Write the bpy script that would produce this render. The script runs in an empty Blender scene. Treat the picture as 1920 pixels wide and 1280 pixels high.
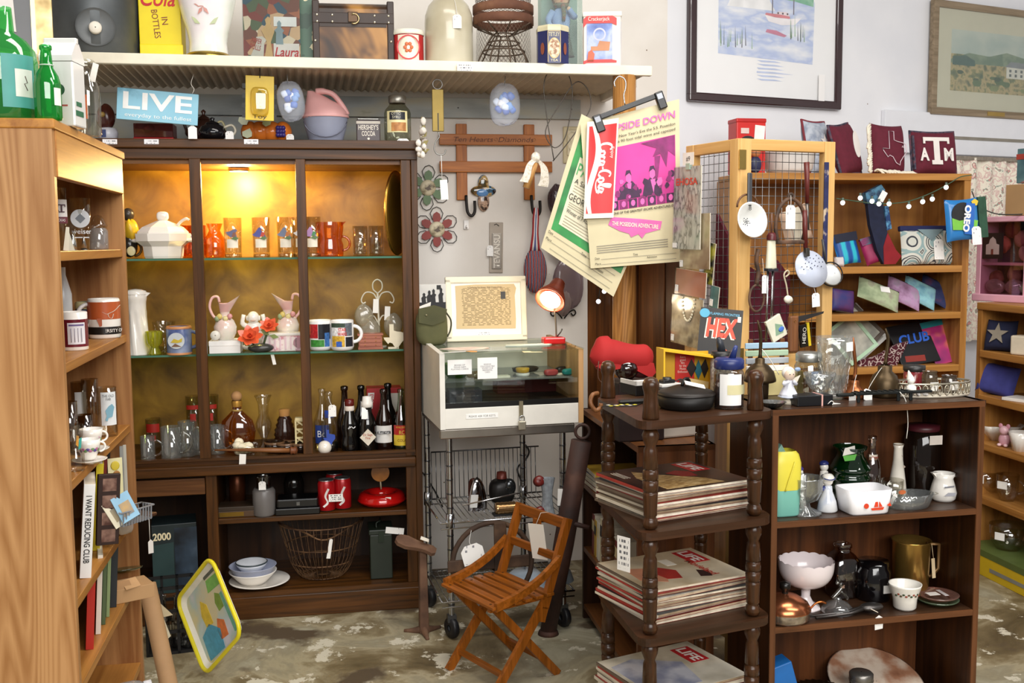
import bpy, bmesh, math, random
from mathutils import Matrix, Vector, Euler
random.seed(7)
# ---------------------------------------------------------------- camera
F=1950.; PITCH=math.atan(186/F); RHO=math.atan(.0088); H=1.4
st,ct=math.sin(PITCH),math.cos(PITCH); cr,sr=math.cos(RHO),math.sin(RHO)
SC=bpy.context.scene; COL=SC.collection
cam=bpy.data.cameras.new('camera'); co=bpy.data.objects.new('camera',cam); COL.objects.link(co)
cam.sensor_width=36; cam.lens=36*F/1920; cam.clip_start=.05
_R=Vector((cr,-sr*st,-sr*ct)); _U=Vector((sr,cr*st,cr*ct)); _B=-Vector((0,ct,-st))
co.matrix_world=Matrix(((_R.x,_U.x,_B.x,0),(_R.y,_U.y,_B.y,0),(_R.z,_U.z,_B.z,H),(0,0,0,1)))
SC.camera=co
vs=SC.view_settings; vs.view_transform='Standard'; vs.look='None'; vs.gamma=1; vs.use_curve_mapping=False
vs.exposure=-0.22
# ---------------------------------------------------------------- light
w=bpy.data.worlds.new('shop_ambient'); SC.world=w; w.use_nodes=True
w.node_tree.nodes['Background'].inputs[0].default_value=(1,.98,.95,1); w.node_tree.nodes['Background'].inputs[1].default_value=.21
def area(name,loc,rot,sx,sy,e,col):
    l=bpy.data.lights.new(name,'AREA'); l.shape='RECTANGLE'; l.size=sx; l.size_y=sy; l.energy=e; l.color=col
    o=bpy.data.objects.new(name,l); o.location=loc; o.rotation_euler=[math.radians(a) for a in rot]; COL.objects.link(o); return o
area('ceiling_tube_light',(.5,2.4,3.3),(0,0,0),2.6,.6,66,(1,.96,.9))
area('ceiling_tube_light',(2.2,1.2,3.3),(12,0,0),2.6,.6,66,(1,.98,.95))
area('shopfront_window_light',(.9,-2.0,2.75),(66,0,12),4.0,1.8,250,(1,.985,.965))
# ---------------------------------------------------------------- helpers
def ray(px,py):
    u=px-960;v=640-py
    a=u*cr+v*sr;b=-u*sr+v*cr
    return (a,F*ct+b*st,-F*st+b*ct)
def atz(px,py,z):
    d=ray(px,py);t=(z-H)/d[2];return (d[0]*t,d[1]*t,z)
def aty(px,py,Y):
    d=ray(px,py);t=Y/d[1];return (d[0]*t,Y,H+d[2]*t)
def kof(p): return (p[1]*ct-(p[2]-H)*st)/F
class Fr:
    def __init__(s,X,Y,deg): s.X,s.Y,s.deg=X,Y,deg;a=math.radians(deg);s.ca,s.sa=math.cos(a),math.sin(a)
    def w(s,x,y,z=0): return (s.X+x*s.ca-y*s.sa,s.Y+x*s.sa+y*s.ca,z)
    def l(s,X,Y): X-=s.X;Y-=s.Y;return (X*s.ca+Y*s.sa,-X*s.sa+Y*s.ca)
    def at(s,px,py,y=0):
        d=ray(px,py);t=(y+(-s.sa*s.X+s.ca*s.Y))/(-s.sa*d[0]+s.ca*d[1])
        x,_=s.l(d[0]*t,d[1]*t);return (x,H+d[2]*t)
    def atw(s,px,py,y=0): x,z=s.at(px,py,y);return s.w(x,y,z)
    def atz(s,px,py,z): X,Y,_=atz(px,py,z);return s.l(X,Y)
def lin(h):
    if not isinstance(h,str): return tuple(h)+(1,)
    c=[int(h[i:i+2],16)/255 for i in (0,2,4)]
    return tuple(x/12.92 if x<.04045 else ((x+.055)/1.055)**2.4 for x in c)+(1,)
MC={}
def nt(name):
    m=bpy.data.materials.new(name);m.use_nodes=True;n=m.node_tree;return m,n,n.nodes['Principled BSDF']
def N(n,t,**kw):
    x=n.nodes.new(t)
    for a,b in kw.items():
        if a[0]=='i': x.inputs[int(a[1:])].default_value=b
        else: setattr(x,a,b)
    return x
def ramp(n,stops,interp='LINEAR'):
    r=n.nodes.new('ShaderNodeValToRGB');e=r.color_ramp;e.interpolation=interp
    while len(e.elements)<len(stops): e.elements.new(.5)
    for q,(p,c) in zip(e.elements,stops): q.position=p;q.color=lin(c)
    return r
def coords(n,sc=(1,1,1),src='Object',rot=(0,0,0)):
    t=N(n,'ShaderNodeTexCoord');mp=N(n,'ShaderNodeMapping');n.links.new(t.outputs[src],mp.inputs[0])
    mp.inputs['Scale'].default_value=sc;mp.inputs['Rotation'].default_value=rot;return mp
def M(col,rough=.5,metal=0,var=.12,sc=14,bump=0,em=0,coat=0,sss=0,spec=.5):
    """painted / plain material with a little procedural unevenness"""
    key=('M',col,rough,metal,var,sc,bump,em,coat,spec)
    if key in MC: return MC[key]
    m,n,b=nt('plain_'+str(col));L=n.links.new
    b.inputs['Roughness'].default_value=rough;b.inputs['Metallic'].default_value=metal
    b.inputs['Coat Weight'].default_value=coat;b.inputs['Specular IOR Level'].default_value=spec
    c=lin(col)
    if var:
        mp=coords(n);tx=N(n,'ShaderNodeTexNoise');tx.inputs['Scale'].default_value=sc;tx.inputs['Detail'].default_value=4;L(mp.outputs[0],tx.inputs[0])
        r=n.nodes.new('ShaderNodeValToRGB');e=r.color_ramp.elements;e[0].position=.3;e[1].position=.7
        e[0].color=tuple(max(0,x*(1-var)) for x in c[:3])+(1,);e[1].color=tuple(min(1,x*(1+var)) for x in c[:3])+(1,)
        L(tx.outputs[0],r.inputs[0]);L(r.outputs[0],b.inputs['Base Color'])
        if bump:
            bp=N(n,'ShaderNodeBump');bp.inputs['Strength'].default_value=bump;bp.inputs['Distance'].default_value=.004;L(tx.outputs[0],bp.inputs['Height']);L(bp.outputs[0],b.inputs['Normal'])
    else: b.inputs['Base Color'].default_value=c
    if em: b.inputs['Emission Color'].default_value=c;b.inputs['Emission Strength'].default_value=em
    MC[key]=m;return m
def wood(c1,c2,sc=6,axis=2,rough=.42,dist=6,coat=.15,ring=0):
    key=('W',c1,c2,sc,axis,rough,dist,ring)
    if key in MC: return MC[key]
    m,n,b=nt('wood_'+c1);L=n.links.new
    s=[sc*3.2]*3;s[axis]=sc*.16
    mp=coords(n,tuple(s));tx=N(n,'ShaderNodeTexNoise');tx.inputs['Scale'].default_value=1.6;tx.inputs['Detail'].default_value=7;tx.inputs['Roughness'].default_value=.62;tx.inputs['Distortion'].default_value=.5
    L(mp.outputs[0],tx.inputs[0])
    src=tx.outputs[0]
    if ring:
        s2=[ring]*3;s2[axis]=ring*.05
        mp2=coords(n,tuple(s2));wv=N(n,'ShaderNodeTexNoise');wv.inputs['Scale'].default_value=.9;wv.inputs['Detail'].default_value=.6;L(mp2.outputs[0],wv.inputs[0])
        mm=N(n,'ShaderNodeMath',operation='MULTIPLY',i1=30.);L(wv.outputs[0],mm.inputs[0])
        pp=N(n,'ShaderNodeMath',operation='PINGPONG',i1=.5);L(mm.outputs[0],pp.inputs[0])
        ad=N(n,'ShaderNodeMath',operation='MULTIPLY_ADD',i1=.5);L(pp.outputs[0],ad.inputs[0])
        ad2=N(n,'ShaderNodeMath',operation='MULTIPLY',i1=.75);L(tx.outputs[0],ad2.inputs[0]);L(ad2.outputs[0],ad.inputs[2]);src=ad.outputs[0]
    r=ramp(n,[(.34,c2),(.64,c1)]);L(src,r.inputs[0]);L(r.outputs[0],b.inputs['Base Color'])
    b.inputs['Specular IOR Level'].default_value=.3;b.inputs['Roughness'].default_value=rough;b.inputs['Coat Weight'].default_value=coat*.35;b.inputs['Coat Roughness'].default_value=.25
    bp=N(n,'ShaderNodeBump');bp.inputs['Strength'].default_value=.12;bp.inputs['Distance'].default_value=.002;L(src,bp.inputs['Height']);L(bp.outputs[0],b.inputs['Normal'])
    MC[key]=m;return m
def patch(stops,sc=20,detail=3,rough=.55,interp='LINEAR',dist=0,metal=0,stretch=(1,1,1),src='Object',bump=0,coat=0,kind='noise'):
    """mottled or printed multi-colour surface"""
    key=('P',tuple(stops),sc,detail,rough,interp,dist,metal,stretch,src,bump,kind)
    if key in MC: return MC[key]
    m,n,b=nt('mottled_'+str(stops[0][1]));L=n.links.new
    mp=coords(n,stretch,src)
    if kind=='vor':
        tx=N(n,'ShaderNodeTexVoronoi');tx.inputs['Scale'].default_value=sc;o=tx.outputs['Color']
        sp=N(n,'ShaderNodeSeparateColor');L(o,sp.inputs[0]);o=sp.outputs[0]
    elif kind=='wave':
        tx=N(n,'ShaderNodeTexWave');tx.inputs['Scale'].default_value=sc;tx.inputs['Distortion'].default_value=dist;tx.inputs['Detail'].default_value=detail;o=tx.outputs[1]
    elif kind=='ring':
        tx=N(n,'ShaderNodeTexVoronoi');tx.inputs['Scale'].default_value=sc;tx.inputs['Randomness'].default_value=.25
        mm=N(n,'ShaderNodeMath',operation='MULTIPLY',i1=3.2);L(tx.outputs['Distance'],mm.inputs[0])
        fr=N(n,'ShaderNodeMath',operation='FRACT');L(mm.outputs[0],fr.inputs[0]);o=fr.outputs[0]
    else:
        tx=N(n,'ShaderNodeTexNoise');tx.inputs['Scale'].default_value=sc;tx.inputs['Detail'].default_value=detail;tx.inputs['Distortion'].default_value=dist;o=tx.outputs[0]
    L(mp.outputs[0],tx.inputs[0])
    r=ramp(n,list(stops),interp);L(o,r.inputs[0]);L(r.outputs[0],b.inputs['Base Color'])
    b.inputs['Roughness'].default_value=rough;b.inputs['Metallic'].default_value=metal;b.inputs['Coat Weight'].default_value=coat
    if bump:
        bp=N(n,'ShaderNodeBump');bp.inputs['Strength'].default_value=bump;bp.inputs['Distance'].default_value=.004;L(o,bp.inputs['Height']);L(bp.outputs[0],b.inputs['Normal'])
    MC[key]=m;return m
def printed(bg,ink,rows=12,dens=.45,words=22,rough=.6):
    """paper with rows of small illegible print (Generated x,z of a sheet)"""
    key=('T',bg,ink,rows,dens,words)
    if key in MC: return MC[key]
    m,n,b=nt('printed_paper');L=n.links.new
    t=N(n,'ShaderNodeTexCoord');sp=N(n,'ShaderNodeSeparateXYZ');L(t.outputs['Generated'],sp.inputs[0])
    mz=N(n,'ShaderNodeMath',operation='MULTIPLY',i1=float(rows));L(sp.outputs[2],mz.inputs[0])
    fl=N(n,'ShaderNodeMath',operation='FLOOR');L(mz.outputs[0],fl.inputs[0])
    fr=N(n,'ShaderNodeMath',operation='FRACT');L(mz.outputs[0],fr.inputs[0])
    lt=N(n,'ShaderNodeMath',operation='LESS_THAN',i1=.5);L(fr.outputs[0],lt.inputs[0])
    mx=N(n,'ShaderNodeMath',operation='MULTIPLY',i1=float(words));L(sp.outputs[0],mx.inputs[0])
    cb=N(n,'ShaderNodeCombineXYZ');L(mx.outputs[0],cb.inputs[0]);L(fl.outputs[0],cb.inputs[1])
    ns=N(n,'ShaderNodeTexNoise');ns.inputs['Scale'].default_value=1.;ns.inputs['Detail'].default_value=1;L(cb.outputs[0],ns.inputs[0])
    gt=N(n,'ShaderNodeMath',operation='GREATER_THAN',i1=1-dens);L(ns.outputs[0],gt.inputs[0])
    ax=N(n,'ShaderNodeMath',operation='SUBTRACT',i1=.5);L(sp.outputs[0],ax.inputs[0]);ab=N(n,'ShaderNodeMath',operation='ABSOLUTE');L(ax.outputs[0],ab.inputs[0])
    l2=N(n,'ShaderNodeMath',operation='LESS_THAN',i1=.4);L(ab.outputs[0],l2.inputs[0])
    az=N(n,'ShaderNodeMath',operation='SUBTRACT',i1=.5);L(sp.outputs[2],az.inputs[0]);abz=N(n,'ShaderNodeMath',operation='ABSOLUTE');L(az.outputs[0],abz.inputs[0])
    l3=N(n,'ShaderNodeMath',operation='LESS_THAN',i1=.42);L(abz.outputs[0],l3.inputs[0])
    o=lt.outputs[0]
    for q in (gt,l2,l3):
        k=N(n,'ShaderNodeMath',operation='MULTIPLY');L(o,k.inputs[0]);L(q.outputs[0],k.inputs[1]);o=k.outputs[0]
    mi=N(n,'ShaderNodeMix',data_type='RGBA');mi.inputs[6].default_value=lin(bg);mi.inputs[7].default_value=lin(ink);L(o,mi.inputs[0]);L(mi.outputs[2],b.inputs['Base Color'])
    b.inputs['Roughness'].default_value=rough;MC[key]=m;return m
def glass(col='f4f8f6',refl=.06,rough=.03,milk=0,milkcol='ffffff'):
    """thin clear glass or plastic: tinted transmission with fresnel reflection, optionally a milky body"""
    key=('G',col,refl,rough,milk,milkcol)
    if key in MC: return MC[key]
    m,n,b=nt('glass_'+col);L=n.links.new;out=n.nodes['Material Output'];n.nodes.remove(b)
    tr=N(n,'ShaderNodeBsdfTransparent');tr.inputs[0].default_value=lin(col)
    gl=N(n,'ShaderNodeBsdfGlossy');gl.inputs['Roughness'].default_value=rough
    lw=N(n,'ShaderNodeLayerWeight');lw.inputs[0].default_value=.35
    pw=N(n,'ShaderNodeMath',operation='MULTIPLY_ADD',i1=.45,i2=refl);pw.use_clamp=True
    p2=N(n,'ShaderNodeMath',operation='POWER',i1=2.2);L(lw.outputs['Facing'],p2.inputs[0]);L(p2.outputs[0],pw.inputs[0])
    mx=N(n,'ShaderNodeMixShader');L(pw.outputs[0],mx.inputs[0]);L(tr.outputs[0],mx.inputs[1]);L(gl.outputs[0],mx.inputs[2]);o=mx.outputs[0]
    if milk:
        df=N(n,'ShaderNodeBsdfDiffuse');df.inputs[0].default_value=lin(milkcol);m2=N(n,'ShaderNodeMixShader');m2.inputs[0].default_value=milk
        L(o,m2.inputs[1]);L(df.outputs[0],m2.inputs[2]);o=m2.outputs[0]
    L(o,out.inputs[0]);MC[key]=m;return m
TEXTS=[]
def xf(at=(0,0,0),rot=(0,0,0)):
    return Matrix.Translation(Vector(at))@Euler([math.radians(a) for a in rot]).to_matrix().to_4x4()
class T:
    """one thing: an Empty at its base that parents its parts (a thing with a single part becomes that mesh)"""
    ALL=[]
    def __init__(s,name,label,cat,loc=(0,0,0),rz=0,k=None,group=None,rot=None,kind=None):
        s.o=bpy.data.objects.new(name,None);COL.objects.link(s.o);s.o.empty_display_size=.05
        s.o.location=loc;s.o.rotation_euler=[math.radians(a) for a in (rot or (0,0,rz))]
        s.name=name;s.k=kof(loc) if k is None else k;s.parts=[]
        s.tags={}
        if label: s.tags['label']=label
        if cat: s.tags['category']=cat
        if group: s.tags['group']=group
        if kind: s.tags['kind']=kind
        for a,b in s.tags.items(): s.o[a]=b
        T.ALL.append(s)
    def mesh(s,name,vs,fs,m,up=None,at=(0,0,0),rot=(0,0,0),smooth=False,label=None):
        X=xf(at,rot);k=s.k
        me=bpy.data.meshes.new(name);me.from_pydata([(X@Vector(v))*k for v in vs],[],fs)
        if smooth: me.polygons.foreach_set('use_smooth',[True]*len(me.polygons))
        for q in (m if isinstance(m,(list,tuple)) else [m]): me.materials.append(q)
        o=bpy.data.objects.new(name,me);COL.objects.link(o);o.parent=up or s.o
        if label: o['label']=label
        if not up: s.parts.append(o)
        return o
    def lathe(s,name,prof,m,up=None,at=(0,0,0),rot=(0,0,0),seg=24,sx=1,sy=1,flute=None,a0=0,a1=360,pw=None,**kw):
        vs=[];fs=[];full=abs(a1-a0)>=360;n=seg if full else seg+1
        for r,z in prof:
            for i in range(n):
                a=math.radians(a0)+math.radians(a1-a0)*i/seg;R=r
                if flute: R=r*(1+flute[1]*math.cos(flute[0]*a))
                ca,sa=math.cos(a),math.sin(a)
                if pw: q=(abs(ca)**pw+abs(sa)**pw)**(-1/pw);R*=q
                vs.append((R*ca*sx,R*sa*sy,z))
        for j in range(len(prof)-1):
            for i in range(seg):
                i2=(i+1)%n
                fs.append((j*n+i,j*n+i2,(j+1)*n+i2,(j+1)*n+i))
        return s.mesh(name,vs,fs,m,up,at,rot,kw.pop('smooth',seg>8),**kw)
    def box(s,name,x0,x1,y0,y1,z0,z1,m,bv=0,up=None,at=(0,0,0),rot=(0,0,0),taper=1,**kw):
        if bv:
            bm=bmesh.new();bmesh.ops.create_cube(bm,size=1)
            for v in bm.verts: v.co=Vector(((x0+x1)/2+v.co.x*(x1-x0),(y0+y1)/2+v.co.y*(y1-y0),(z0+z1)/2+v.co.z*(z1-z0)))
            bmesh.ops.bevel(bm,geom=bm.edges[:],offset=bv,segments=2,affect='EDGES',profile=.5)
            vs=[v.co[:] for v in bm.verts];fs=[[v.index for v in f.verts] for f in bm.faces];bm.free()
        else:
            vs=[(x,y,z) for z in (z0,z1) for y in (y0,y1) for x in (x0,x1)]
            fs=[(0,2,3,1),(4,5,7,6),(0,1,5,4),(2,6,7,3),(0,4,6,2),(1,3,7,5)]
        if taper!=1:
            cx,cy=(x0+x1)/2,(y0+y1)/2
            def tp(v): q=1+(taper-1)*(v[2]-z0)/(z1-z0);return (cx+(v[0]-cx)*q,cy+(v[1]-cy)*q,v[2])
            vs=[tp(v) for v in vs]
        return s.mesh(name,vs,fs,m,up,at,rot,**kw)
    def tube(s,name,pts,r,m,n=8,closed=False,up=None,at=(0,0,0),rot=(0,0,0),caps=True,**kw):
        P=[Vector(p) for p in pts];L=len(P);R=r if isinstance(r,(list,tuple)) else [r]*L
        vs=[];fs=[];ref=None
        for i in range(L):
            a=P[i-1] if (i or closed) else P[i];b=P[(i+1)%L] if (i<L-1 or closed) else P[i]
            t=(b-a).normalized() if (b-a).length>1e-9 else Vector((0,0,1))
            if ref is None: ref=Vector((0,0,1)) if abs(t.z)<.9 else Vector((1,0,0))
            u=(ref-t*ref.dot(t));u=u.normalized() if u.length>1e-6 else t.orthogonal().normalized()
            v=t.cross(u);ref=u
            for j in range(n):
                q=2*math.pi*j/n;vs.append(tuple(P[i]+(u*math.cos(q)+v*math.sin(q))*R[i]))
        for i in range(L if closed else L-1):
            i2=(i+1)%L
            for j in range(n): fs.append((i*n+j,i*n+(j+1)%n,i2*n+(j+1)%n,i2*n+j))
        if caps and not closed: fs.append(tuple(range(n))[::-1]);fs.append(tuple((L-1)*n+j for j in range(n)))
        return s.mesh(name,vs,fs,m,up,at,rot,kw.pop('smooth',True),**kw)
    def prism(s,name,pts,d,m,up=None,at=(0,0,0),rot=(0,0,0),pl='xz',**kw):
        """outline in x,z (front at y=0) extruded to y=d; pl='xy': outline in x,y extruded up to z=d"""
        n=len(pts)
        if pl=='xz': vs=[(x,0,z) for x,z in pts]+[(x,d,z) for x,z in pts]
        elif pl=='yz': vs=[(0,x,z) for x,z in pts]+[(d,x,z) for x,z in pts]
        else: vs=[(x,y,0) for x,y in pts]+[(x,y,d) for x,y in pts]
        fs=[tuple(range(n)),tuple(range(2*n-1,n-1,-1))]+[(i,n+i,n+(i+1)%n,(i+1)%n) for i in range(n)]
        return s.mesh(name,vs,fs,m,up,at,rot,**kw)
    def grid(s,name,fn,nu,nv,m,up=None,at=(0,0,0),rot=(0,0,0),cu=False,smooth=True,**kw):
        n=nu if cu else nu+1
        vs=[fn(i/nu,j/nv) for j in range(nv+1) for i in range(n)]
        fs=[(j*n+i,j*n+(i+1)%n,(j+1)*n+(i+1)%n,(j+1)*n+i) for j in range(nv) for i in range(nu)]
        return s.mesh(name,vs,fs,m,up,at,rot,smooth,**kw)
    def blob(s,name,rx,ry,rz,m,up=None,at=(0,0,0),rot=(0,0,0),e=1.,seg=20,rings=12,lump=0,**kw):
        """(super)ellipsoid; e<1 boxy; lump = waviness"""
        sg=lambda v:math.copysign(abs(v)**e,v)
        ph=random.random()*6
        def fn(u,v):
            a=u*2*math.pi;b=(v-.5)*math.pi*.998
            q=1+lump*(math.sin(3*a+ph+4*v)*.6+math.sin(5*a+9*v+ph)*.4)
            return (rx*q*sg(math.cos(b))*sg(math.cos(a)),ry*q*sg(math.cos(b))*sg(math.sin(a)),rz*q*sg(math.sin(b)))
        return s.grid(name,fn,seg,rings,m,up,at,rot,cu=True,**kw)
    def text(s,body,size,m,at=(0,0,0),rot=(0,0,0),w=None,up=None,cyl=None,shear=0,name='lettering',bold=0,ext=0,bend=None):
        """lettering in x,z facing -y, centred on at; size = cap height; w = width to fit; cyl = wrap round a radius"""
        c=bpy.data.curves.new(name,'FONT');c.body=body;c.size=1;c.shear=shear;c.offset=bold;c.align_x='CENTER';c.space_line=.92
        if cyl: c.resolution_u=3
        else: c.resolution_u=4
        c.extrude=ext
        o=bpy.data.objects.new(name,c);COL.objects.link(o)
        TEXTS.append((s,o,name,size,m,xf(at,rot),w,up or s.o,cyl,bend))
        if not up: s.parts.append(o)
    def copies(s,src,mats):
        """more parts that share a mesh: src part placed with other local matrices"""
        for X in mats:
            o=src.copy();COL.objects.link(o);o.parent=src.parent;o.matrix_local=X
def ribbons(t,name,lines,wd,m,at=(0,0,0),rot=(0,0,0),up=None,thin=.35,ang=60,bend=None):
    """brush strokes: flat calligraphic ribbons in x,z, thick along one slant"""
    vs=[];fs=[]
    for ln in lines:
        P=[Vector((p[0],0,p[1])) for p in ln];P=[Vector(q) for q in smoothpath(P,5)]
        for i,p in enumerate(P):
            d=(P[min(i+1,len(P)-1)]-P[max(i-1,0)]);d=d.normalized() if d.length else Vector((1,0,0))
            nn=Vector((-d.z,0,d.x));a=abs(math.sin(math.atan2(d.z,d.x)-math.radians(ang)+math.pi/2))
            w2=wd*.5*(thin+(1-thin)*a)
            for q in (p+nn*w2,p-nn*w2): vs.append(bend(q.x,q.z) if bend else tuple(q))
            if i: k=len(vs);fs.append((k-4,k-3,k-1,k-2))
    return t.mesh(name,vs,fs,m,up,at,rot)
def solo(t):
    """a thing of one mesh: the mesh itself is the top-level object"""
    p=t.parts[0];mw=t.o.matrix_basis.copy();p.parent=None;p.matrix_basis=mw@p.matrix_basis
    for a,b in t.tags.items(): p[a]=b
    nm=t.name;old=t.o;t.o=p;bpy.data.objects.remove(old);p.name=nm
def finish():
    dg=bpy.context.evaluated_depsgraph_get()
    for t,o,name,size,m,X,w,up,cyl,bend in TEXTS:
        me=bpy.data.meshes.new_from_object(o.evaluated_get(dg))
        vs=[v.co.copy() for v in me.vertices]
        if vs:
            xs=[v.x for v in vs];ys=[v.y for v in vs];x0,x1,y0,y1=min(xs),max(xs),min(ys),max(ys)
            nl=o.data.body.count('\n')+1
            sy=size/.69 if nl==1 else size*nl*1.35/max(y1-y0,1e-6)
            sx=(w/(x1-x0)) if w else sy
            for q,v in zip(me.vertices,vs):
                x=(v.x-(x0+x1)/2)*sx;z=(v.y-(y0+y1)/2)*sy;y=-v.z*sy
                if bend: p=bend(x,z);
                elif cyl: p=(cyl*math.sin(x/cyl),-cyl*math.cos(x/cyl)+y,z)
                else: p=(x,y,z)
                q.co=(X@Vector(p))*t.k
        me.materials.clear();me.materials.append(m)
        n=bpy.data.objects.new(name,me);COL.objects.link(n);n.parent=up
        if o in t.parts: t.parts[t.parts.index(o)]=n
        c=o.data;bpy.data.objects.remove(o);bpy.data.curves.remove(c)
    for t in T.ALL:
        if len(t.parts)==1 and not t.parts[0].children and t.o.type=='EMPTY': solo(t)
def rect(x0,x1,z0,z1): return [(x0,z0),(x1,z0),(x1,z1),(x0,z1)]
def ngon(r,n,a=0,sx=1,sz=1): return [(r*sx*math.cos(a+2*math.pi*i/n),r*sz*math.sin(a+2*math.pi*i/n)) for i in range(n)]
def rrect(x0,x1,z0,z1,r,n=4):
    o=[]
    for cx,cz,a in ((x1-r,z0+r,-90),(x1-r,z1-r,0),(x0+r,z1-r,90),(x0+r,z0+r,180)):
        for i in range(n+1):
            q=math.radians(a+90*i/n);o.append((cx+r*math.cos(q),cz+r*math.sin(q)))
    return o
def arc(cx,cz,r,a0,a1,n=10,y=0): return [(cx+r*math.cos(math.radians(a0+(a1-a0)*i/n)),y,cz+r*math.sin(math.radians(a0+(a1-a0)*i/n))) for i in range(n+1)]
def smoothpath(pts,n=6):
    P=[Vector(p) for p in pts];P=[P[0]*2-P[1]]+P+[P[-1]*2-P[-2]];o=[]
    for i in range(1,len(P)-2):
        for j in range(n):
            t=j/n;a,b,c,d=P[i-1:i+3]
            o.append(tuple(.5*((2*b)+(c-a)*t+(2*a-5*b+4*c-d)*t*t+(3*b-a-3*c+d)*t**3)))
    o.append(tuple(P[-2]));return o
on=atz
WHITE='f2f1ee'
def pricetag(t,x,y,z,w=14,h=18,rz=0,string=None,rot=None,up=None):
    """white card tag, its lower part hangs at x,y,z (centre)"""
    m=printed('f6f4f0','8a8a90',5,.4,7)
    c=w*.22
    o=t.prism('price_tag',[(-w/2,-h/2),(w/2,-h/2),(w/2,h/2-c),(w/2-c,h/2),(-w/2+c,h/2),(-w/2,h/2-c)],.4,m,at=(x,y,z),rot=rot or (0,0,rz),up=up)
    if string: t.tube('string',smoothpath([(x,y,z+h*.42)]+list(string),3),.5,M('e8e6e0',.8),n=4,up=o)
    return o
# ---------------------------------------------------------------- the setting
def setting(name,vs,fs,m):
    me=bpy.data.meshes.new(name);me.from_pydata(vs,[],fs);me.materials.append(m)
    o=bpy.data.objects.new(name,me);COL.objects.link(o);o['kind']='structure';return o
A_=atz(780,1140,0)
CB=Fr(A_[0],A_[1],9.8)                 # china cabinet front plane
WL=Fr(*CB.w(0,.47)[:2],9.8)            # back wall behind the cabinet
jx=WL.at(1250,300)[0];J=WL.w(jx,0)
WR=Fr(J[0],J[1],26)                    # back wall with the pictures
def wallmat(c,name):
    m,n,b=nt(name);L=n.links.new
    mp=coords(n);a=N(n,'ShaderNodeTexNoise');a.inputs['Scale'].default_value=2.2;a.inputs['Detail'].default_value=6;L(mp.outputs[0],a.inputs[0])
    r=ramp(n,[(.35,c[0]),(.6,c[1])]);L(a.outputs[0],r.inputs[0])
    d=N(n,'ShaderNodeTexVoronoi');d.inputs['Scale'].default_value=9;L(mp.outputs[0],d.inputs[0])
    lt=N(n,'ShaderNodeMath',operation='LESS_THAN',i1=.028);L(d.outputs['Distance'],lt.inputs[0])
    mi=N(n,'ShaderNodeMix',data_type='RGBA');L(lt.outputs[0],mi.inputs[0]);L(r.outputs[0],mi.inputs[6]);mi.inputs[7].default_value=lin('7d6a58')
    L(mi.outputs[2],b.inputs['Base Color']);b.inputs['Roughness'].default_value=.75
    bp=N(n,'ShaderNodeBump');bp.inputs['Strength'].default_value=.1;bp.inputs['Distance'].default_value=.01;L(a.outputs[0],bp.inputs['Height']);L(bp.outputs[0],b.inputs['Normal'])
    return m
def wallq(name,p,q,z1,m,th=.1,side=1):
    d=Vector((q[0]-p[0],q[1]-p[1],0)).normalized();nn=Vector((-d.y,d.x,0))*th*side
    P=[Vector((p[0],p[1],0)),Vector((q[0],q[1],0)),Vector((q[0],q[1],0))+nn,Vector((p[0],p[1],0))+nn]
    return setting(name,[v[:] for v in P]+[(v.x,v.y,z1) for v in P],[(0,1,5,4),(1,2,6,5),(2,3,7,6),(3,0,4,7),(4,5,6,7),(3,2,1,0)],m)
wm1=wallmat(('dcd5cc','ebe6df'),'white_plaster');wm2=wallmat(('e4e5ea','eeeef1'),'white_paint')
wl0=WL.w(-2.4,0)
wallq('wall_back',wl0,J,3.4,wm1)
wr1=WR.w(2.6,0)
wallq('wall_back_right',J,wr1,3.4,wm2)
def floormat():
    m,n,b=nt('worn_concrete');L=n.links.new
    mp=coords(n,(1,1,1));wp=N(n,'ShaderNodeTexNoise');wp.inputs['Scale'].default_value=2.3;wp.inputs['Detail'].default_value=9;wp.inputs['Roughness'].default_value=.62;wp.inputs['Distortion'].default_value=.8;L(mp.outputs[0],wp.inputs[0])
    r=ramp(n,[(.30,'54472f'),(.42,'77684a'),(.47,'8f8264'),(.51,'aa9f82'),(.56,'968d74'),(.64,'b0aa92'),(.72,'cfc8b4')]);L(wp.outputs[0],r.inputs[0])
    c=N(n,'ShaderNodeTexNoise');c.inputs['Scale'].default_value=5.5;c.inputs['Detail'].default_value=10;c.inputs['Roughness'].default_value=.7;L(mp.outputs[0],c.inputs[0])
    r2=ramp(n,[(.565,'000000'),(.585,'ffffff')]);L(c.outputs[0],r2.inputs[0])
    mi=N(n,'ShaderNodeMix',data_type='RGBA');L(r2.outputs[0],mi.inputs[0]);L(r.outputs[0],mi.inputs[6]);mi.inputs[7].default_value=lin('d6cfba')
    c3=N(n,'ShaderNodeTexNoise');c3.inputs['Scale'].default_value=3.1;c3.inputs['Detail'].default_value=8;L(coords(n,(1,1,1)).outputs[0],c3.inputs[0])
    r3=ramp(n,[(.57,'000000'),(.62,'ffffff')]);L(c3.outputs[0],r3.inputs[0])
    m2=N(n,'ShaderNodeMix',data_type='RGBA');L(r3.outputs[0],m2.inputs[0]);L(mi.outputs[2],m2.inputs[6]);m2.inputs[7].default_value=lin('5a4c3a')
    L(m2.outputs[2],b.inputs['Base Color']);b.inputs['Roughness'].default_value=.55
    bp=N(n,'ShaderNodeBump');bp.inputs['Strength'].default_value=.3;bp.inputs['Distance'].default_value=.004;L(c.outputs[0],bp.inputs['Height']);L(bp.outputs[0],b.inputs['Normal'])
    return m
setting('floor',[(-3.5,-1,0),(4.5,-1,0),(4.5,6.5,0),(-3.5,6.5,0)],[(0,1,2,3)],floormat())
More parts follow.
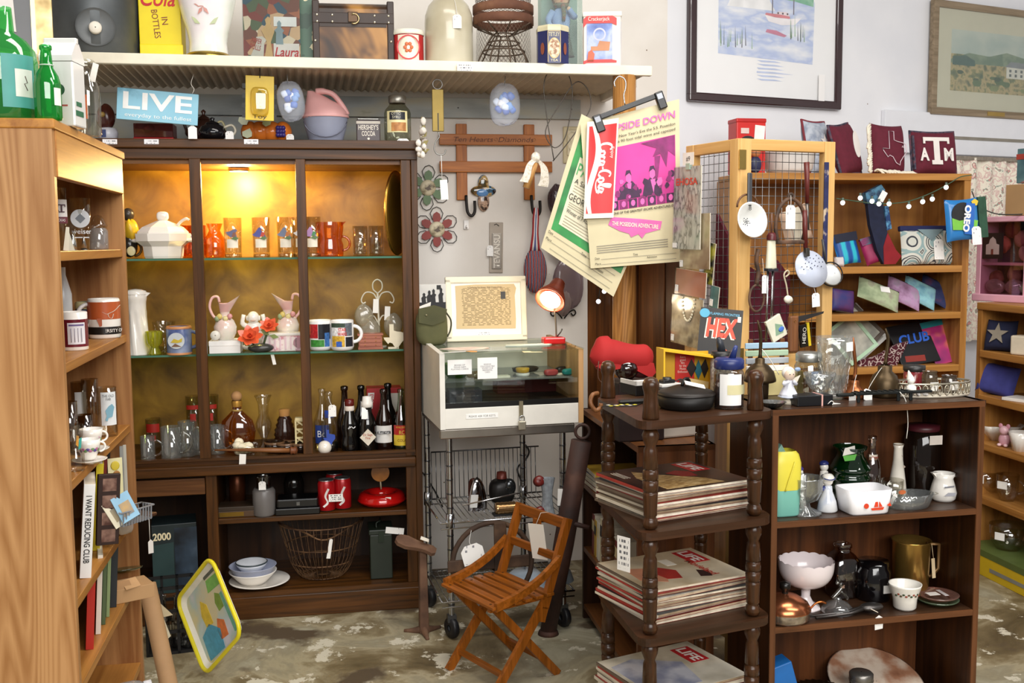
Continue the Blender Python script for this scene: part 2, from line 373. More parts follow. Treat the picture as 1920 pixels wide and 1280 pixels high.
# side wall on the right, behind the low oak shelving
RW=Fr(*aty(1822,1070,4.42)[:2],9.8)
rwp=WR.w(1.36,0)
wallq('wall_right',(wr1[0]-.02,wr1[1]-.02),(wr1[0]+.9,wr1[1]-3.4),3.4,wm2)
wallq('wall_left',(wl0[0],wl0[1]),(-2.35,.6),3.4,wm1,side=-1)
# ---------------------------------------------------------------- china cabinet
WAL='5a3510','321c04'
w_v=wood(*WAL,sc=9,axis=2);w_h=wood(*WAL,sc=9,axis=0)
cab=T('china_cabinet','tall dark walnut display cabinet with glass shelves and lit gold interior','cabinet',CB.w(0,0,0),9.8,k=1)
gold=patch([(.3,'6e4c14'),(.5,'9a7020'),(.7,'bb8e2e')],sc=7,detail=8,rough=.42,dist=.6)
XL,XR,DP=-1.13,.034,.40
cab.box('side_panel',XL,XL+.022,.0,DP,0,1.72,w_v)
cab.box('side_panel',XR-.024,XR,.0,DP,0,1.72,w_v,bv=.002)
cab.box('back_panel',XL+.022,XR-.024,DP-.012,DP,.598,1.72,gold)
cab.box('lower_back_panel',XL+.022,XR-.024,DP-.012,DP,.07,.598,wood('3e2512','26150a',sc=5,axis=2))
cab.box('top_board',XL-.02,XR+.012,-.025,DP+.01,1.742,1.775,w_h,bv=.004)
cab.box('header_rail',XL,XR,-.008,.018,1.706,1.742,w_h,bv=.002)
cab.box('top_panel',XL+.022,XR-.024,.02,DP-.012,1.69,1.706,wood('8a5a28','5f3a18',sc=9,axis=0))
cab.box('waist_ledge',XL,XR-.026,-.03,.06,.560,.597,w_h,bv=.004)
cab.box('display_floor',XL+.022,XR-.024,.0,DP-.012,.597,.612,w_h)
cab.box('door_track',XL+.022,XR-.026,-.012,.012,.612,.622,w_h)
px1=CB.at(375,560)[0];px2=CB.at(570,560)[0]
for x,a,b in ((px1,.0195,1.706),(px2,.0175,1.706)): cab.box('door_stile',x-a,x+a,-.014,.01,.622,b,w_v,bv=.002)
cab.box('door_stile',XR-.062,XR-.026,-.004,.016,.597,1.706,w_v,bv=.002)
cab.box('door_stile',XL+.022,XL+.06,-.004,.016,.597,1.706,w_v,bv=.002)
gs=glass('d9ead9',.12,.02)
gedge=M('2f5a48',.1,var=0)
for z in (1.352,1.001):
    g=cab.box('glass_shelf',XL+.024,XR-.03,.035,DP-.014,z-.007,z,gs)
    cab.box('glass_edge',XL+.024,XR-.03,.0335,.035,z-.0072,z+.0002,M('4d7a66',.12,var=0),up=g)
# lower half
lx=CB.at(397,930)[0]
cab.box('lower_stile',lx-.02,lx+.02,.0,.03,.09,.56,w_v,bv=.002)
cab.box('divider_panel',lx-.012,lx+.012,.03,DP-.012,.09,.56,w_v)
cab.box('lower_shelf',lx+.012,XR-.024,.015,DP-.012,.366,.385,w_h,bv=.002)
cab.box('base_board',XL+.022,XR-.024,.0,DP-.012,.085,.105,w_h)
cab.box('plinth',XL,XR,.0,.03,0,.085,w_h,bv=.003)
cab.box('lower_door_stile',XR-.062,XR-.024,.0,.02,.105,.56,w_v,bv=.002)
dr=cab.box('drawer_front',XL+.03,lx-.022,-.006,.014,.487,.548,wood('6b4424','4a2d16',sc=9,axis=0),bv=.003)
# lamp inside the cabinet top
lp=CB.w(CB.at(447,300,.2)[0],.2,1.688)
t=T('cabinet_light','small round warm lamp glowing under the cabinet top','lamp',lp,k=1)
t.lathe('lamp_body',[(.001,.002),(.036,.002),(.04,-.004),(.036,-.012)],M('c9b48a',.3,.8));t.lathe('lamp_lens',[(.001,-.0125),(.034,-.0125)],M('ffd890',em=14,var=0))
def point(name,loc,e,col,r=.03,spot=None,rot=None):
    l=bpy.data.lights.new(name,'SPOT' if spot else 'POINT');l.energy=e;l.color=col;l.shadow_soft_size=r
    if spot: l.spot_size=math.radians(spot);l.spot_blend=.6
    o=bpy.data.objects.new(name,l);o.location=loc
    if rot: o.rotation_euler=[math.radians(a) for a in rot]
    COL.objects.link(o);return o
point('cabinet_bulb',(lp[0],lp[1],lp[2]-.04),17,(1,.68,.28))
# ---------------------------------------------------------------- oak bookcase in the foreground
zt=1.655
Q1=atz(96,222,zt);Q2=atz(228.5,285,zt)
bang=math.degrees(math.atan2(Q2[1]-Q1[1],Q2[0]-Q1[0]))      # local x runs along the face, away from the camera
BK=Fr(Q1[0],Q1[1],bang);BL=math.hypot(Q2[0]-Q1[0],Q2[1]-Q1[1])
oak_v=wood('c0905e','a06f40',sc=5,axis=2,ring=9);oak_h=wood('c4883e','98602a',sc=6,axis=0)
bk=T('oak_bookcase','tall honey oak bookcase in the foreground, shelves facing sideways','bookcase',BK.w(0,0,0),bang,k=1)
BD=.29
bk.box('side_panel',-.0,.022,.0,BD,0,zt-.002,oak_v,bv=.001)
bk.box('side_panel',BL-.022,BL,.0,BD,0,zt-.002,wood('b08050','855630',sc=5,axis=2),bv=.001)
bk.box('back_panel',.022,BL-.022,BD-.008,BD,0,zt-.002,wood('9a6a35','74491f',sc=5,axis=2))
bk.box('top_board',-.004,BL+.004,-.006,BD,zt-.02,zt,oak_h,bv=.003)
bk.box('valance',.02,BL-.018,-.003,.016,zt-.115,zt-.02,oak_h,bv=.002)
BZ=[1.39,1.156,.905,.648,.46,.22]
shw=wood('b9813f','935f2a',sc=6,axis=0)
for i,z in enumerate(BZ): bk.box('shelf',.022,BL-.022,.006,BD-.008,z-.021,z,shw,bv=.0015)
# ---------------------------------------------------------------- long shelf high on the wall
SZ=2.012
sx0=-1.6;sx1=.885
us=T('wall_shelf','long cream painted shelf high on the back wall with ribbed underside','shelf',WL.w(0,0,0),9.8+1.2,k=1)
cream=M('e9e2cd',.55,var=.07,bump=.1);ribm=M('c9b9a0',.6,var=.15,sc=6)
us.box('front_board',sx0,sx1,-.615,-.59,SZ-.004,SZ+.032,cream,bv=.003)
us.box('deck',sx0,sx1-.02,-.59,-.01,SZ+.016,SZ+.03,cream)
vs=[];fs=[];nr=80
for i in range(nr*2+1):
    x=sx0+(sx1-.02-sx0)*i/(nr*2);z=SZ+(.0105 if i%2 else .001)
    vs+=[(x,-.585,z),(x,-.02,z)]
fs=[(2*i,2*i+1,2*i+3,2*i+2) for i in range(nr*2)]
us.mesh('ribbed_panel',vs,fs,ribm)
us.box('end_board',sx1-.03,sx1-.006,-.45,-.02,SZ-.022,SZ+.016,M('e3ddd0',.6),bv=.002)
pb=WL.at(1088,200,-.02);
for nm,x0,x1,z0,z1 in (('wall_board',-2.1,pb[0],1.914,1.995),('wall_board',-2.1,WL.at(725,230,-.02)[0],1.78,1.908)):
    t=T(nm,{1.914:'upper grey painted board fixed to the wall under the long shelf',1.78:'lower grey board on the wall behind the cabinet-top jars'}[z0],'board',WL.w(0,0,0),9.8,k=1)
    t.box('board',x0,x1,-.028,-.004,z0,z1,patch([(.35,'9aa0a0'),(.5,'aeb4b3'),(.68,'b9b6a4'),(.75,'87866c')],sc=4,detail=7,rough=.7,stretch=(1,1,3)),bv=.002)
    for q in (.02,.5): t.lathe('nail',[(.0005,0),(.003,0),(.003,-.001)],M('2a2622',.5,.6),at=(x1-q-.02,-.029,(z0+z1)/2),rot=(90,0,0),seg=8)
pc=CB.w(.80,-.095)
t=T('shelf_post','round peeled timber post holding up the long wall shelf','post',(pc[0],pc[1],0),k=1)
t.lathe('post',[(.001,0),(.047,0),(.047,.8),(.044,1.5),(.043,SZ-.002),(.001,SZ-.002)],wood('c08a4c','8a5a2a',sc=5,axis=2,ring=11),seg=20)
# dark panelling behind the posters
A2=aty(1100,640,4.12);B2=aty(1300,640,3.72)
ag=math.degrees(math.atan2(B2[1]-A2[1],B2[0]-A2[0]));PL=math.hypot(B2[0]-A2[0],B2[1]-A2[1])
t=T('panelled_partition','brown wood panelled partition standing behind the hanging posters','partition',(A2[0],A2[1],0),ag,k=1)
for i in range(4):
    t.box('panel_board',PL*i/4+.003,PL*(i+1)/4-.003,0,.02,0,1.42,wood(('7a4a22','5d3414','6d4220','54301a')[i],'3c2110',sc=5,axis=2),bv=.003)
t.box('top_rail',-.005,PL+.005,-.006,.026,1.42,1.45,wood('6a4020','402410',sc=6,axis=0))
# ---------------------------------------------------------------- display case on wire rack
d0=aty(826,806,3.55);DC=Fr(d0[0],d0[1],14);zc0,zc1=d0[2],d0[2]+.268
DW=DC.at(1094,700)[0];DD=.42
lam=M('e6e3da',.45,var=.05);lam2=M('8d8b86',.5,var=.08)
dc=T('display_case','cream laminate countertop display case with glass front and hanging padlock','display case',DC.w(0,0,zc0),14,k=1)
hh=zc1-zc0
dc.prism('end_panel',[(0,0),(DD,0),(DD,hh+.012),(0,hh-.004)],.018,lam,pl='yz')
dc.prism('end_panel',[(0,0),(DD,0),(DD,hh+.012),(0,hh-.004)],.018,wood('caa070','a87c4c',sc=6),pl='yz',at=(DW-.018,0,0))  # warm wood tone on this end stands in for a reflection
dc.box('fascia',.018,DW-.018,.002,.02,0,.072,lam,bv=.002)
dc.box('gasket',.018,DW-.018,.004,.014,.0722,.090,M('0c0c0d',.35))
dc.box('floor_board',.018,DW-.018,.02,DD-.015,.06,.074,M('2a2420',.5))
dc.box('back_panel',.018,DW-.018,DD-.015,DD-.002,0,hh,M('d8d2c6',.6))
dc.box('front_glass',.018,DW-.018,.006,.010,.09,hh-.006,glass('f2f6f4',.09,.02))
dc.box('top_glass',.018,DW+.0,-.004,DD-.002,hh-.004,hh+.001,glass('eef5f1',.10,.03))
dc.box('inner_shelf',.02,DW-.02,.06,DD-.02,.155,.160,glass('cdd3d2',.15,.05,.15))
# padlock and hasp
hx=DC.at(977,790)[0]
dc.box('hasp',hx-.007,hx+.007,-.004,.002,.03,.088,M('b3a98f',.35,.9))
lk=dc.box('padlock',hx-.013,hx+.013,-.022,-.006,-.012,.02,M('b8b2a0',.35,.85),bv=.003)
dc.tube('shackle',[(hx-.008,-.014,.018),(hx-.008,-.014,.03)]+arc(hx,.03,.008,180,0,8,-.014)+[(hx+.008,-.014,.018)],.0022,M('b9bcc0',.25,1),up=lk)
dc.text('PLEASE ASK FOR KEY\'S',.007,M('222222'),at=(.148,.0004,.042),w=.094)
dc.box('paper_strip',.09,.205,.0005,.002,.034,.050,M('f4f3ef'))
# wire rack
chrome=M('b9bcc0',.22,1,var=.05);dchrome=M('6d6f73',.3,1)
rk=T('wire_rack','chrome wire shelving rack with black casters under the display case','rack',DC.w(0,0,0),14,k=1)
rw=DW-.03
rk.box('top_beam',.0,rw,.01,.03,zc0-.036,zc0-.002,M('a8a29a',.3,.95),bv=.004)
rk.box('top_tray',.0,rw,.03,DD-.02,zc0-.012,zc0-.002,M('8d8a86',.4,.8))
for x,y in ((.035,.03),(rw-.04,.03),(.012,DD-.05),(rw-.1,DD-.05)):
    p=rk.lathe('post',[(.011,.085),(.011,zc0-.012)],chrome,at=(x,y,0),seg=12)
    for q in range(12): rk.lathe('groove_ring',[(.0116,0),(.0122,.003),(.0116,.006)],dchrome,at=(x,y,.12+q*.05),seg=10,up=p)
    rk.lathe('sleeve',[(.0115,.0),(.016,.002),(.015,.05),(.0115,.052)],chrome,at=(x,y,.40),seg=12)
    c=rk.lathe('caster',[(.012,-.012),(.034,-.012),(.038,-.006),(.038,.006),(.034,.012),(.012,.012)],M('16161a',.45),at=(x,y,.038),rot=(0,90,20))
    rk.box('caster_fork',x-.016,x+.016,y-.012,y+.012,.06,.086,dchrome,up=c)
for zz in (.135,.42):
    for y in (.02,DD-.045): rk.tube('shelf_rail',[(0,y,zz),(rw,y,zz)],.0035,chrome)
    for y in (.02,DD-.045): rk.tube('shelf_rail',[(0,y,zz-.02),(rw,y,zz-.02)],.003,chrome)
    for x in (.0,rw): rk.tube('side_rail',[(x,.02,zz),(x,DD-.045,zz)],.0035,chrome)
    w0=rk.tube('shelf_wire',[(0,.02,zz+.003),(0,DD-.045,zz+.003)],.0016,chrome,n=5)
    rk.copies(w0,[Matrix.Translation((.02*i,0,0)) for i in range(1,int(rw/.02))])
# wire basket back on the middle shelf
w0=rk.tube('back_wire',[(0.03,DD-.04,.42),(0.03,DD-.03,.60)],.0016,dchrome,n=5)
rk.copies(w0,[Matrix.Translation((.018*i,0,0)) for i in range(1,int((rw-.05)/.018))])
rk.tube('back_rim',[(.03,DD-.03,.60),(rw-.03,DD-.03,.60)],.003,dchrome)
# ---------------------------------------------------------------- low dark bookcase facing sideways
zb=.79
a_=atz(1091,765,zb);b_=atz(1197,838,zb)
sang=math.degrees(math.atan2(b_[1]-a_[1],b_[0]-a_[0]));SB=Fr(a_[0],a_[1],sang);SL=math.hypot(b_[0]-a_[0],b_[1]-a_[1])
dk_h=wood('3e2414','22120a',sc=7,axis=0,rough=.35);dk_v=wood('3e2414','22120a',sc=7,axis=2,rough=.35);edge=wood('7a4c28','5a3418',sc=7,axis=0)
sb=T('low_bookcase','low dark brown bookcase turned sideways behind the spindle stand','bookcase',SB.w(0,0,0),sang,k=1)
SD=.24
sb.box('side_panel',0,.018,0,SD,0,zb,dk_v);sb.box('side_panel',SL-.018,SL,0,SD,0,zb,wood('6a3d1c','4a2812',sc=7,axis=2))
sb.box('back_panel',.018,SL-.018,SD-.008,SD,0,zb,dk_v)
sb.box('top_board',0,SL,-.002,SD,zb-.018,zb,edge)
SBZ=[.515,.275,.055]
for z in SBZ: sb.box('shelf',.018,SL-.018,0.002,SD-.008,z-.018,z,edge)
# ---------------------------------------------------------------- spindle stand
ze=.975
e1=Vector(atz(1220,785,ze));e2=Vector(atz(1416,768,ze));e3=Vector(atz(1140,745,ze));e4=e2+e3-e1
EA=math.degrees(math.atan2(e2.y-e1.y,e2.x-e1.x));ES=Fr(e1.x,e1.y,EA)
q2=ES.l(e2.x,e2.y);q3=ES.l(e3.x,e3.y);q4=ES.l(e4.x,e4.y)
spw=wood('4e2f18','2a180b',sc=9,axis=2,rough=.28,coat=.5);shelfw=wood('472b1a','2c1a0c',sc=6,axis=0,rough=.4)
ez=[.975,.705,.443,.15]
es=T('spindle_stand','dark wooden four-tier stand with turned spindle posts','stand',ES.w(0,0,0),EA,k=1)
cx=sum(p[0] for p in (q2,q3,q4))/4;cy=sum(p[1] for p in (q2,q3,q4))/4
ol=.045
cors=[(0-ol*1.0,0-ol*.75),(q2[0]+ol*.9,q2[1]-ol*.75),(q4[0]+ol*.6,q4[1]+ol*.6),(q3[0]-ol*.6,q3[1]+ol*.6)]
def roundpoly(P,r,n=5):
    o=[]
    for i in range(len(P)):
        a,b,c=Vector(P[i-1]),Vector(P[i]),Vector(P[(i+1)%len(P)])
        p=b+(a-b).normalized()*r;q=b+(c-b).normalized()*r
        for j in range(n+1):
            t=j/n;v=p*(1-t)**2+b*2*t*(1-t)+q*t*t;o.append((v.x,v.y))
    return o
shp=roundpoly(cors,.045)
for z in ez: es.prism('shelf',shp,.02,shelfw,pl='xy',at=(0,0,z-.02))
def spindle(h):
    P=[(.010,0),(.017,.004),(.02,.014),(.0165,.026),(.013,.030),(.0165,.034)]
    m=[(.0165,.05),(.0185,.30),(.0185,.33),(.012,.345),(.0185,.36),(.0195,.42),(.0195,.50),(.0125,.515),(.0195,.53),(.0195,.60),(.0185,.655),(.012,.67),(.0185,.685),(.0165,.95),(.013,1.0)]
    P+= [(r,.034+(h-.08)*q) for r,q in m]+[(.020,h-.028),(.021,h-.018),(.016,h-.006),(.010,h)]
    return P
for (x,y) in ((0,0),q2,q3,q4):
    for i in range(3): es.lathe('spindle',spindle(ez[i]-.02-ez[i+1]),spw,at=(x,y,ez[i+1]),seg=16)
    es.lathe('finial',[(.001,0),(.0195,0),(.021,.004),(.0185,.035),(.0165,.058),(.0175,.066),(.0205,.076),(.0205,.086),(.015,.097),(.006,.1015),(.001,.102)],spw,at=(x,y,ez[0]),seg=18)
    es.lathe('foot',[(.012,.0),(.018,.01),(.02,.09),(.014,.13)],spw,at=(x,y,0),seg=14)
# ---------------------------------------------------------------- dark shelf unit at the right
zr=.95
r1=atz(1448,768,zr);r2=atz(1846,750,zr)
ra=math.degrees(math.atan2(r2[1]-r1[1],r2[0]-r1[0]));RU=Fr(r1[0],r1[1],ra);RL=math.hypot(r2[0]-r1[0],r2[1]-r1[1])
RD=.27
ru=T('shelf_unit','dark walnut low shelf unit crowded with glass and china, oilcans on top','shelf unit',RU.w(0,0,0),ra,k=1)
uv=wood('45260f','231208',sc=7,axis=2,rough=.4);ue=wood('6b4226','4a2c16',sc=7,axis=0);uh=wood('432c1c','2c1b11',sc=6,axis=0,rough=.35)
ru.box('side_panel',0,.017,0,RD,0,zr,uv);ru.box('side_panel',RL-.017,RL,0,RD,0,zr,uv)
ru.box('back_panel',.017,RL-.017,RD-.008,RD,.02,zr,wood('6b3d1e','3c2010',sc=4,axis=2,rough=.5))
ru.box('top_board',-.004,RL+.003,-.003,RD,zr-.017,zr,uh)
RZ=[RU.at(1630,966)[1],RU.at(1620,1160)[1],.045]
for z in RZ: ru.box('shelf',.017,RL-.017,.002,RD-.008,z-.017,z,uh)
for z in RZ+[zr]: ru.box('shelf_edge',.0,RL,-.004,.002,z-.017,z-.001,ue)
for x in (0,RL-.017): ru.box('side_edge',x,x+.017,-.0045,.0,0,zr-.017,wood('6b4226','4a2c16',sc=7,axis=2))
# ---------------------------------------------------------------- folding wire screen
zs=1.715
h0=atz(1384,259,zs);hl=atz(1286,274,zs);hr=atz(1567,266,zs)
pine=wood('e2b878','c99a58',sc=5,axis=2,rough=.5);pineh=wood('e2b878','c99a58',sc=5,axis=0,rough=.5)
def screen(p,q,label,flip):
    an=math.degrees(math.atan2(q[1]-p[1],q[0]-p[0]));Ln=math.hypot(q[0]-p[0],q[1]-p[1])
    t=T('wire_screen',label,'screen',(p[0],p[1],0),an,k=1,group='folding wire screen panels')
    wd=.042;z0=1.03
    for x in (0,Ln-wd): t.box('stile',x,x+wd,0,.03,.0,zs,pine,bv=.002)
    t.box('rail',wd,Ln-wd,.002,.028,zs-.035,zs,pineh,bv=.002)
    t.box('rail',wd,Ln-wd,.002,.028,z0-.05,z0,pineh,bv=.002)
    t.box('rail',wd,Ln-wd,.002,.028,.1,.15,pineh,bv=.002)
    wm=M('7d7f80',.35,.9)
    nx=max(3,int((Ln-2*wd+.03)/.026));gx=(Ln-2*wd+.02)/nx
    w0=t.tube('mesh_wire',[(wd-.01,.032,z0-.04),(wd-.01,.032,zs-.02)],.0011,wm,n=4)
    t.copies(w0,[Matrix.Translation((gx*i,0,0)) for i in range(1,nx+1)])
    nz=int((zs-z0)/.027)
    w0=t.tube('mesh_wire',[(wd-.012,.034,z0-.03),(Ln-wd+.012,.034,z0-.03)],.0011,wm,n=4)
    t.copies(w0,[Matrix.Translation((0,0,.027*i)) for i in range(1,nz+1)])
    return t,Fr(p[0],p[1],an),Ln
scL,SF1,L1=screen(hl,h0,'narrow left leaf of the folding wire screen, comics clipped to it',0)
scR,SF2,L2=screen((h0[0]+.008,h0[1],0),hr,'right leaf of the folding wire screen, kitchen tools hung on it',1)
for z in (.3,1.0,1.62): scR.box('hinge',-.006,.02,-.003,.0,z,z+.06,M('b79a58',.35,.9))
# ---------------------------------------------------------------- oak shelves with textiles
o1=aty(1400,325,4.18);o2=aty(1821,332,4.38)
oa=math.degrees(math.atan2(o2[1]-o1[1],o2[0]-o1[0]));OS=Fr(o1[0],o1[1],oa);OL=math.hypot(o2[0]-o1[0],o2[1]-o1[1])
OZ=[OS.at(1700,325)[1],OS.at(1680,499)[1],OS.at(1680,587)[1],OS.at(1650,688)[1],.5,.1]
ow=wood('c08a48','97642e',sc=5,axis=0);owv=wood('b98343','8f5d2a',sc=5,axis=2)
os_=T('oak_shelving','tall oak shelves full of folded bags and pillows behind the wire screen','shelving',OS.w(0,0,0),oa,k=1)
OD=.3
os_.box('side_panel',0,.022,0,OD,0,OZ[0]-.02,owv);os_.box('side_panel',OL-.03,OL,0,OD,0,OZ[0]-.02,owv)
os_.box('back_panel',.022,OL-.03,OD-.01,OD,0,OZ[0]-.02,wood('a9743a','86562a',sc=4,axis=2))
for z in OZ: os_.box('shelf',.0 if z==OZ[0] else .022,OL if z==OZ[0] else OL-.03,-.004,OD-.01,z-.028,z,ow,bv=.002)
# ---------------------------------------------------------------- oak shelving along the right wall
s1=aty(1817,1070,4.40);s2=(s1[0]+.30,s1[1]-1.75)
ua=math.degrees(math.atan2(s2[1]-s1[1],s2[0]-s1[0]));RS=Fr(s1[0],s1[1],ua);RSL=math.hypot(s2[0]-s1[0],s2[1]-s1[1])
rs=T('side_shelving','oak shelving running along the side wall with pillows and glass bowls','shelving',RS.w(0,0,0),ua,k=1)
RSZ=[RS.at(1830,566)[1],RS.at(1830,654)[1],RS.at(1850,742)[1],RS.at(1845,830)[1],RS.at(1840,930)[1],.108]
rs.box('side_panel',0,.028,.0,.32,0,RSZ[0]-.02,owv);rs.box('side_panel',RSL-.028,RSL,.0,.32,0,RSZ[0]-.02,owv)
rs.box('back_panel',.028,RSL,.31,.32,0,RSZ[0]-.02,wood('6a4420','4a2c14',sc=4,axis=2))
for i,z in enumerate(RSZ[:5]): rs.box('shelf',.0 if i==0 else .028,RSL,-.006,.31,z-.03,z,ow,bv=.003)
# ================================================================ on the long wall shelf
def ush(px,dy=-.5): return WL.w(WL.at(px,90,dy)[0],dy,SZ+.0315)
def band(t,name,r,z0,z1,a0,a1,m,up=None,n=10,sx=1,sy=1,at=(0,0,0)):
    """label wrapped round a vessel; angles in degrees, 0 = towards -y"""
    return t.grid(name,lambda u,v:(r*sx*math.sin(math.radians(a0+(a1-a0)*u)),-r*sy*math.cos(math.radians(a0+(a1-a0)*u)),z0+(z1-z0)*v),n,1,m,up=up,at=at)
RED='c5161d'
t=T('water_cooler','dark grey metal drum cooler with a white knob on the wall shelf','cooler',ush(178,-.42),9)
t.lathe('drum',[(1,0),(80,0),(83,3),(83,185),(78,190),(1,190)],patch([(.3,'3a3d3f'),(.55,'55595b'),(.75,'6e7070')],sc=5,rough=.45,metal=.5,detail=5),seg=40)
t.lathe('faucet_disc',[(1,0),(30,0),(34,-3)],patch([(.3,'4a4d4f'),(.6,'66696a')],sc=8,rough=.5,metal=.4),at=(20,-80,50),rot=(-90,0,14))
t.lathe('knob',[(1,10),(9,10),(11,7),(11,0)],M('e9e2d4',.5),at=(20,-82,48),rot=(90,0,14))
t=T('soda_crate','bright yellow soda crate stood on end with red lettering','crate',ush(301,-.47),9)
ym=M('f0d913',.45,var=.05)
c=t.box('crate_body',-38,38,4,60,0,150,M('e8d114',.5,var=.05),bv=1.5)
t.box('rim_board',-37,41,-3,6,0,32,ym,bv=1.5)
t.text('Cola',30,M(RED),at=(-2,3.2,118),rot=(0,0,0),w=62,shear=.3,bold=.01)
t.text('BOTTLES',11,M('7d2a20'),at=(-7,3.4,70),rot=(0,84,0),w=52);t.text('IN',11,M('7d2a20'),at=(9,3.4,76),rot=(0,84,0),w=14)
t=T('china_vase','pearly white vase with a pink flower and gold foot on the wall shelf','vase',ush(391,-.48),9)
pearl=patch([(.3,'efe3ee'),(.45,'f6f4f2'),(.6,'e6ecdf'),(.75,'ecdfee')],sc=6,rough=.12,coat=.6)
t.lathe('foot',[(1,0),(44,0),(46,4),(44,10),(36,15)],M('b79a4a',.25,.9));t.lathe('body',[(36,15),(35,24),(34,34),(37,52),(45,80),(52,110),(54,130),(46,150),(30,160)],pearl,seg=32)
f=[]
for i in range(5):
    a=math.radians(72*i+20);f.append([(0,0),(8*math.cos(a+.4),8*math.sin(a+.4)),(17*math.cos(a),17*math.sin(a)),(8*math.cos(a-.4),8*math.sin(a-.4))])
for q in f: t.mesh('petal',[(x-2,-48+abs(x)*.12,z+92) for x,z in q],[(0,1,2,3)],M('c48a80',.5))
for s in (-1,1): t.mesh('painted_leaf',[(x,-40.5+abs(x)*.2-z*.03,z) for x,z in ((8*s,62),(16*s,72),(24*s,76),(18*s,64))],[(0,1,2,3)],M('b9c49a',.5))
# paper doll packs
cov=lambda a,s=14:patch(a,sc=s,kind='vor',rough=.35,interp='CONSTANT')
t=T('paper_doll_pack','flat paper doll pack with red script name leaning on the shelf','paper dolls',ush(508,-.5),9,rot=(-5,0,9))
t.box('card',-50,54,0,3,0,150,cov(((0,'7d4a38'),(.18,'b06a48'),(.3,'5b6a4a'),(.42,'d9b48a'),(.55,'8a3f34'),(.7,'e8d6b8'),(.85,'3d5a6a')),26))
t.box('name_panel',5,52,-1.5,0,0,36,M('ece4dc',.4));t.text('Laura',17,M(RED),at=(29,-2,20),w=44,shear=.25,bold=.012)
t.box('price_sticker',6,48,-1.2,0,68,86,M('f4f2ee'))
t.prism('paper_doll',[(-8,8),(-3,38),(-13,60),(-7,66),(-4,72),(-6,80),(0,86),(6,80),(4,72),(7,66),(11,58),(4,38),(8,8)],1,M('d9b47a'),at=(-4,-1.6,0))
t.prism('paper_doll',[(-7,0),(-6,22),(-9,26),(-3,32),(-4,40),(0,45),(4,40),(3,32),(9,26),(6,22),(7,0)],1,M('8fa3a8'),at=(16,-1.7,34))
t.prism('paper_dress',[(-12,0),(-7,30),(-10,38),(0,42),(10,38),(7,30),(12,0)],1,M('d8d3c6'),at=(-26,-1.5,8),rot=(0,14,0));t.text('PAPER\nDOLLS',8,M('b5403a'),at=(-27,-2.4,34),rot=(0,14,0),w=20)
t.box('clear_sleeve',-51,55,-3.2,-2.9,0,151,glass('f4f6f6',.1,.08))
t=T('doll_book','green and cream book leaning behind the paper doll pack','book',ush(570,-.44),9,rot=(-4,0,9))
t.box('book_block',-14,22,0,8,0,150,M('e8e0cf'));t.box('cover',-15,23,-1.5,0,0,152,patch(((0,'2f4a3c'),(.45,'3f5f4c'),(.55,'d9cfa8'),(.75,'c98a4a')),sc=9,interp='CONSTANT',rough=.4))
# chest
t=T('treasure_chest','dark leather trimmed wooden chest with studs and brass latch','chest',ush(663,-.48),8)
bw=patch([(.38,'2c1c12'),(.46,'5a3a1c'),(.54,'a9783c'),(.7,'c89a52')],sc=3.2,detail=3,rough=.45,dist=1.2);lt=M('32231c',.5,var=.2)
t.box('body',-72,72,0,90,3,80,bw,bv=2)
lid=t.prism('lid',[(0,80),(0,100)]+[(45-45*math.cos(math.radians(a)),100+20*math.sin(math.radians(a))) for a in range(10,171,16)]+[(90,100),(90,80)],142,bw,pl='yz',at=(-71,0,0))
for x in (-75,63): t.box('corner_strap',x,x+13,-2,92,0,118,lt,bv=2)
t.box('base_strap',-75,76,-2.5,92,0,12,lt,bv=2);t.box('lid_strap',-75,76,-2.5,2,76,96,lt,bv=1.5);t.box('inner_trim',-62,62,-1.2,0,70,76,lt)
for x in (-66,-38,-2,40,66):
    for z in (6,91,79): 
        if z==6 or abs(x)>10: t.blob('stud',2.4,1.5,2.4,M('d6cfbc',.3,.9),at=(x,-3,z),seg=8,rings=5)
for z in (44,): 
    for x in (-70,70): t.blob('stud',2.4,1.5,2.4,M('d6cfbc',.3,.9),at=(x,-3,z),seg=8,rings=5)
t.box('latch',-9,9,-5,-2,78,97,M('4b3a2c',.35,.8),bv=1);t.tube('latch_ring',arc(2,84,9,-120,120,10,-6),1.6,M('b8a37a',.3,.9),n=6)
# round tin
t=T('round_tin','small round red and white tin with a floral oval beside the chest','tin',ush(766,-.47),5)
t.lathe('tin_body',[(1,0),(27,0),(28,2),(28,56)],M('b3272b',.3,var=.05));t.lathe('tin_lid',[(29,56),(30,58),(29,65),(1,66)],M('e9e6d6',.35))
t.lathe('base_band',[(28.4,0),(28.4,9)],M('e6dfd0',.35))
band(t,'oval_panel',28.6,9,54,-42,42,M('efe6d0',.4));t.lathe('oval_rim',[(19,0),(21.5,0)],M(RED,.4),at=(0,-29,31),rot=(90,0,0),sy=1.05)
for i in range(6): t.blob('printed_flower',3.4,.6,3.4,M('d06a3a',.5),at=(6*math.cos(i*1.05),-29.2,31+7*math.sin(i*1.05)),seg=8,rings=5)
# jug
t=T('stoneware_jug','large cream stoneware jug with a white tag at its neck','jug',ush(842,-.46),5)
t.lathe('jug_body',[(1,0),(43,0),(45,3),(45,82),(44,95),(38,112),(26,126),(15,132),(13,150)],patch([(.35,'b3a98f'),(.5,'c6bea6'),(.7,'d4cdb8')],sc=5,rough=.3,coat=.4),seg=36)
pricetag(t,14,-46,76,16,24,string=[(12,-42,106),(8,-24,128)])
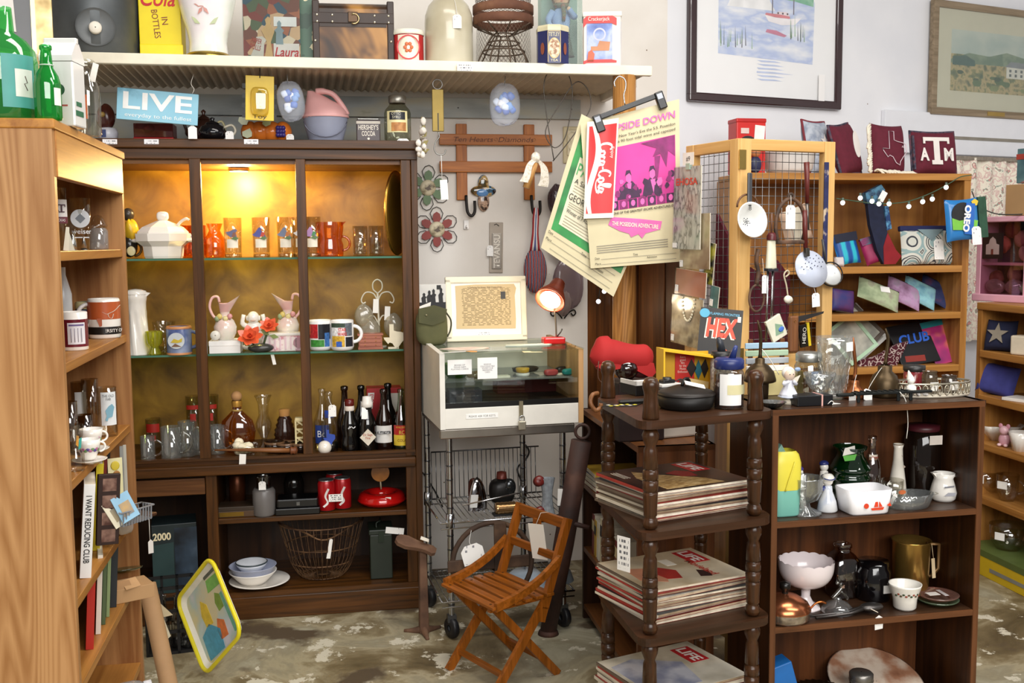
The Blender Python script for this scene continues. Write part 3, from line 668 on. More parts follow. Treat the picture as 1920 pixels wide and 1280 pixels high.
# minnow trap
t=T('minnow_trap','rusty wire mesh minnow trap with two iron bands','trap',ush(944,-.47),5)
rust=patch([(.3,'4a2a1c'),(.55,'6b4430'),(.75,'8a6248')],sc=9,detail=6,rough=.8,bump=.3)
for z in (78,98): t.lathe('iron_band',[(55,0),(57,1),(57,15),(55,16),(54,8),(55,0)],rust,at=(0,0,z),seg=32)
wr=M('5a4a3c',.6,.5)
for i in range(8):
    a=math.radians(45*i+10);t.tube('rib_wire',[(57*math.cos(a),57*math.sin(a),78),(20*math.cos(a),20*math.sin(a),62)],1.4,wr,n=5)
    t.tube('cone_wire',smoothpath([(18*math.cos(a),18*math.sin(a),62),(28*math.cos(a),28*math.sin(a),48),(46*math.cos(a),46*math.sin(a),18),(49*math.cos(a),49*math.sin(a),0)],3),1.5,wr,n=5)
for r,z in ((30,46),(40,30),(49,1),(18,62)): t.tube('hoop',[(r*math.cos(q*.314),r*math.sin(q*.314),z) for q in range(20)],1.5,wr,n=5,closed=True)
def mesh_cage(t,name,r0,r1,z0,z1,n,m,rr=.35,rot=1.2):
    vs=[];fs=[]
    def strand(pts):
        b=len(vs)
        for p in pts:
            q=Vector(p);vs.append(p);vs.append((p[0],p[1],p[2]+1.0))
        for i in range(len(pts)-1): fs.append((b+2*i,b+2*i+2,b+2*i+3,b+2*i+1))
    for i in range(n):
        for sg in (-1,1):
            strand([((r0+(r1-r0)*q/6)*math.cos(2*math.pi*i/n+sg*rot*q/6),(r0+(r1-r0)*q/6)*math.sin(2*math.pi*i/n+sg*rot*q/6),z0+(z1-z0)*q/6) for q in range(7)])
    return t.mesh(name,vs,fs,m)
mesh_cage(t,'wire_mesh',52,50,4,80,40,wr);mesh_cage(t,'wire_mesh',50,55,112,140,40,wr)
t.lathe('base_ring',[(40,0),(42,4),(34,6),(30,2)],patch([(.3,'5a2a1c'),(.7,'8a4a34')],sc=9,rough=.9),seg=28)
# doll in a clear box
t=T('boxed_doll','doll in a blue cardigan with tartan scarf inside a clear tall box','doll',ush(1052,-.42),4)
t.box('clear_box',-40,36,-30,34,0,165,glass('dfe9e4',.02,.03))
t.box('backing',-39,35,33,35,0,165,M('8ea39a',.6))
skin=M('e0b194',.5);cdg=M('8fa3cf',.8,var=.1)
t.lathe('skirt',[(1,78),(13,76),(16,70),(24,30),(26,28)],M('4a5648',.85,var=.3,sc=60),seg=18,sy=.7)
for x in (-7,8): t.lathe('leg',[(5,30),(4.5,16),(4,6),(6,0),(1,0)],M('e9dccb',.8),at=(x,-6,0),seg=10)
t.lathe('torso',[(13,66),(16,80),(18,98),(12,112),(6,118),(5,124)],cdg,seg=16,sy=.65)
for s in (-1,1):
    P=[(s*15,-2,110),(s*24,-5,94),(s*20,-14,78)] if s<0 else [(15,-2,110),(24,-8,100),(13,-16,112)]
    t.tube('sleeve',smoothpath(P,4),[6.5]*5+[5.2]*4,cdg,n=10);t.blob('hand',4,3.2,4.6,skin,at=P[-1],seg=10,rings=7)
hd=t.blob('head',14.5,13,16,skin,at=(0,-4,134));
for s in (-1,1): t.blob('eye',2,1,1.8,M('2c3a55',.2),at=(s*5.5,-16.4,135),seg=8,rings=6,up=hd)
t.blob('nose',1.6,1.8,1.8,skin,at=(0,-17.2,131),seg=8,rings=6,up=hd);t.blob('mouth',3,.8,1,M('b5524c'),at=(0,-16,126.4),seg=8,rings=5,up=hd)
t.blob('hair',18,15,20,M('7a5a3c',.7,var=.3,sc=40),at=(0,3,137),lump=.06)
t.lathe('scarf',[(7,116),(13,118),(15,123),(11,127)],patch([(.4,'8a7a5a'),(.5,'5c6a58'),(.6,'9a5a44')],sc=40,rough=.9),seg=16);t.tube('scarf_end',[(2,-14,120),(4,-17,104),(3,-16,90)],[4,4,3],patch([(.4,'8a7a5a'),(.5,'5c6a58'),(.6,'9a5a44')],sc=40,rough=.9))
# tea tin
t=T('tea_tin','eight-sided navy blue tea tin with oval portrait panel','tin',ush(1036,-.56),4,rot=(0,0,22.5+4-22.5))
nv=M('23285a',.3)
t.lathe('tin_body',[(1,0),(31,0),(31,60)],nv,seg=8,rot=(0,0,22.5),smooth=False);t.lathe('tin_lid',[(31.6,59),(32,66),(30,70),(1,71)],M('d6cdaa',.35),seg=8,rot=(0,0,22.5),smooth=False)
gl_=M('c9b27a',.4)
for r in range(4):
    pass
t.prism('oval_panel',ngon(1,24,0,11.5,19),.4,gl_,at=(0,-29.2,27));t.prism('oval_portrait',ngon(1,24,0,9.8,17),.4,patch([(.4,'e8d9bb'),(.6,'9a6a4a')],sc=90,rough=.5),at=(0,-29.6,27))
t.text('TETLEY',7,M('e9dfb6'),at=(0,-29.4,52),w=20);t.text('TEA',4,M('e9dfb6'),at=(0,-29.4,5),w=14)
t.box('gold_line',-11.5,11.5,-29.1,-28.8,57,58.2,gl_)
for s in (-1,1): t.box('gold_line',s*11.6-.6,s*11.6+.6,-29.1,-28.8,2,58,gl_);t.prism('side_medallion',ngon(1,16,0,4.5,11),.4,M('8a4a34',.4),at=(s*21.2,-21.2,27),rot=(0,0,s*45))
# cracker tin
t=T('picture_tin','tall white square tin printed with a blue and orange picture','tin',ush(1128,-.5),-3)
t.box('tin_body',-34,36,0,58,0,98,M('efe0d4',.35,var=.03),bv=2);t.box('tin_lid',-36,38,-2,60,96,106,M('efe9df',.35),bv=2.5)
t.box('picture_panel',-28,20,-.8,0,12,92,patch([(.3,'3f55a5'),(.45,'7d94cf'),(.55,'b9c4e0'),(.68,'4a68b5')],sc=9,rough=.4,detail=5))
t.lathe('printed_wheel',[(9,0),(12,0)],M('c9cbe0',.5),at=(-4,-1.1,64),rot=(90,0,0),seg=20)
t.prism('printed_wagon',[(-20,0),(14,0),(16,16),(-4,18),(-8,8),(-20,8)],.5,M('c98a62',.5),at=(0,-1.3,34));t.prism('printed_people',[(0,0),(12,0),(14,14),(8,22),(2,18)],.5,M('d9694a',.5),at=(-27,-1.6,14))
for z,h_ in ((84,15),(12,6)): t.prism('red_ribbon',[(-34,z-8 if h_>10 else z-3),(-28,z),(18,z),(28,z-4 if h_>10 else z),(28,z+h_*.6),(18,z+h_),(-26,z+h_),(-34,z+h_*.5)],.6,M('d8322f',.4),at=(0,-1.6,0))
t.text('Crackerjack',7,M('f6eee6'),at=(-5,-2.6,91),w=40);t.box('side_picture',36,36.6,6,50,12,88,patch([(.4,'c9c4e0'),(.55,'7f8fc4'),(.7,'e9dfe4')],sc=9,rough=.4))
# labels stuck on the shelf edge
for px,py,w_,l_ in ((197,106,46,'below the drum cooler'),(339,114,36,'below the pearly vase'),(872,126,30,'below the stoneware jug')):
    p=us.o; tt=T('shelf_label','printed white paper label stuck on the shelf edge '+l_,'label',WL.atw(px,py,-.622),10.5)
    tt.box('paper',-w_/2,w_/2,-1,-.4,-7,7,printed('f4f2ec','77777c',3,.5,14))
# ================================================================ on the cabinet top
def ctop(px,y=.1): return CB.w(CB.at(px,255,y)[0],y,1.7755)
t=T('rooster_figurine','dark red ceramic figurine on a blue and white base in the shadows','figurine',ctop(203,.06),9)
t.lathe('base',[(1,0),(17,0),(18,14),(15,22),(1,24)],M('cfd0da',.3));t.blob('figure',17,13,24,M('4a1f18',.25,var=.3),at=(-3,0,42),lump=.08);t.blob('beak',5,5,5,M('a98a4a',.4),at=(-6,-13,46));band(t,'blue_stripe',18.3,4,18,-30,0,M('3c4a78',.3))
t=T('red_tin_box','flat red tin box with a silver ornament behind the blue sign','tin',ctop(288,.1),9)
t.box('tin_body',-37,36,0,50,0,8,M('c21b20',.35),bv=1.5);t.box('clear_lid',-36,35,1,49,8,34,glass('c98a84',.12,.05,.25,'7a1f1c'),bv=1);t.blob('silver_ornament',11,6,9,M('c8c4ba',.25,.8),at=(-10,14,26),lump=.1)
def teapot(t,m,r,h,handle,hm,spout=True,lidm=None):
    t.lathe('pot_body',[(1,0),(r*.6,0),(r*.95,h*.25),(r,h*.5),(r*.8,h*.85),(r*.45,h)],m,seg=28);t.lathe('pot_lid',[(r*.5,h),(r*.42,h*1.1),(r*.15,h*1.18),(r*.12,h*1.24),(r*.2,h*1.34),(1,h*1.42)],lidm or m,seg=20)
    t.tube('handle',smoothpath([(r*.8,0,h*.8),(r*1.35,0,h*.95),(r*1.6,0,h*.6),(r*1.3,0,h*.25),(r*.85,0,h*.3)],4),r*.09,hm)
    if spout: t.tube('spout',smoothpath([(-r*.85,0,h*.35),(-r*1.25,0,h*.5),(-r*1.55,0,h*.95)],4),[r*.24]*5+[r*.12]*4,m)
t=T('brown_teapot','brown glazed teapot with a pale ring handle on the cabinet top','teapot',ctop(383,.22),9);teapot(t,M('3d231c',.2,var=.3),24,46,1,M('c4bb8c',.4))
t=T('black_teapot','glossy black teapot with a tag, in front of the brown teapot','teapot',ctop(399,.04),9);teapot(t,M('101014',.08,var=0),26,30,1,M('d0c8b4',.4),spout=False);pricetag(t,32,-14,8,15,16);
t=T('hanging_tag_card','white price tag dangling below the blue sign','tag',WL.atw(361,247,-.52),9);t.prism('card',[(-8,-13),(8,-13),(8,7),(0,13),(-8,7)],.5,printed('f4f2ee','9a9a9e',4,.3,5));t.tube('string',[(0,0,10),(-1,0,26)],.5,M('dddddd'),n=4)
# pumpkin jar
t=T('pumpkin_jar','orange ceramic pumpkin jar with leaves and blue grapes','jar',ctop(500,.1),9)
og=M('d9762a',.15,var=.15)
for x,r in ((-30,17),(-12,20),(10,20),(30,17)): t.blob('pumpkin_lobe',r,20,20,og,at=(x,0,19),seg=18)
for x,z,a in ((-34,14,20),(2,36,-30),(-40,38,40)): t.prism('leaf',[(-9,0),(-3,6),(2,11),(8,5),(10,-2),(3,-8),(-6,-7)],2,M('a9ae7c',.3),at=(x,-22,z),rot=(0,a,0))
for i in range(9): t.blob('grape',4.4,4.4,4.4,M('3a2f78',.2),at=(22+(i%3)*5,-21,12+(i//3)*6.4),seg=10,rings=7)
t.tube('stem',[(0,0,38),(-4,0,50),(-12,0,52)],[5,4,3],M('6a7a4a',.5));pricetag(t,44,-22,6,14,15)
# pink watering can / bucket
t=T('pink_bucket','pink and grey plastic pail with a looped pink handle','pail',ctop(611,.06),9)
gm=M('8b90a4',.5,var=.06);pk=M('e0a8a6',.45,var=.05)
t.lathe('pail_base',[(1,0),(30,0),(32,3),(39,28),(42,46)],gm,seg=32,sy=.75)
def lidf(u,v):
    a=u*2*math.pi;r=1-v**1.6*.86;x=42*math.cos(a)*r;y=31*math.sin(a)*r
    return (x-v*26*(v),y,46+v*47-abs(x)*.0+ (x*.10 if v<.6 else 0)*(1-v))
t.grid('pail_lid',lidf,28,8,pk,cu=True);t.lathe('lid_rim',[(43,44),(44,46),(43,49)],pk,seg=32,sy=.76)
t.tube('loop_handle',smoothpath([(-16,-4,92),(-2,-6,92),(16,-6,86),(32,-4,66),(41,-2,50)],5),[6]*6+[5]*15,pk,n=10);t.tube('bail',[(40*math.cos(math.radians(a)),-28-3*math.sin(math.radians(-a)),40+34*math.sin(math.radians(a))) for a in range(-170,-9,16)],1,M('5a5c6a',.4,.6),n=6)
# cocoa tin
t=T('cocoa_tin','small square brown cocoa tin with cream lettering','tin',ctop(691,.05),9)
t.box('tin_body',-22,22,0,24,0,41,M('331a1c',.35),bv=1.2);t.box('tin_lid',-20,20,1,23,41,44,M('8a8a86',.3,.8),bv=1);t.box('top_stripe',-22.2,22.2,-.3,2,33.5,38.5,M('cfc6b8',.4))
t.text("HERSHEY'S",8.6,M('efe6d8'),at=(0,-.5,27),w=37,bold=.015);t.text('COCOA',8.6,M('efe6d8'),at=(0,-.5,15.5),w=25,bold=.015);t.prism('dot',ngon(2.2,12),.3,M('efe6d8'),at=(0,-.5,6))
# cookie jar glass
t=T('cookie_jar','clear glass jar with metal lid and cookie label on the cabinet corner','jar',ctop(746,.03),9)
t.lathe('glass_body',[(1,1),(22,1),(25,4),(25,52),(23,58),(16,66),(14,72)],glass('d8dccf',.12),seg=28);t.lathe('metal_lid',[(15.5,70),(16.5,72),(16.5,83),(14,85),(1,85)],M('9a978e',.35,.8),seg=24)
band(t,'label',25.4,15,54,-52,42,M('e3d9a4',.4));band(t,'dark_oval',25.8,38,52,-38,30,M('22242c',.35));t.text('OTTO\'S\nSYRUP',4.2,M('d9d4bd'),at=(-2,0,45.5),w=22,cyl=26.2)
band(t,'cookie',25.8,17,33,-30,34,patch([(.4,'a86f3c'),(.6,'c58d52')],sc=60));pricetag(t,8,-27,-2,26,10)
t=T('dried_flowers','spray of white silk flowers hanging off the cabinet corner','flowers',ctop(787,.0),9)
for i in range(16):
    a=random.random()*6.28;t.blob('flower',4+random.random()*3,4,5+random.random()*3,M(('d8d2c8','b4aba2','efe9e0')[i%3],.8),at=(random.uniform(-6,9),random.uniform(-8,6)-26,random.uniform(-28,34)),seg=8,rings=6,lump=.2)
for i in range(5): t.prism('leaf',[(0,0),(6,4),(14,2),(7,-4)],.6,M('8a7f4c',.7),at=(2,-30,-20+i*12),rot=(0,-20*i,0))
t.tube('stem',smoothpath([(0,-20,2),(2,-30,-10),(4,-28,-30)],3),1,M('6a5a3a'))
for px,l_ in ((206,'at the left end'),(284,'under the red tin'),(471,'under the pumpkin jar')):
    tt=T('shelf_label','small printed label on the cabinet top edge '+l_,'label',CB.atw(px,265,-.027),9.8);tt.box('paper',-13,13,-.6,0,-5,4,printed('efedf0','8a8a90',2,.5,8))
# ================================================================ hanging under the long shelf
t=T('live_sign','light blue wooden sign with white lettering LIVE','sign',WL.atw(296,200,-.52),10,rot=(0,4.4,10))
t.box('board',-73,73,-3,3,-29,29,patch([(.36,'5f97b0'),(.42,'8cc4dc'),(.7,'9bd0e4')],sc=6,detail=6,rough=.6),bv=1)
t.text('LIVE',30,M('f4f6f4',.6),at=(0,-3.6,7),w=124,bold=.02);t.text('everyday to the fullest',7,M('eef4f4'),at=(2,-3.6,-20),w=120)
t.tube('hanging_wire',smoothpath([(60,0,28),(64,0,38),(58,0,48),(62,0,66)],3),.8,M('c9c4bb',.4,.6))
t=T('toy_pack','yellow blister card toy pack hung from the shelf','toy pack',WL.atw(487,187,-.54),10,rot=(0,2,10))
t.box('back_card',-26,26,0,1.2,-38,44,M('e2c018',.4,var=.08),bv=.4);t.blob('blister',17,9,27,glass('f4e7a8',.14,.05,.25,'e8d060'),at=(0,-2,-4),e=.5)
t.blob('toy_figure',7,5,12,M('1f1c1a',.4),at=(0,-5,4));t.blob('toy_head',6,5,6,M('e8dc6a',.4),at=(2,-6,-14));t.text('Toy',7,M('3a2a18'),at=(0,-.8,-32),w=26)
for i in range(4): t.box('check_square',-32,-26,.2,.9,-34+i*18,-25+i*18,M('141414'));t.box('check_square',26,31,.2,.9,-34+i*18,-25+i*18,M('141414'))
t.tube('hook',[(0,0,40),(0,0,60)],.9,M('3a3835',.4,.7))
def baggie(px,py,dy,label,w_,h_,tilt):
    t=T('plastic_bag',label,'bag',WL.atw(px,py,dy),10,rot=(0,tilt,10))
    t.blob('bag_film',w_,7,h_,glass('f2f4fa',.04,.45,.14,'e8ecf4'),e=.75,lump=.07)
    for i in range(12): t.blob('wrapped_piece',w_*.28,4,h_*.17,M(('3f74c8','dfe8f4','6fa2dc','f4f4f6','2f5cb0')[i%5],.35),at=(random.uniform(-.5,.5)*w_,random.uniform(-2,2),random.uniform(-.62,.5)*h_),rot=(0,random.uniform(0,90),0),e=.6,seg=10,rings=7)
    t.tube('hook',[(0,0,h_-4),(2,0,h_+14)],.8,M('8a8a88',.4,.7),n=5)
baggie(545,190,-.55,'clear bag of blue and white candies next to the yellow toy pack',25,36,-8)
baggie(946,196,-.5,'clear bag of blue pieces hanging alone above the wooden rack',29,38,0)
# brass spring scale
t=T('spring_scale','brass hanging spring scale with a wire hook and long white tag','scale',WL.atw(821,208,-.5),10)
br=M('7d6a38',.45,.75,var=.12)
t.box('plate',-11,11,-2,2,-38,40,br,bv=1);t.box('slot',-1,1,-2.4,-1.8,-36,-4,M('1c1810'));t.tube('ring',[(9*math.cos(a*.4),0,49+9*math.sin(a*.4)) for a in range(16)],1.1,M('9a9a98',.3,.9),closed=True,n=6)
t.tube('hook',smoothpath([(0,0,-38),(2,0,-48),(-4,0,-56),(-8,0,-70),(-2,0,-80),(10,0,-80),(14,0,-72)],4),1.2,M('8f8e8a',.3,.9))
t.tube('string',[(5,0,-80),(6,0,-128)],.7,M('eeeeea'),n=5);t.prism('price_tag',rect(-5,9,-165,-128),.6,printed('f7f6f2','c9788a',6,.2,4),rot=(0,-3,0))
# wire loop and rolling pin with lace
t=T('wire_hanger','twisted wire loop hanging from the shelf end','wire',WL.atw(1050,215,-.5),10)
wm_=M('55504a',.4,.8)
t.tube('wire_loop',smoothpath([(-12,0,-85),(-26,0,0),(-30,0,60),(-10,0,88),(14,0,78),(24,0,40),(16,0,-20),(4,0,-52),(-14,0,-60),(-28,0,-30),(0,0,20),(30,0,60),(52,0,50),(60,0,20),(46,0,-10),(10,0,-58),(-14,0,-86)],5),1,wm_,n=5)
t=T('lace_handle','small wooden rolling handle tied with a cream lace bow','utensil',WL.atw(1004,322,-.48),10)
t.tube('wooden_handle',[(-18,0,-30),(2,0,22)],[7,6],wood('d9a868','b88448',sc=20),n=12)
lace=patch([(.4,'d8cfbb'),(.5,'f2ecdf')],sc=120,rough=.9)
for P,w0 in (([(0,26),(-12,14),(-18,-6),(-24,-18)],8),([(0,26),(14,10),(16,-14),(12,-26)],10)):
    L_=smoothpath([(x,-7,z) for x,z in P],4)
    t.mesh('lace_tail',[(x-w0*(.5+.5*i/len(L_)),y,z) for i,(x,y,z) in enumerate(L_)]+[(x+w0*(.5+.5*i/len(L_)),y-2,z-3) for i,(x,y,z) in enumerate(L_)],[(i,i+1,len(L_)+i+1,len(L_)+i) for i in range(len(L_)-1)],lace,smooth=True)
t.blob('lace_knot',9,8,10,lace,at=(0,-4,26),lump=.1)
# ================================================================ on the oak bookcase top
def btop(x,y): return BK.w(x,y,zt+.0005)
def bpx(px,py,y): q=BK.atz(px,py,zt);return btop(*q)
gbm=glass('2f9a48',.12,.03);gb2=glass('4fcc70',.14,.03,.35,'109a38')
t=T('green_demijohn','big green glass bottle with a teal label at the picture edge','bottle',btop(.085,.105),30)
r_=52
t.lathe('glass_body',[(1,0),(54,0),(58,6),(58,110),(54,132),(40,150),(20,164),(17,210)],glass('86dc92',.14,.02,.35,'35a84a'),seg=36);t.lathe('inner_tint',[(1,3),(54,3),(54.5,96),(1,97)],glass('5fb070',.02),seg=28)  # inner green cylinder deepens the colour of the lower bottle
band(t,'label',58.5,22,118,-10,52,M('4f9f96',.5));band(t,'label_panel',59,42,92,12,46,M('dfe2d8',.5))
t.tube('label_line',[(59.4*math.sin(math.radians(a)),-59.4*math.cos(math.radians(a)),z) for a,z in ((30,80),(34,68),(28,66),(34,54))],.8,M('5a4a3a'),n=4)
t=T('soda_bottle','slim green soda bottle with raised white lettering on the bookcase','bottle',bpx(92,226,.1),30)
t.lathe('glass_body',[(1,0),(22,0),(24,4),(24,66),(20,82),(12,96),(10,118),(9,128),(11,130),(11,136),(9,138)],gb2,seg=24);band(t,'white_print',24.4,26,58,20,60,M('dfe8dc',.5));t.lathe('rim_ring',[(12,100),(13.5,101),(12,102)],M('d8e4d8'),seg=20)
t=T('milk_carton_jar','white ceramic milk carton shaped jar with a green emblem','jar',bpx(122,240,.1),BK.deg-90-8)
cw=M('e8e7e4',.2,coat=.5,var=.02)
t.box('carton_body',-30,30,-30,30,0,118,cw,bv=3);t.prism('carton_roof',[(-32,118),(32,118),(32,128),(8,154),(-8,154),(-32,128)],60,cw,pl='yz',at=(-30,0,0),rot=(0,0,0))
t.box('roof_ridge',-30,30,-6,6,150,164,cw,bv=2)
t.lathe('emblem_crown',[(1,0),(11,0)],M('2f5a3c',.4),at=(3,-30.6,66),rot=(90,0,0));t.box('emblem_trunk',1.4,4.6,-30.8,-30.4,44,58,M('2f5a3c',.4));t.box('print_line',-10,18,-30.6,-30.2,36,39,M('b0504a'));t.box('green_lettering',30.2,30.8,-24,14,20,30,M('2f6a4c'))
t.box('green_lettering',30.2,30.8,-20,6,38,46,M('2f6a4c'))
t=T('clear_bottle','clear glass milk bottle beside the white carton jar','bottle',bpx(167,256,.1),10)
t.lathe('glass_body',[(1,1),(21,1),(23,4),(23,78),(21,92),(14,112),(13,126),(15.5,128),(15.5,138),(14,140)],glass('efeee6',.16,.03),seg=28);band(t,'orange_print',23.4,30,74,-16,10,M('c9632c',.5));t.prism('paper_tag',[(-5,0),(6,-2),(14,30),(4,34)],.5,M('efece4'),at=(12,-14,100))
# gold framed mirror high on the left
t=T('gilt_frame','large gilt framed picture standing behind the green bottle','picture',aty(20,40,2.9),18,k=2.9/F)
gf=patch([(.35,'8a7040'),(.55,'c9b27c'),(.7,'e2d2a4')],sc=14,rough=.4,metal=.4)
for nm,P in (('frame_side',[(42,-90),(70,-90),(70,160),(42,160)]),('frame_bottom',[(-180,-34),(42,-62),(70,-90),(-180,-60)])): t.prism(nm,P,10,gf)
t.prism('frame_lip',[(34,-50),(42,-58),(42,160),(34,160)],8,M('d8c898',.35,.5),at=(0,2,0));t.prism('picture_sheet',[(-180,-26),(34,-52),(34,160),(-180,160)],4,M('3a3a3c',.3),at=(0,6,0));t.prism('mat_corner',[(-180,20),(8,-18),(0,160),(-180,160)],2,M('d4d0ca',.5),at=(0,3.5,0))
# ================================================================ inside the china cabinet
def fpx(fr,px,z,y):
    py=640.
    for _ in range(6):
        x,zz=fr.at(px,py,y);p=fr.w(x,y,z);py+=(zz-z)/kof(p)
    return fr.w(fr.at(px,py,y)[0],y,z)
CZ=[1.3525,1.0015,.6125,.3855,.1055]
def ci(px,lv,y): return fpx(CB,px,CZ[lv],y)
GA=CB.deg
amber=glass('f4c480',.09,.04);clear=glass('f0f0ea',.16,.03);clr2=glass('f6f5f0',.13,.04)
crys=glass('f4f5f3',.16,.05,.06,'e6ecee')
china=M('f1ece4',.15,var=.02,coat=.5)
# --- top glass shelf
t=T('figural_jug','yellow and black figural jug behind the oak bookcase edge','jug',ci(244,0,.14),GA)
t.blob('jug_body',15,15,22,M('2a241c',.2,var=.3),at=(0,0,24));t.blob('yellow_mane',14,12,20,M('d8b02a',.3,var=.2,bump=.4),at=(4,-4,52),lump=.15);t.blob('head',11,11,12,M('3a342c',.3),at=(0,0,82));t.tube('handle',arc(8,18,13,-90,90,8),2.6,M('6a4a20',.3));t.blob('painted_disc',8,2,9,M('e0d2a0',.3),at=(5,-14,14))
t=T('soup_tureen','white octagonal soup tureen with a ladle handle sticking out','tureen',ci(308,0,.12),GA)
t.lathe('bowl',[(1,0),(34,0),(36,4),(38,22),(50,32),(51,46),(46,46),(44,32),(1,6)],china,seg=8,rot=(0,0,22.5),smooth=False,sy=.8)
t.lathe('tureen_lid',[(47,46),(47,49),(38,58),(20,66),(10,70),(1,71)],china,seg=8,rot=(0,0,22.5),smooth=False,sy=.8);t.blob('lid_knob',11,7,9,china,at=(0,0,78),e=.7)
for s in (-1,1): t.blob('side_handle',8,7,4,china,at=(s*50,0,33))
t.tube('ladle_handle',smoothpath([(24,0,58),(33,-2,68),(42,-2,73),(48,-2,71)],4),[3]*10+[2]*3,china)
def tumbler(name,label,px,y,r0,r1,h,m,lv=0,group=None,base=4,wall=True):
    t=T(name,label,'glass',ci(px,lv,y),GA,group=group)
    t.lathe('glass_body',[(1,base),(r0*.9,base),(r0*.92,base+1),(r1*.95,h),(r1,h),(r0,0),(1,0)],m,seg=24)
    return t
t=tumbler('amber_tumbler','amber glass tumbler behind the tureen ladle','362',0,1,1,1,amber) if 0 else None
for px,y,l in ((356,.20,'first amber tumbler, just behind the tureen'),(374,.24,'second amber tumbler, half hidden by the cabinet stile')): tumbler('amber_tumbler',l,px,y,13,15,60,amber,group='amber glassware')
t=T('amber_decanter','round amber glass carafe just right of the first cabinet stile','carafe',ci(404,0,.2),GA);t.lathe('glass_body',[(1,0),(17,0),(19,5),(19,34),(14,42),(10,50),(13,58),(15,63)],glass('f4c07c',.11,.04),seg=24)
birds=(('first bird tumbler, closest to the round amber carafe',438,.10,'6a6a8a','8a5a4a'),('second bird tumbler, with a bluebird and a red bird',491,.10,'4a4f9a','c4452c'),('third bird tumbler, with an orange-breasted bird',537,.10,'6f7a94','c9772c'),('fourth bird tumbler, half behind the second cabinet stile',566,.12,'f0f0f0','3f4a6a'),('bird tumbler with green leaves, peeking past the second stile',586,.13,'b48ac0','4a8a5a'))
for l,px,y,c1,c2 in birds:
    t=tumbler('bird_tumbler','clear '+l,px,y,15,17,74,clr2,group='bird tumblers',base=9)
    band(t,'white_label',16.2,18,34,-38,38,M('f2ead8',.5));b1=t.prism('printed_bird',[(-12,8),(-7,3),(0,0),(6,3),(12,-5),(9,6),(6,12),(9,15),(4,18),(0,15),(-6,10)],.5,M(c1,.5),at=(-2,-17.4,37),rot=(0,random.uniform(-20,20),0))
    t.prism('bird_breast',[(-3,0),(4,1),(6,8),(0,9)],.4,M(c2,.5),at=(2,-18,38));t.prism('printed_leaf',[(-8,0),(0,4),(8,1),(1,-3)],.4,M('5a7a4a',.5),at=(5,-17.6,35))
    t.lathe('heavy_base',[(1,0),(15.2,0),(15.5,6),(1,8)],glass('f2ead0',.2),seg=20)
t=T('amber_pitcher','squat amber glass pitcher with a pulled lip','pitcher',ci(619,0,.14),GA)
t.lathe('glass_body',[(1,0),(24,0),(25,4),(25,22),(22,30),(24,40),(26,54),(25,64)],glass('f0b66c',.11,.04),seg=28);t.prism('lip',[(0,0),(9,2),(0,-8)],6,glass('f0b66c',.11,.04),at=(22,-3,63));t.tube('handle',arc(24,24,13,-98,98,10),2.4,glass('f0b66c',.11,.04))
for px,l in ((676,'clear plain tumbler left of the brass plate, next to the amber pitcher'),(706,'clear plain tumbler touching the brass plate')):
    t=tumbler('clear_tumbler',l,px,.13,13,14,56,clr2,group='clear tumblers')
    for q in range(8): t.box('facet_line',-.4,.4,-.4,.4,4,52,glass('ffffff',.12,.1),at=(13.4*math.cos(q*.785),13.4*math.sin(q*.785),0))
t=T('brass_plate','oval polished brass plate leaning against the cabinet side','plate',ci(745,0,.16),GA,rot=(0,0,68+GA))
bp_=M('b98a34',.38,.8,var=.1)
t.lathe('plate_dish',[(1,-3),(44,-3),(50,-1),(64,0),(66,1.5),(64,3),(48,1),(1,-1)],bp_,at=(0,0,79),rot=(90,0,0),sy=1.18,seg=40);t.tube('rim_bead',[(65*math.cos(a*.1571),0,79+65*1.18*math.sin(a*.1571)) for a in range(40)],2,M('c89a48',.22,.95),closed=True,n=6)
# --- middle glass shelf
t=T('swirl_carafe','tall white carafe with swirled ribs behind the bookcase edge','carafe',ci(259,1,.10),GA)
t.grid('carafe_body',lambda u,v:((lambda a,r:(r*math.cos(a),r*math.sin(a),v*112))(u*6.283,(24-6*min(1,v*1.6)+2*math.exp(-((v-.95)/.06)**2))*(1+.05*math.cos(8*(u*6.283)+5*v)*(v<.72)))),48,24,china,cu=True);t.lathe('carafe_lid',[(20,112),(19,118),(10,121),(1,122)],china);t.prism('spout',[(16,104),(27,114),(18,116)],8,china,at=(0,-4,0))
t=T('crystal_goblet','clear crystal goblet behind the yellow glass cup','goblet',ci(309,1,.18),GA);t.lathe('goblet_glass',[(14,0),(14,1),(3,4),(2.5,20),(10,28),(19,40),(21,56)],clr2,seg=24)
t=T('yellow_glass','small yellow-green glass cup in front of the white carafe','cup',ci(290,1,.06),GA);t.lathe('cup_glass',[(1,0),(12,0),(12,3),(8,12),(8,15),(14,22),(15,44)],glass('d6d84a',.14,.04,.25,'c8c832'),seg=20,flute=(10,.05))
t=T('blue_stein','blue stoneware mug with a raised yellow medallion','mug',ci(337,1,.06),GA)
t.lathe('mug_body',[(1,0),(22,0),(23,2),(23,50),(21,52),(20,50),(20,6),(1,6)],patch([(.4,'4a5a8c'),(.55,'7f8fb4'),(.7,'aab4cc')],sc=10,rough=.25,detail=5));t.lathe('rim_band',[(23.3,48),(23.6,50),(22,53),(20,52)],M('c98a5a',.4));t.lathe('base_band',[(23.3,0),(23.5,3),(23.2,4)],M('c98a5a',.4))
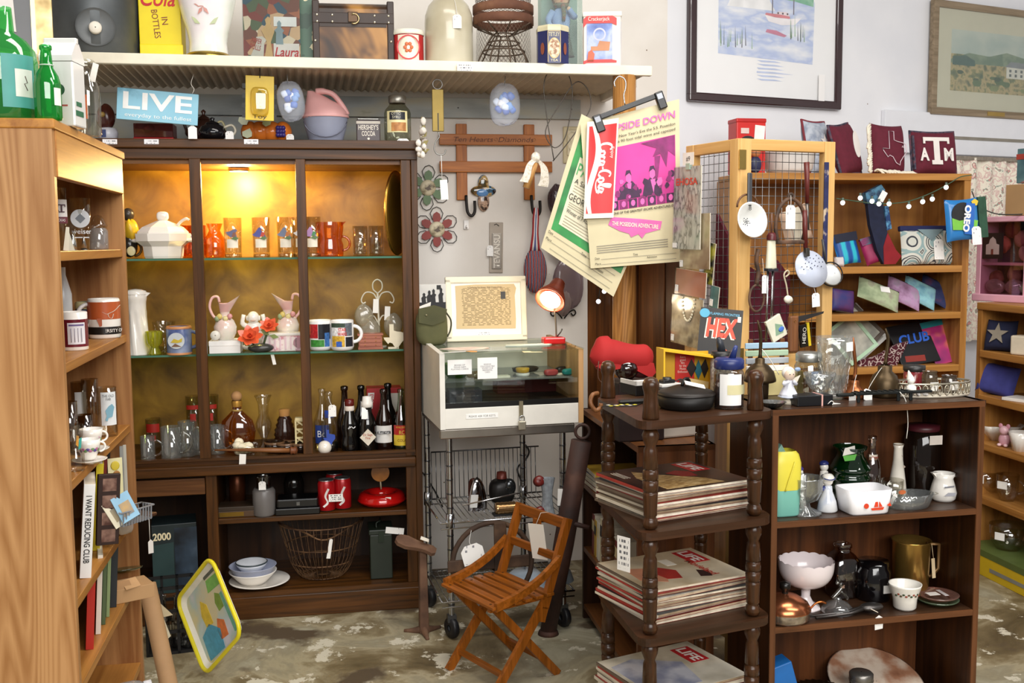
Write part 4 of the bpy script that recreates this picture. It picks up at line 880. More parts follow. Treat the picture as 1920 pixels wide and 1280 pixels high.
t.tube('handle',arc(22,27,15,-98,98,12),3.2,M('6a7aa4',.3,var=.3));t.prism('medallion',ngon(15,20),1.4,M('c8cfd4',.3),at=(-2,-24.6,27));t.prism('medallion_fish',[(-10,-4),(-4,3),(4,0),(11,4),(10,-3),(2,-5)],.8,M('c9b23a',.4),at=(-2,-25.4,28));t.prism('medallion_rock',[(-9,0),(-2,6),(5,2),(9,0)],.7,M('7a5a44',.4),at=(-2,-25.4,16))
def ewer(px,y,label,flip,zoff):
    t=T('pink_ewer',label,'ewer',(lambda p:(p[0],p[1],p[2]+zoff))(ci(px,1,y)),GA,group='pink floral ewers');s=flip
    pkm=patch([(.35,'e9c6bc'),(.5,'f0e2d6'),(.7,'dfe0cf')],sc=12,rough=.18,coat=.5)
    t.lathe('ewer_body',[(1,0),(14,0),(20,12),(21,24),(16,36),(9,42),(8,46),(9,52)],pkm,seg=24)
    def lip(u,v):
        a=u*6.283;f=math.cos(a)*s;r=9+v*11*(1+.35*f);return (r*math.cos(a)+s*v*5,r*math.sin(a)*.7,52+v*(18+11*max(0,f)-6*max(0,-f)*.5)+2*math.cos(2*a)*v)
    t.grid('spout_lip',lip,24,6,patch([(.35,'eab9b4'),(.6,'f2ddd2')],sc=12,rough=.18),cu=True)
    t.tube('handle',smoothpath([(-s*9,0,70),(-s*12,0,80),(-s*22,0,78),(-s*27,0,62),(-s*22,0,46),(-s*14,0,36),(-s*17,0,26)],4),2.6,M('e8b8b2',.2))
    for q,(x,z,c) in enumerate(((-8,44,'e9d27a'),(2,40,'efe0a0'),(10,44,'e3a0a0'),(-13,40,'9aa87c'))):
        f=t.blob('flower',5,3,5,M(c,.3),at=(x,-14,z),lump=.2,seg=10,rings=7)
    return t
# white box under the first ewer
t=T('white_box','flat white cardboard box under the first pink ewer','box',ci(424,1,.08),GA);t.box('carton',-28,28,-22,40,0,22,M('efedea',.6,var=.03),bv=.6);t.box('box_lid',-28.6,28.6,-22.6,40.6,14,23,M('f4f2ef',.6),bv=.6)
ewer(424,.10,'pink floral ewer standing on the flat white box',1,.0462)
t=T('dial_clock','tiny white dial clock beside the first ewer','clock',(lambda p:(p[0],p[1],p[2]+.0462))(ci(405,1,.055)),GA);t.lathe('dial',[(1,-1),(8,-1),(9,0),(9,3),(1,3)],M('e8e4d8',.3),at=(0,0,10),rot=(90,0,0),seg=20);t.box('foot',-5,5,-2,5,0,2,M('b8a888',.4));t.tube('clock_hand',[(0,-1.5,10),(3,-1.5,14)],.4,M('333'*2),n=4)
# buddha
t=T('buddha_figurine','white laughing porcelain figurine with raised arms behind coral flowers','figurine',ci(477,1,.16),GA)
t.blob('belly',20,15,20,china,at=(0,0,20));t.blob('chest',15,12,14,china,at=(0,0,40));hd=t.blob('head',11,10,12,china,at=(0,-3,60))
for s in (-1,1): t.tube('arm',smoothpath([(s*12,0,44),(s*20,-3,50),(s*17,-3,66)],3),[5]*4+[4]*3,china,n=8);t.blob('foot',9,8,6,china,at=(s*12,-10,6));t.blob('ear',2.4,3,5,china,at=(s*11,-2,59),seg=8,rings=6,up=hd)
t.blob('smile',5,1.4,1.6,M('c9a99a',.4),at=(0,-12.6,55),seg=10,rings=5,up=hd)
t=T('coral_flowers','two coral ceramic lotus flowers on a dark stone base','flowers',ci(483,1,.05),GA)
t.blob('dark_base',24,15,9,M('3a3a38',.25,var=.3),at=(6,2,8))
cm=M('e2603c',.25,var=.15)
for cx_,cz,R in ((-12,30,27),(23,50,20)):
    st_=t.tube('stem',[(cx_*.4,0,8),(cx_,0,cz)],2,M('4a5a34',.5))
    for ring,(n,el,ln) in enumerate(((7,12,1),(6,42,.85),(4,68,.62))):
        for i in range(n):
            a=6.283*i/n+ring*.4;e=math.radians(el);L_=R*ln
            def P(u,v,a=a,e=e,L_=L_,cx_=cx_,cz=cz):
                r=u*L_;wv=(v-.5)*L_*.62*math.sin(math.pi*min(1,u*.92+.04));ee=e+u*.25
                x=r*math.cos(ee);z=r*math.sin(ee)
                return (cx_+x*math.cos(a)-wv*math.sin(a),-10+ (x*math.sin(a)+wv*math.cos(a))*.6-z*.55,cz+ (x*math.sin(a)+wv*math.cos(a))*.75+z*.35)
            t.grid('petal',P,4,2,cm)
    for i in range(2): t.prism('leaf',[(0,0),(8,5),(18,2),(9,-4)],1,M('7a8a4a',.4),at=(cx_,-8,cz-18),rot=(0,200*i+20,0))
# planter box with second ewer and pitcher
t=T('pink_planter','white pottery planter box patterned in pink','planter',ci(530,1,.06),GA)
t.box('trough',-37,37,-2,24,0,32,patch([(.38,'c98a94'),(.46,'ecdcd6'),(.6,'efe8e2'),(.66,'d0a8b4')],sc=28,rough=.3,detail=4),bv=2);t.box('trough_rim',-39,39,-4,26,29,35,china,bv=2)
for i in range(7): t.box('fence_slat',-34+i*9.6,-31+i*9.6,-3.4,-2,4,27,M('e2c4cc',.3));
t.prism('side_panel_disc',ngon(10,18),1,M('b88a94',.3),at=(30,-3.4,16))
t.prism('hang_tag',[(-3,-20),(3,-21),(4,0),(-2,1)],.5,M('e9e6e0'),at=(-20,-6,-4),rot=(0,-14,0))
ewer(541,.15,'pink floral ewer behind the pink planter box',-1,.045)
t=T('ewer_stand','upturned white dish under the ewer behind the planter','dish',ci(541,1,.15),GA);t.lathe('dish',[(1,0),(20,0),(18,20),(1,21.6)],china)
# comic mugs
def cmug(px,y,label,cols,hx=1,txt=None):
    t=T('comic_mug',label,'mug',ci(px,1,y),GA,group='comic print mugs')
    t.lathe('mug_body',[(1,2),(16,0),(20,2),(22,7),(22,54),(21,57),(19.5,56),(19.5,8),(1,8)],M('f4f2f0',.15,coat=.5,var=0))
    if hx: t.tube('handle',arc(21,30,15,-98,98,12),3.4,M('f4f2f0',.15,var=0))
    z=10
    for i,(c,a0,a1,z0,z1) in enumerate(cols): band(t,'print_panel',22.3+.05*(i%2),z0,z1,a0,a1,M(c,.3,var=.35,sc=120),n=6)
    if txt: t.text(txt,5.4,M('d8261c'),at=(0,0,36),w=17,cyl=22.8,bold=.02)
    return t
cmug(601,.07,'comic print mug with red, black and green panels by the stile',(('b4282c',-60,-10,24,50),('1a1a22',-8,55,22,50),('3f8a3a',-50,20,8,21),('3a6aa8',22,50,8,34),('d9642c',-75,-50,30,50)),0)
cmug(642,.05,'comic print mug with red title lettering and a white handle',(('3a4a3c',-60,14,44,52),('f0f0f0',-60,10,29,43),('d2a83a',-55,12,8,28),('3a62b8',-30,-2,8,18),('6a7078',14,55,28,52),('22242c',16,60,8,26)),1,'STAR\nWARS')
# ornament tree
t=T('ornament_tree','white wire ornament tree with bagged ornaments and paper tags','ornament stand',ci(710,1,.14),GA)
ww=M('d6d0bc',.4)
t.tube('trunk',[(2,0,0),(0,0,100)],2,ww)
t.tube('loop',smoothpath([(0,0,100),(-8,0,108),(-8,0,120),(0,0,126),(8,0,120),(8,0,108),(0,0,100)],4),1.4,ww,n=6)
for s in (-1,1):
    t.tube('branch',smoothpath([(0,0,86),(s*8,0,100),(s*22,0,102),(s*30,0,90),(s*28,0,82),(s*22,0,84)],4),1.4,ww,n=6)
    t.tube('branch',smoothpath([(0,0,44),(s*8,0,58),(s*17,0,56),(s*18,0,46)],4),1.4,ww,n=6)
for x,z,r in ((-26,58,22),(-16,28,26),(28,40,22)): t.blob('bagged_ornament',r*.8,11,r,glass('e6e2d4',.12,.15,.28,'cfc8b4'),at=(x,-6,z),lump=.1)
for x,z in ((-4,78),(17,64)): t.prism('price_tag',rect(-5,5,-14,12),.5,printed('efece4','b0b0b4',5,.2,4),at=(x,-8,z),rot=(0,4,0))
t.lathe('foot_plate',[(1,0),(16,0),(15,2),(1,2)],ww)
# small chest & texas block
t=T('miniature_chest','miniature pink-brown wooden drawer chest','box',ci(695,1,.05),GA)
cwm=wood('b0705a','8f5444',sc=20,axis=0);t.box('carcase',-22,22,0,26,3,27,cwm,bv=.8);t.box('top_board',-24,24,-2,28,26,29,cwm,bv=.6);t.box('base',-23,23,-1,27,0,4,cwm)
for z in (5,12.5,20): d=t.box('drawer',-20,20,-1.2,0,z,z+6,cwm,bv=.4);[t.blob('knob',1,.8,1,M('c9a24a',.3,.9),at=(x,-2,z+3),seg=6,rings=4,up=d) for x in (-10,10)]
t=T('state_block','cream block cut in the outline of a southern state','ornament',ci(739,1,.05),GA)
TX=[(-8,22),(0,22),(0,10),(6,8),(14,7),(19,5),(20,-6),(14,-13),(9,-20),(8,-25),(2,-22),(-3,-14),(-8,-12),(-11,-15),(-18,-6),(-19,-3),(-8,-3)]
t.prism('block',[(x,z+24) for x,z in TX],9,M('e3d8bd',.6));t.box('foot',-11,9,0,14,0,3,M('e3d8bd',.6))
# --- cabinet floor
def mugglass(px,y,h,r,label):
    t=T('glass_mug',label,'mug',ci(px,2,y),GA,group='clear glass mugs');t.lathe('mug_body',[(1,0),(r*.95,0),(r,3),(r,h),(r*.9,h),(r*.85,8),(1,8)],crys,seg=20,flute=(10,.02));t.tube('handle',arc(r*.96,h*.5,h*.32,-98,98,10),2.6,clr2);return t
for a in ((278,.05,46,13,'small glass mug with a pink label at the left end'),(322,.05,62,18,'tall faceted glass beer mug in the left bay'),(352,.10,66,16,'glass beer mug behind the faceted one'),(376,.12,50,12,'glass mug half hidden by the first cabinet stile'),(408,.12,54,14,'glass mug just right of the first cabinet stile')): mugglass(*a)
for px,l in ((290,'glass with a red print behind the small mug'),(366,'tall glass with red lettering left of the stile'),(398,'tall glass with red lettering right of the stile')):
    t=tumbler('printed_glass',l,px,.24,13,15,100 if px>300 else 60,clr2,lv=2,group='red print glasses')
    band(t,'red_print',15.2,(76 if px>300 else 36),(84 if px>300 else 52),-50,50,M('b8281c',.5));band(t,'red_emblem',15,(54 if px>300 else 20),(68 if px>300 else 30),-20,20,M('b8281c',.5))
t=T('round_decanter','round flat amber decanter with a ball cork stopper','decanter',ci(447,2,.15),GA)
t.lathe('glass_body',[(1,0),(20,0),(30,18),(33,38),(28,58),(14,72),(8,78),(8,86)],glass('e0a860',.13,.04,.1,'8a5212'),seg=30,sy=.6);t.lathe('neck_ring',[(8,76),(10,78),(8,80)],M('a9894a',.3));t.lathe('collar',[(9,85),(10,92),(9,96)],M('b98a3a',.4,.5));t.blob('cork_ball',10,10,10,M('b98a5a',.7,var=.2),at=(0,0,104))
t=T('hurricane_glass','tall clear glass vase with a bulb middle','vase',ci(496,2,.16),GA);t.lathe('vase_glass',[(1,0),(16,0),(15,3),(6,12),(5,22),(14,40),(15,50),(9,66),(10,88),(14,98),(15,102)],clr2,seg=24);t.lathe('rim',[(15,100),(16.5,102),(15,104)],clr2,seg=20)
t=T('honey_pot','dark brown beehive jar with a cork','jar',ci(535,2,.17),GA);t.lathe('pot_body',[(1,0),(18,0)]+[(18+(2.5 if i%2 else 0)-max(0,i-6)*1.3,4+i*4.6) for i in range(12)]+[(9,62)],M('2e1810',.15,var=.2),seg=24);t.lathe('cork',[(9,58),(10,74),(1,75)],M('a9783f',.8))
for px,y,l in ((515,.1,'left dark brown glazed bowl'),(538,.07,'middle dark brown glazed bowl'),(564,.06,'right dark brown glazed bowl, beside the stile'),(550,.14,'rear dark brown glazed bowl')):
    t=T('glazed_bowl',l+' on the cabinet floor','bowl',ci(px,2,y),GA,group='dark glazed bowls');t.lathe('bowl',[(1,0),(12,0),(18,8),(19,20),(17.5,20),(16,9),(1,4)],M('241610',.12,var=.3),seg=24);t.lathe('rim_glaze',[(19.2,17),(19.6,20),(17.6,21)],M('6a4c34',.2),seg=24)
t=T('glass_bowl','small glass bowl heaped with white lace','bowl',ci(461,2,.05),GA)
t.lathe('bowl',[(1,0),(16,0),(25,12),(27,22),(26,22),(15,3)],clr2,seg=24)
for i in range(14): t.blob('lace_piece',9,8,7,M('efe4c8',.9,var=.1),at=(random.uniform(-15,13),random.uniform(-10,10),random.uniform(12,34)-abs(i-7)*.6),lump=.2,seg=9,rings=6)
t=T('wooden_stick','turned wooden stick with a tag lying across the cabinet ledge','stick',fpx(CB,487,.642,-.005),GA-1)
t.tube('rod',[(-82,0,4),(-20,0,2),(20,-1,0),(58,-1,-2)],[1.6,3.4,5,4.6],wood('8a5a34','6a3f20',sc=14,axis=0));t.lathe('turned_end',[(1,0),(7,0),(8,3),(6,5),(8,8),(7,12),(1,14)],wood('7a4628','5a3018',sc=14),at=(56,-1,-2),rot=(0,90,0),seg=14)
t.prism('price_tag',rect(-6,6,-28,-4),.5,printed('f2efe8','9a9a9e',4,.2,4),at=(-30,-8,0),rot=(0,4,0))
t=T('paper_scrap','folded white paper slip on the cabinet floor','paper',ci(511,2,.02),GA);t.prism('slip',[(-10,0),(8,-1),(10,3),(0,5)],.6,M('ece8e0'),pl='xy')
t=T('lattice_tower','little cream plastic lattice tower','toy',ci(564,2,.03),GA)
cl=M('e2d2a0',.5)
for x in (-8,8):
    for y in (0,12): t.box('upright',x-1.5,x+1.5,y-1.2,y+1.2,0,66,cl)
for i in range(4):
    for sg in (1,-1): t.box('brace',-9,9,-.8,.8,-1.4,1.4,cl,at=(0,0 if sg>0 else 12,8+16*i+4),rot=(0,38*sg,0))
    t.box('rung',-8,8,-1,1,16*i+15,16*i+18,cl)
t.box('cap',-9,9,-2,14,64,70,cl,bv=1)
# bottles
def bottle(px,y,label,prof,m,cat='bottle',liquid=None,lv=2):
    t=T('soda_bottle',label,cat,ci(px,lv,y),GA,group='old soda bottles');t.lathe('bottle_glass',prof,m,seg=22);return t
LN=[(1,0),(15,0),(16,3),(16,52),(14,62),(8,78),(6,92),(5.5,106),(7,108),(7,114),(5,115)]
HB=[(1,0),(14,0),(16,4),(16,20),(13.5,30),(16,44),(15,56),(9,74),(7,84),(7.5,92),(8,95),(6,99)]
dkg=M('0c0a09',.08,var=0,coat=.5);brn=M('1c0d08',.08,var=.2,coat=.5)
b=bottle(606,.12,'clear soda bottle with a blue square label, furthest left',LN,clr2);band(b,'blue_label',16.3,14,48,-55,45,M('26408c',.4));b.text('Be',12,M('f0f0f4'),at=(-2,0,32),w=15,cyl=16.8)
b=bottle(619,.06,'clear soda bottle with a blue state-shaped label and tied tag',LN,clr2);b.prism('state_label',[(x*.56,z*.6) for x,z in TX],.4,M('2c4aa8',.4),at=(-1,-16.8,32));b.lathe('dark_drink',[(1,2),(15,2),(15.3,20),(1,20)],dkg);band(b,'neck_label',9.8,66,80,-60,60,M('2c4aa8',.4));pricetag(b,6,-14,80,14,22,string=[(2,-8,96),(0,-7,106)])
bottle(648,.15,'dark bottle with a wire clip at the back left of the row',LN,brn)
b=bottle(657,.05,'black hobbleskirt soda bottle with white script and red collar',HB,dkg);b.lathe('cap',[(8,86),(9,90),(8.4,99),(1,100)],M('5a120e',.3),seg=16);b.lathe('collar_label',[(8.6,78),(9.6,80),(9,87)],M('e4d8cc',.4),seg=16);ribbons(b,'script_print',[[(-6,0),(-3,5),(-5,1),(0,4),(3,1),(7,4)]],1.8,M('e8e8e8'),at=(3,-16.6,46))
bottle(679,.15,'dark bottle with a string tie behind the diamond-label bottle',LN,dkg)
b=bottle(690,.04,'dark wire-cap bottle with a cream diamond label',[(1,0),(15,0),(17,3),(17,50),(14,62),(9,74),(8,86),(9,90)],dkg);b.lathe('porcelain_cap',[(9,84),(11,86),(11,93),(9,96),(8,104),(1,105)],M('e9e4dc',.3),seg=18);b.prism('diamond_label',[(-15,0),(0,-16),(15,0),(0,16)],.5,M('e2d8c6',.5),at=(0,-18,30));b.text('Dr Sage\nFine',4,M('b5452c'),at=(0,-18.6,32),w=17);b.prism('shoulder_label',[(-8,0),(3,-1),(4,20),(-7,22)],.5,M('efece6'),at=(-3,-13,64),rot=(-16,0,0))
b=bottle(729,.12,'tall dark bottle with small white print behind the white-label bottle',[(r,z*1.04) for r,z in LN],dkg)
b=bottle(721,.06,'brown beer bottle with a large white label',LN,brn);band(b,'white_label',16.4,16,48,-65,58,M('eeece8',.45));b.box('label_bar',-13,11,-17.6,-17,33,38,M('16161a'));b.text('Red Hat',4.6,M('f4f4f4'),at=(-1,-17.8,35.6),w=20)
b=bottle(753,.05,'soda bottle with a red and yellow label at the right end',[(r*.9,z) for r,z in LN],glass('cfd8c4',.16,.03));band(b,'red_label',15,30,48,-70,70,M('b5231c',.4));band(b,'yellow_label',15.1,10,30,-70,70,M('e2c23a',.4));b.text('RC',7,M('e8d24a'),at=(0,0,35),w=10,cyl=15.6);b.text('COLA',5,M('7a2a16'),at=(0,0,20),w=17,cyl=15.6);b.text('ROYAL CROWN',3,M('e8d24a'),at=(0,0,44.5),w=22,cyl=15.6);b.lathe('drink',[(1,2),(13.4,2),(13.6,12),(1,12)],M('3a3a30'))
t=T('soda_carton','red and white cardboard drink carton behind the dark bottles','carton',ci(722,2,.26),GA);t.box('carton_box',-32,32,0,40,0,98,M('b81e22',.5),bv=.8);t.prism('white_flash',[(-30,60),(-22,60),(-18,90),(-30,90)],.6,M('efe9e4'),at=(0,-.8,0));t.prism('white_swoosh',[(8,40),(26,56),(30,88),(10,88)],.6,M('e9dfd8'),at=(0,-.8,0));t.text('Cola',10,M(RED),at=(-25,-1.2,76),rot=(0,-90,0),w=24)
t=T('china_ball','white china knob ball in front of the bottles','knob',ci(609,2,.02),GA);t.blob('ball',13,13,13,M('efe8dc',.12,coat=.5,var=.02),at=(0,0,13));t.lathe('collar',[(6,0),(7,2),(5,3)],M('b8a060',.3,.8),at=(-12,0,13),rot=(0,-90,0))
t=T('small_spoon','tiny bone spoon with a paper tag on the cabinet ledge','spoon',ci(637,2,.01),GA);t.tube('spoon_handle',[(-8,0,1.5),(12,0,2)],[1.6,2.2],M('e4dccb',.4));t.prism('price_tag',[(-9,-6),(5,-5),(8,1),(-6,2)],.6,printed('f2efe8','9a9a9e',3,.2,4),pl='xy',at=(-9,-2,.4))
# --- lower shelf
t=T('copper_cylinder','tall copper cylinder with a chrome top in the shadows','canister',ci(446,3,.2),GA);t.lathe('body',[(1,0),(15,0),(15,60),(13,62)],M('6a3a22',.35,.7,var=.25));t.lathe('cap',[(9,62),(9,70),(7,72),(1,73)],M('b0aca4',.2,.9))
t=T('grey_canister','frosted grey glass canister with a pink tag','canister',ci(496,3,.05),GA);t.lathe('canister_glass',[(1,0),(19,0),(21,3),(21,46),(18,51),(15,52)],M('6a6664',.35,var=.1));t.lathe('mouth',[(13,52),(13,62),(14,70),(15,74)],glass('c8c4bc',.15));pricetag(t,-1,-21,60,13,16,string=[(-1,-14,74)])
t=T('flat_brass_box','flat wood and brass box at the lower shelf left end','box',ci(438,3,.06),GA);t.box('box_base',-26,40,-14,30,0,12,M('4a3420',.5),bv=1);t.box('brass_panel',-24,20,-15,-13.6,2,10,M('9a7a34',.3,.8));t.box('box_lid',-27,41,-15,31,12,20,M('33261a',.45),bv=1)
t=T('dark_flask','dark glass bottle with a white stopper behind the black box','bottle',ci(552,3,.2),GA);t.lathe('flask_body',[(1,0),(18,0),(19,40),(14,56),(8,62),(8,70)],M('14110f',.1,var=0));t.lathe('stopper',[(8,66),(10,68),(9,76),(6,84),(1,85)],M('c8c0b0',.4))
t=T('black_box','black lacquer box lying on the lower shelf','box',ci(559,3,.05),GA);t.box('box_base',-41,41,-16,34,0,13,M('0b0b0c',.25,var=0),bv=2);t.box('box_lid',-38,38,-13,32,13,30,M('0d0d0e',.2,var=0),bv=3);t.box('clasp',-2,4,-15,-13,18,24,M('7a7a7a',.3,.9))
def can(px,y,label):
    t=T('soda_can',label,'can',ci(px,3,y),GA,group='red soda cans');t.lathe('can_body',[(13,0),(16,3),(16,52),(14,57)],M('b5161c',.28,.15,var=.04));t.lathe('can_top',[(14,57),(14.4,59),(13,59),(12.5,57),(1,57)],M('b9b9ba',.3,.9));t.lathe('can_foot',[(16,2.6),(13,-.2),(1,.6)],M('a9a9aa',.3,.9));ribbons(t,'white_wave',[[(-6,4),(2,12),(-2,24),(4,38)]],4,M('e8e4e0'),at=(0,-16.3,6));t.text('Cola',9,M('efe9e4'),at=(0,0,34),rot=(0,-80,0),w=26,shear=.3,bold=.02);return t
t=can(613,.07,'left red soda can with a price sticker');t.box('price_sticker',4,30,-19,-18.4,20,34,printed('f2f0ec','55555a',4,.5,8))
can(643,.09,'right red soda can with white script');can(628,.17,'rear red soda can between the other two')
t=T('red_ring_mold','glossy red enamel ring mold','mold',ci(716,3,.13),GA);t.grid('ring',lambda u,v:((lambda a,b:((31+13*math.cos(b))*math.cos(a),(31+13*math.cos(b))*math.sin(a),12+12*math.sin(b)))(u*6.283,v*6.283)),36,14,M('c21412',.12,var=.03,coat=.6),cu=True);t.lathe('rim',[(43,6),(46,9),(44,12)],M('c21412',.12,var=.03),seg=36);t.prism('small_label',rect(-5,5,0,4),.4,M('efe9e2'),at=(10,-40,17))
t=T('amber_disc_ornament','round amber glass disc hanging from the cabinet waist','ornament',fpx(CB,713,.498,.16),GA);t.prism('disc',ngon(17,24),3,M('a5641c',.2,var=.3,sc=30),at=(0,-2,2));t.tube('hanger',[(0,0,18),(0,0,32)],.8,M('c9b48a'));t.tube('tassel',[(0,0,-15),(1,0,-30)],1.5,M('b8a888',.4))
# --- cabinet base
def dish(px,y,z,name,label,prof,m,rim=None):
    p=ci(px,4,y);t=T(name,label,'bowl' if 'bowl' in name else 'plate',(p[0],p[1],p[2]+z),GA,group='dishes stacked in the cabinet base');t.lathe('dish_body',prof,m,seg=40)
    if rim: t.lathe('painted_rim',*rim,seg=40)
    return t
t=dish(487,.085,0,'rim_plate','white plate with concentric red rim lines under the bowls',[(1,0),(32,0),(40,3),(55,9),(56,10),(55,11),(38,5),(1,3)],china)
for r in (43,46,49,52): t.lathe('red_line',[(r,5.6+(r-40)*.36),(r+1.4,6.1+(r-40)*.36)],M('a3302a',.4),seg=40)
dish(475,.085,.0085,'cream_bowl','cream serving bowl, second from the bottom of the stack',[(1,0),(22,0),(28,6),(43,22),(44,24),(42,24),(26,9),(1,5)],china)
dish(475,.085,.032,'blue_bowl','pale blue enamel bowl inside the cream bowl',[(1,0),(28,0),(34,5),(43,22),(44,23),(42,23),(32,7),(1,3)],M('a9b0c8',.2,coat=.4))
dish(473,.085,.054,'white_bowl','small white enamel bowl with dark rim on top of the stack',[(1,0),(18,0),(27,12),(29,18),(27.5,18),(17,4),(1,3)],M('dfe3ea',.15,coat=.5),([(28.4,16),(29.6,18),(28,19)],M('3a4448',.3)))
t=T('egg_basket','round rusty wire egg basket with two handles','basket',ci(605,4,.16),GA)
bwm=patch([(.4,'4a3222'),(.6,'7a5a3c')],sc=20,rough=.6,metal=.4)
for r,z in ((40,2),(58,30),(66,60),(78,104)): t.tube('hoop',[(r*math.cos(a*.196),r*math.sin(a*.196)*.9,z) for a in range(32)],1.3,bwm,closed=True,n=5)
w0=t.tube('rib_wire',smoothpath([(14,0,2),(40,0,2),(58,0,30),(66,0,60),(78,0,104)],3),.7,bwm,n=4)
k_=t.k
t.copies(w0,[Matrix.Scale(.95,4,(0,1,0))@Matrix.Rotation(2*math.pi*i/36,4,'Z') for i in range(1,36)])
for s in (-1,1): t.tube('bail_handle',smoothpath([(-76,-8*s,104),(-30,-50*s,96 if s>0 else 108),(10,-64*s,84 if s>0 else 110),(76,-14*s,106)],5),1.7,bwm,n=6)
t.prism('price_tag',[(-2,-18),(5,-17),(3,18),(-3,20)],.6,printed('f2efe8','9a9a9e',5,.2,3),at=(14,-62,66),rot=(0,12,0));t.lathe('center_disc',[(1,3),(14,3)],bwm)
t=T('ammo_box','dark green metal box with a white tag','box',ci(716,4,.08),GA)
gm_=M('20291f',.45,var=.1);t.box('body',-21,20,-10,50,0,84,gm_,bv=1.5);t.box('box_lid',-23,22,-12,52,84,94,gm_,bv=2);t.box('latch',-5,5,-13,-11,70,92,M('2a342a',.4,.5));t.tube('carry_handle',smoothpath([(-8,0,94),(-8,4,103),(0,10,106),(0,36,104),(0,40,94)],3),1.4,gm_);t.prism('price_tag',rect(-16,18,-6,6),.6,printed('f0eeea','77777c',3,.4,8),at=(24,-16,92),rot=(0,8,0))
# box in the left lower bay
t=T('jigsaw_box','dark game box with cream number 2000 in the lower left bay','box',fpx(CB,329,.1055,.07),GA+8)
t.box('box_body',-38,42,-8,62,0,130,M('1f2a2c',.4,var=.2),bv=1);t.text('2000',13,M('e3d6b0'),at=(-20,-8.6,108),w=32,bold=.03);t.box('night_photo',2,42,-8.8,-8.2,2,122,patch([(.4,'10161c'),(.55,'2c3c4c'),(.7,'5a6a7c')],sc=7,rough=.4));t.prism('box_front',[(-38,0),(0,0),(0,96),(-38,92)],.5,M('2a4040',.4),at=(0,-8.8,0))
# ================================================================ on the oak bookcase
def bi(px,lv,y): return fpx(BK,px,BZ[lv]+.0005,y)
BA=BK.deg-90+20
AM=[(-7,0),(7,0),(7,2),(2,2),(2,13),(7,13),(7,10),(9,10),(9,15),(-9,15),(-9,10),(-7,10),(-7,13),(-2,13),(-2,2),(-7,2)]
t=T('tall_glass','tall clear glass with a maroon college emblem label','glass',bi(115,0,.07),BA);t.lathe('glass_body',[(1,8),(10,8),(13,116),(14,116),(11,0),(1,0)],clr2,seg=22);band(t,'white_label',13.6,50,94,-70,70,M('efebe8',.5));band(t,'maroon_band',13.9,50,62,-70,70,M('6a2a38',.5));t.text('TEXAS',5,M('efebe8'),at=(0,0,56),w=17,cyl=14.2);t.prism('emblem',[(x*.75,z) for x,z in AM],.4,M('4a1c28'),at=(2,-14.4,70));t.text('A',9,M('4a1c28'),at=(-6,-14.6,76),w=8)
t=T('beer_glass','flared beer glass with white printed seal','glass',bi(150,0,.06),BA);t.lathe('glass_body',[(1,6),(15,6),(22,96),(23,96),(17,0),(1,0)],clr2,seg=26);t.prism('printed_seal',ngon(17,24),.4,M('c9ccd0',.5),at=(0,-21,58));t.prism('seal_diamond',[(-9,0),(0,-9),(9,0),(0,9)],.4,M('6a7078',.5),at=(0,-21.5,58));t.text('weiser',9,M('e8ebee'),at=(2,0,34),w=38,cyl=21.6);t.box('print_line',-12,14,-20.8,-20.4,22,24,M('c9ccd0'))
t=T('candle_jar','small glass jar with a stepped glass lid','jar',bi(186,0,.06),BA);t.lathe('jar_glass',[(1,0),(16,0),(17,2),(17,34),(13,40)],glass('e4e4e0',.2,.04,.2,'d8d8d8'),seg=22);t.lathe('jar_lid',[(14,40),(17,44),(15,48),(11,56),(7,62),(1,64)],clr2,seg=22)
for px,l in ((137,'tiny silver shaker in front of the beer glass'),(158,'tiny silver cone ornament next to the shaker')):
    t=T('silver_shaker',l,'shaker',bi(px,0,.03),BA);t.lathe('shaker_body',[(1,0),(7,0),(7,14),(5,20),(4,26),(1,30)] if px<150 else [(1,0),(6,0),(1.5,24),(1,25)],M('a9a8a4',.25,.9),seg=14);t.lathe('base_disc',[(1,-.1),(8,0),(7,1)],M('8a8a88',.3,.9),seg=14)
t=T('folded_card','folded cream card standing beside the tall glass','card',bi(124,0,.02),BA);t.prism('card_front',[(-5,0),(5,0),(3,44),(-3,44)],.6,M('d8d2bf'),rot=(0,6,0));t.prism('card_back',[(-5,0),(16,0),(5,44)],.6,M('c9c2b0'),at=(0,4,0))
t=T('maroon_mug','maroon and white mug with a framed picture','mug',bi(141,1,.05),BA)
t.lathe('mug_body',[(1,0),(23,0),(24,2),(24,70),(22,72),(21,70),(21,5),(1,5)],china);t.lathe('maroon_band',[(24.3,7),(24.3,58)],M('6a1c28',.25));band(t,'white_panel',24.7,12,52,-36,40,M('e2dfe4',.4));band(t,'purple_line',25,46,49,-30,34,M('6a5a8c'));t.tube('handle',arc(-22,36,18,90,270,10),3.6,china)
for i in range(4): t.tube('column_line',[(-9+6*i,-24.6,16),(-9+6*i,-24.6,42)],.6,M('8a8494'),n=4)
t=T('navy_mug','navy mug with a cream rim behind the maroon mug','mug',bi(166,1,.09),BA);t.lathe('mug_body',[(1,0),(20,0),(21,2),(21,64),(19,66),(18,64),(18,5),(1,5)],M('2c4460',.3));t.lathe('cream_rim',[(21.3,54),(21.5,64),(19,67)],M('d8cf9a',.4));t.prism('white_figure',[(-6,0),(6,2),(8,10),(-4,12)],.6,M('dcdcdc'),at=(6,-21.5,12))
t=T('orange_mug','large burnt orange and white mug with a longhorn outline','mug',bi(197,1,.043),BA)
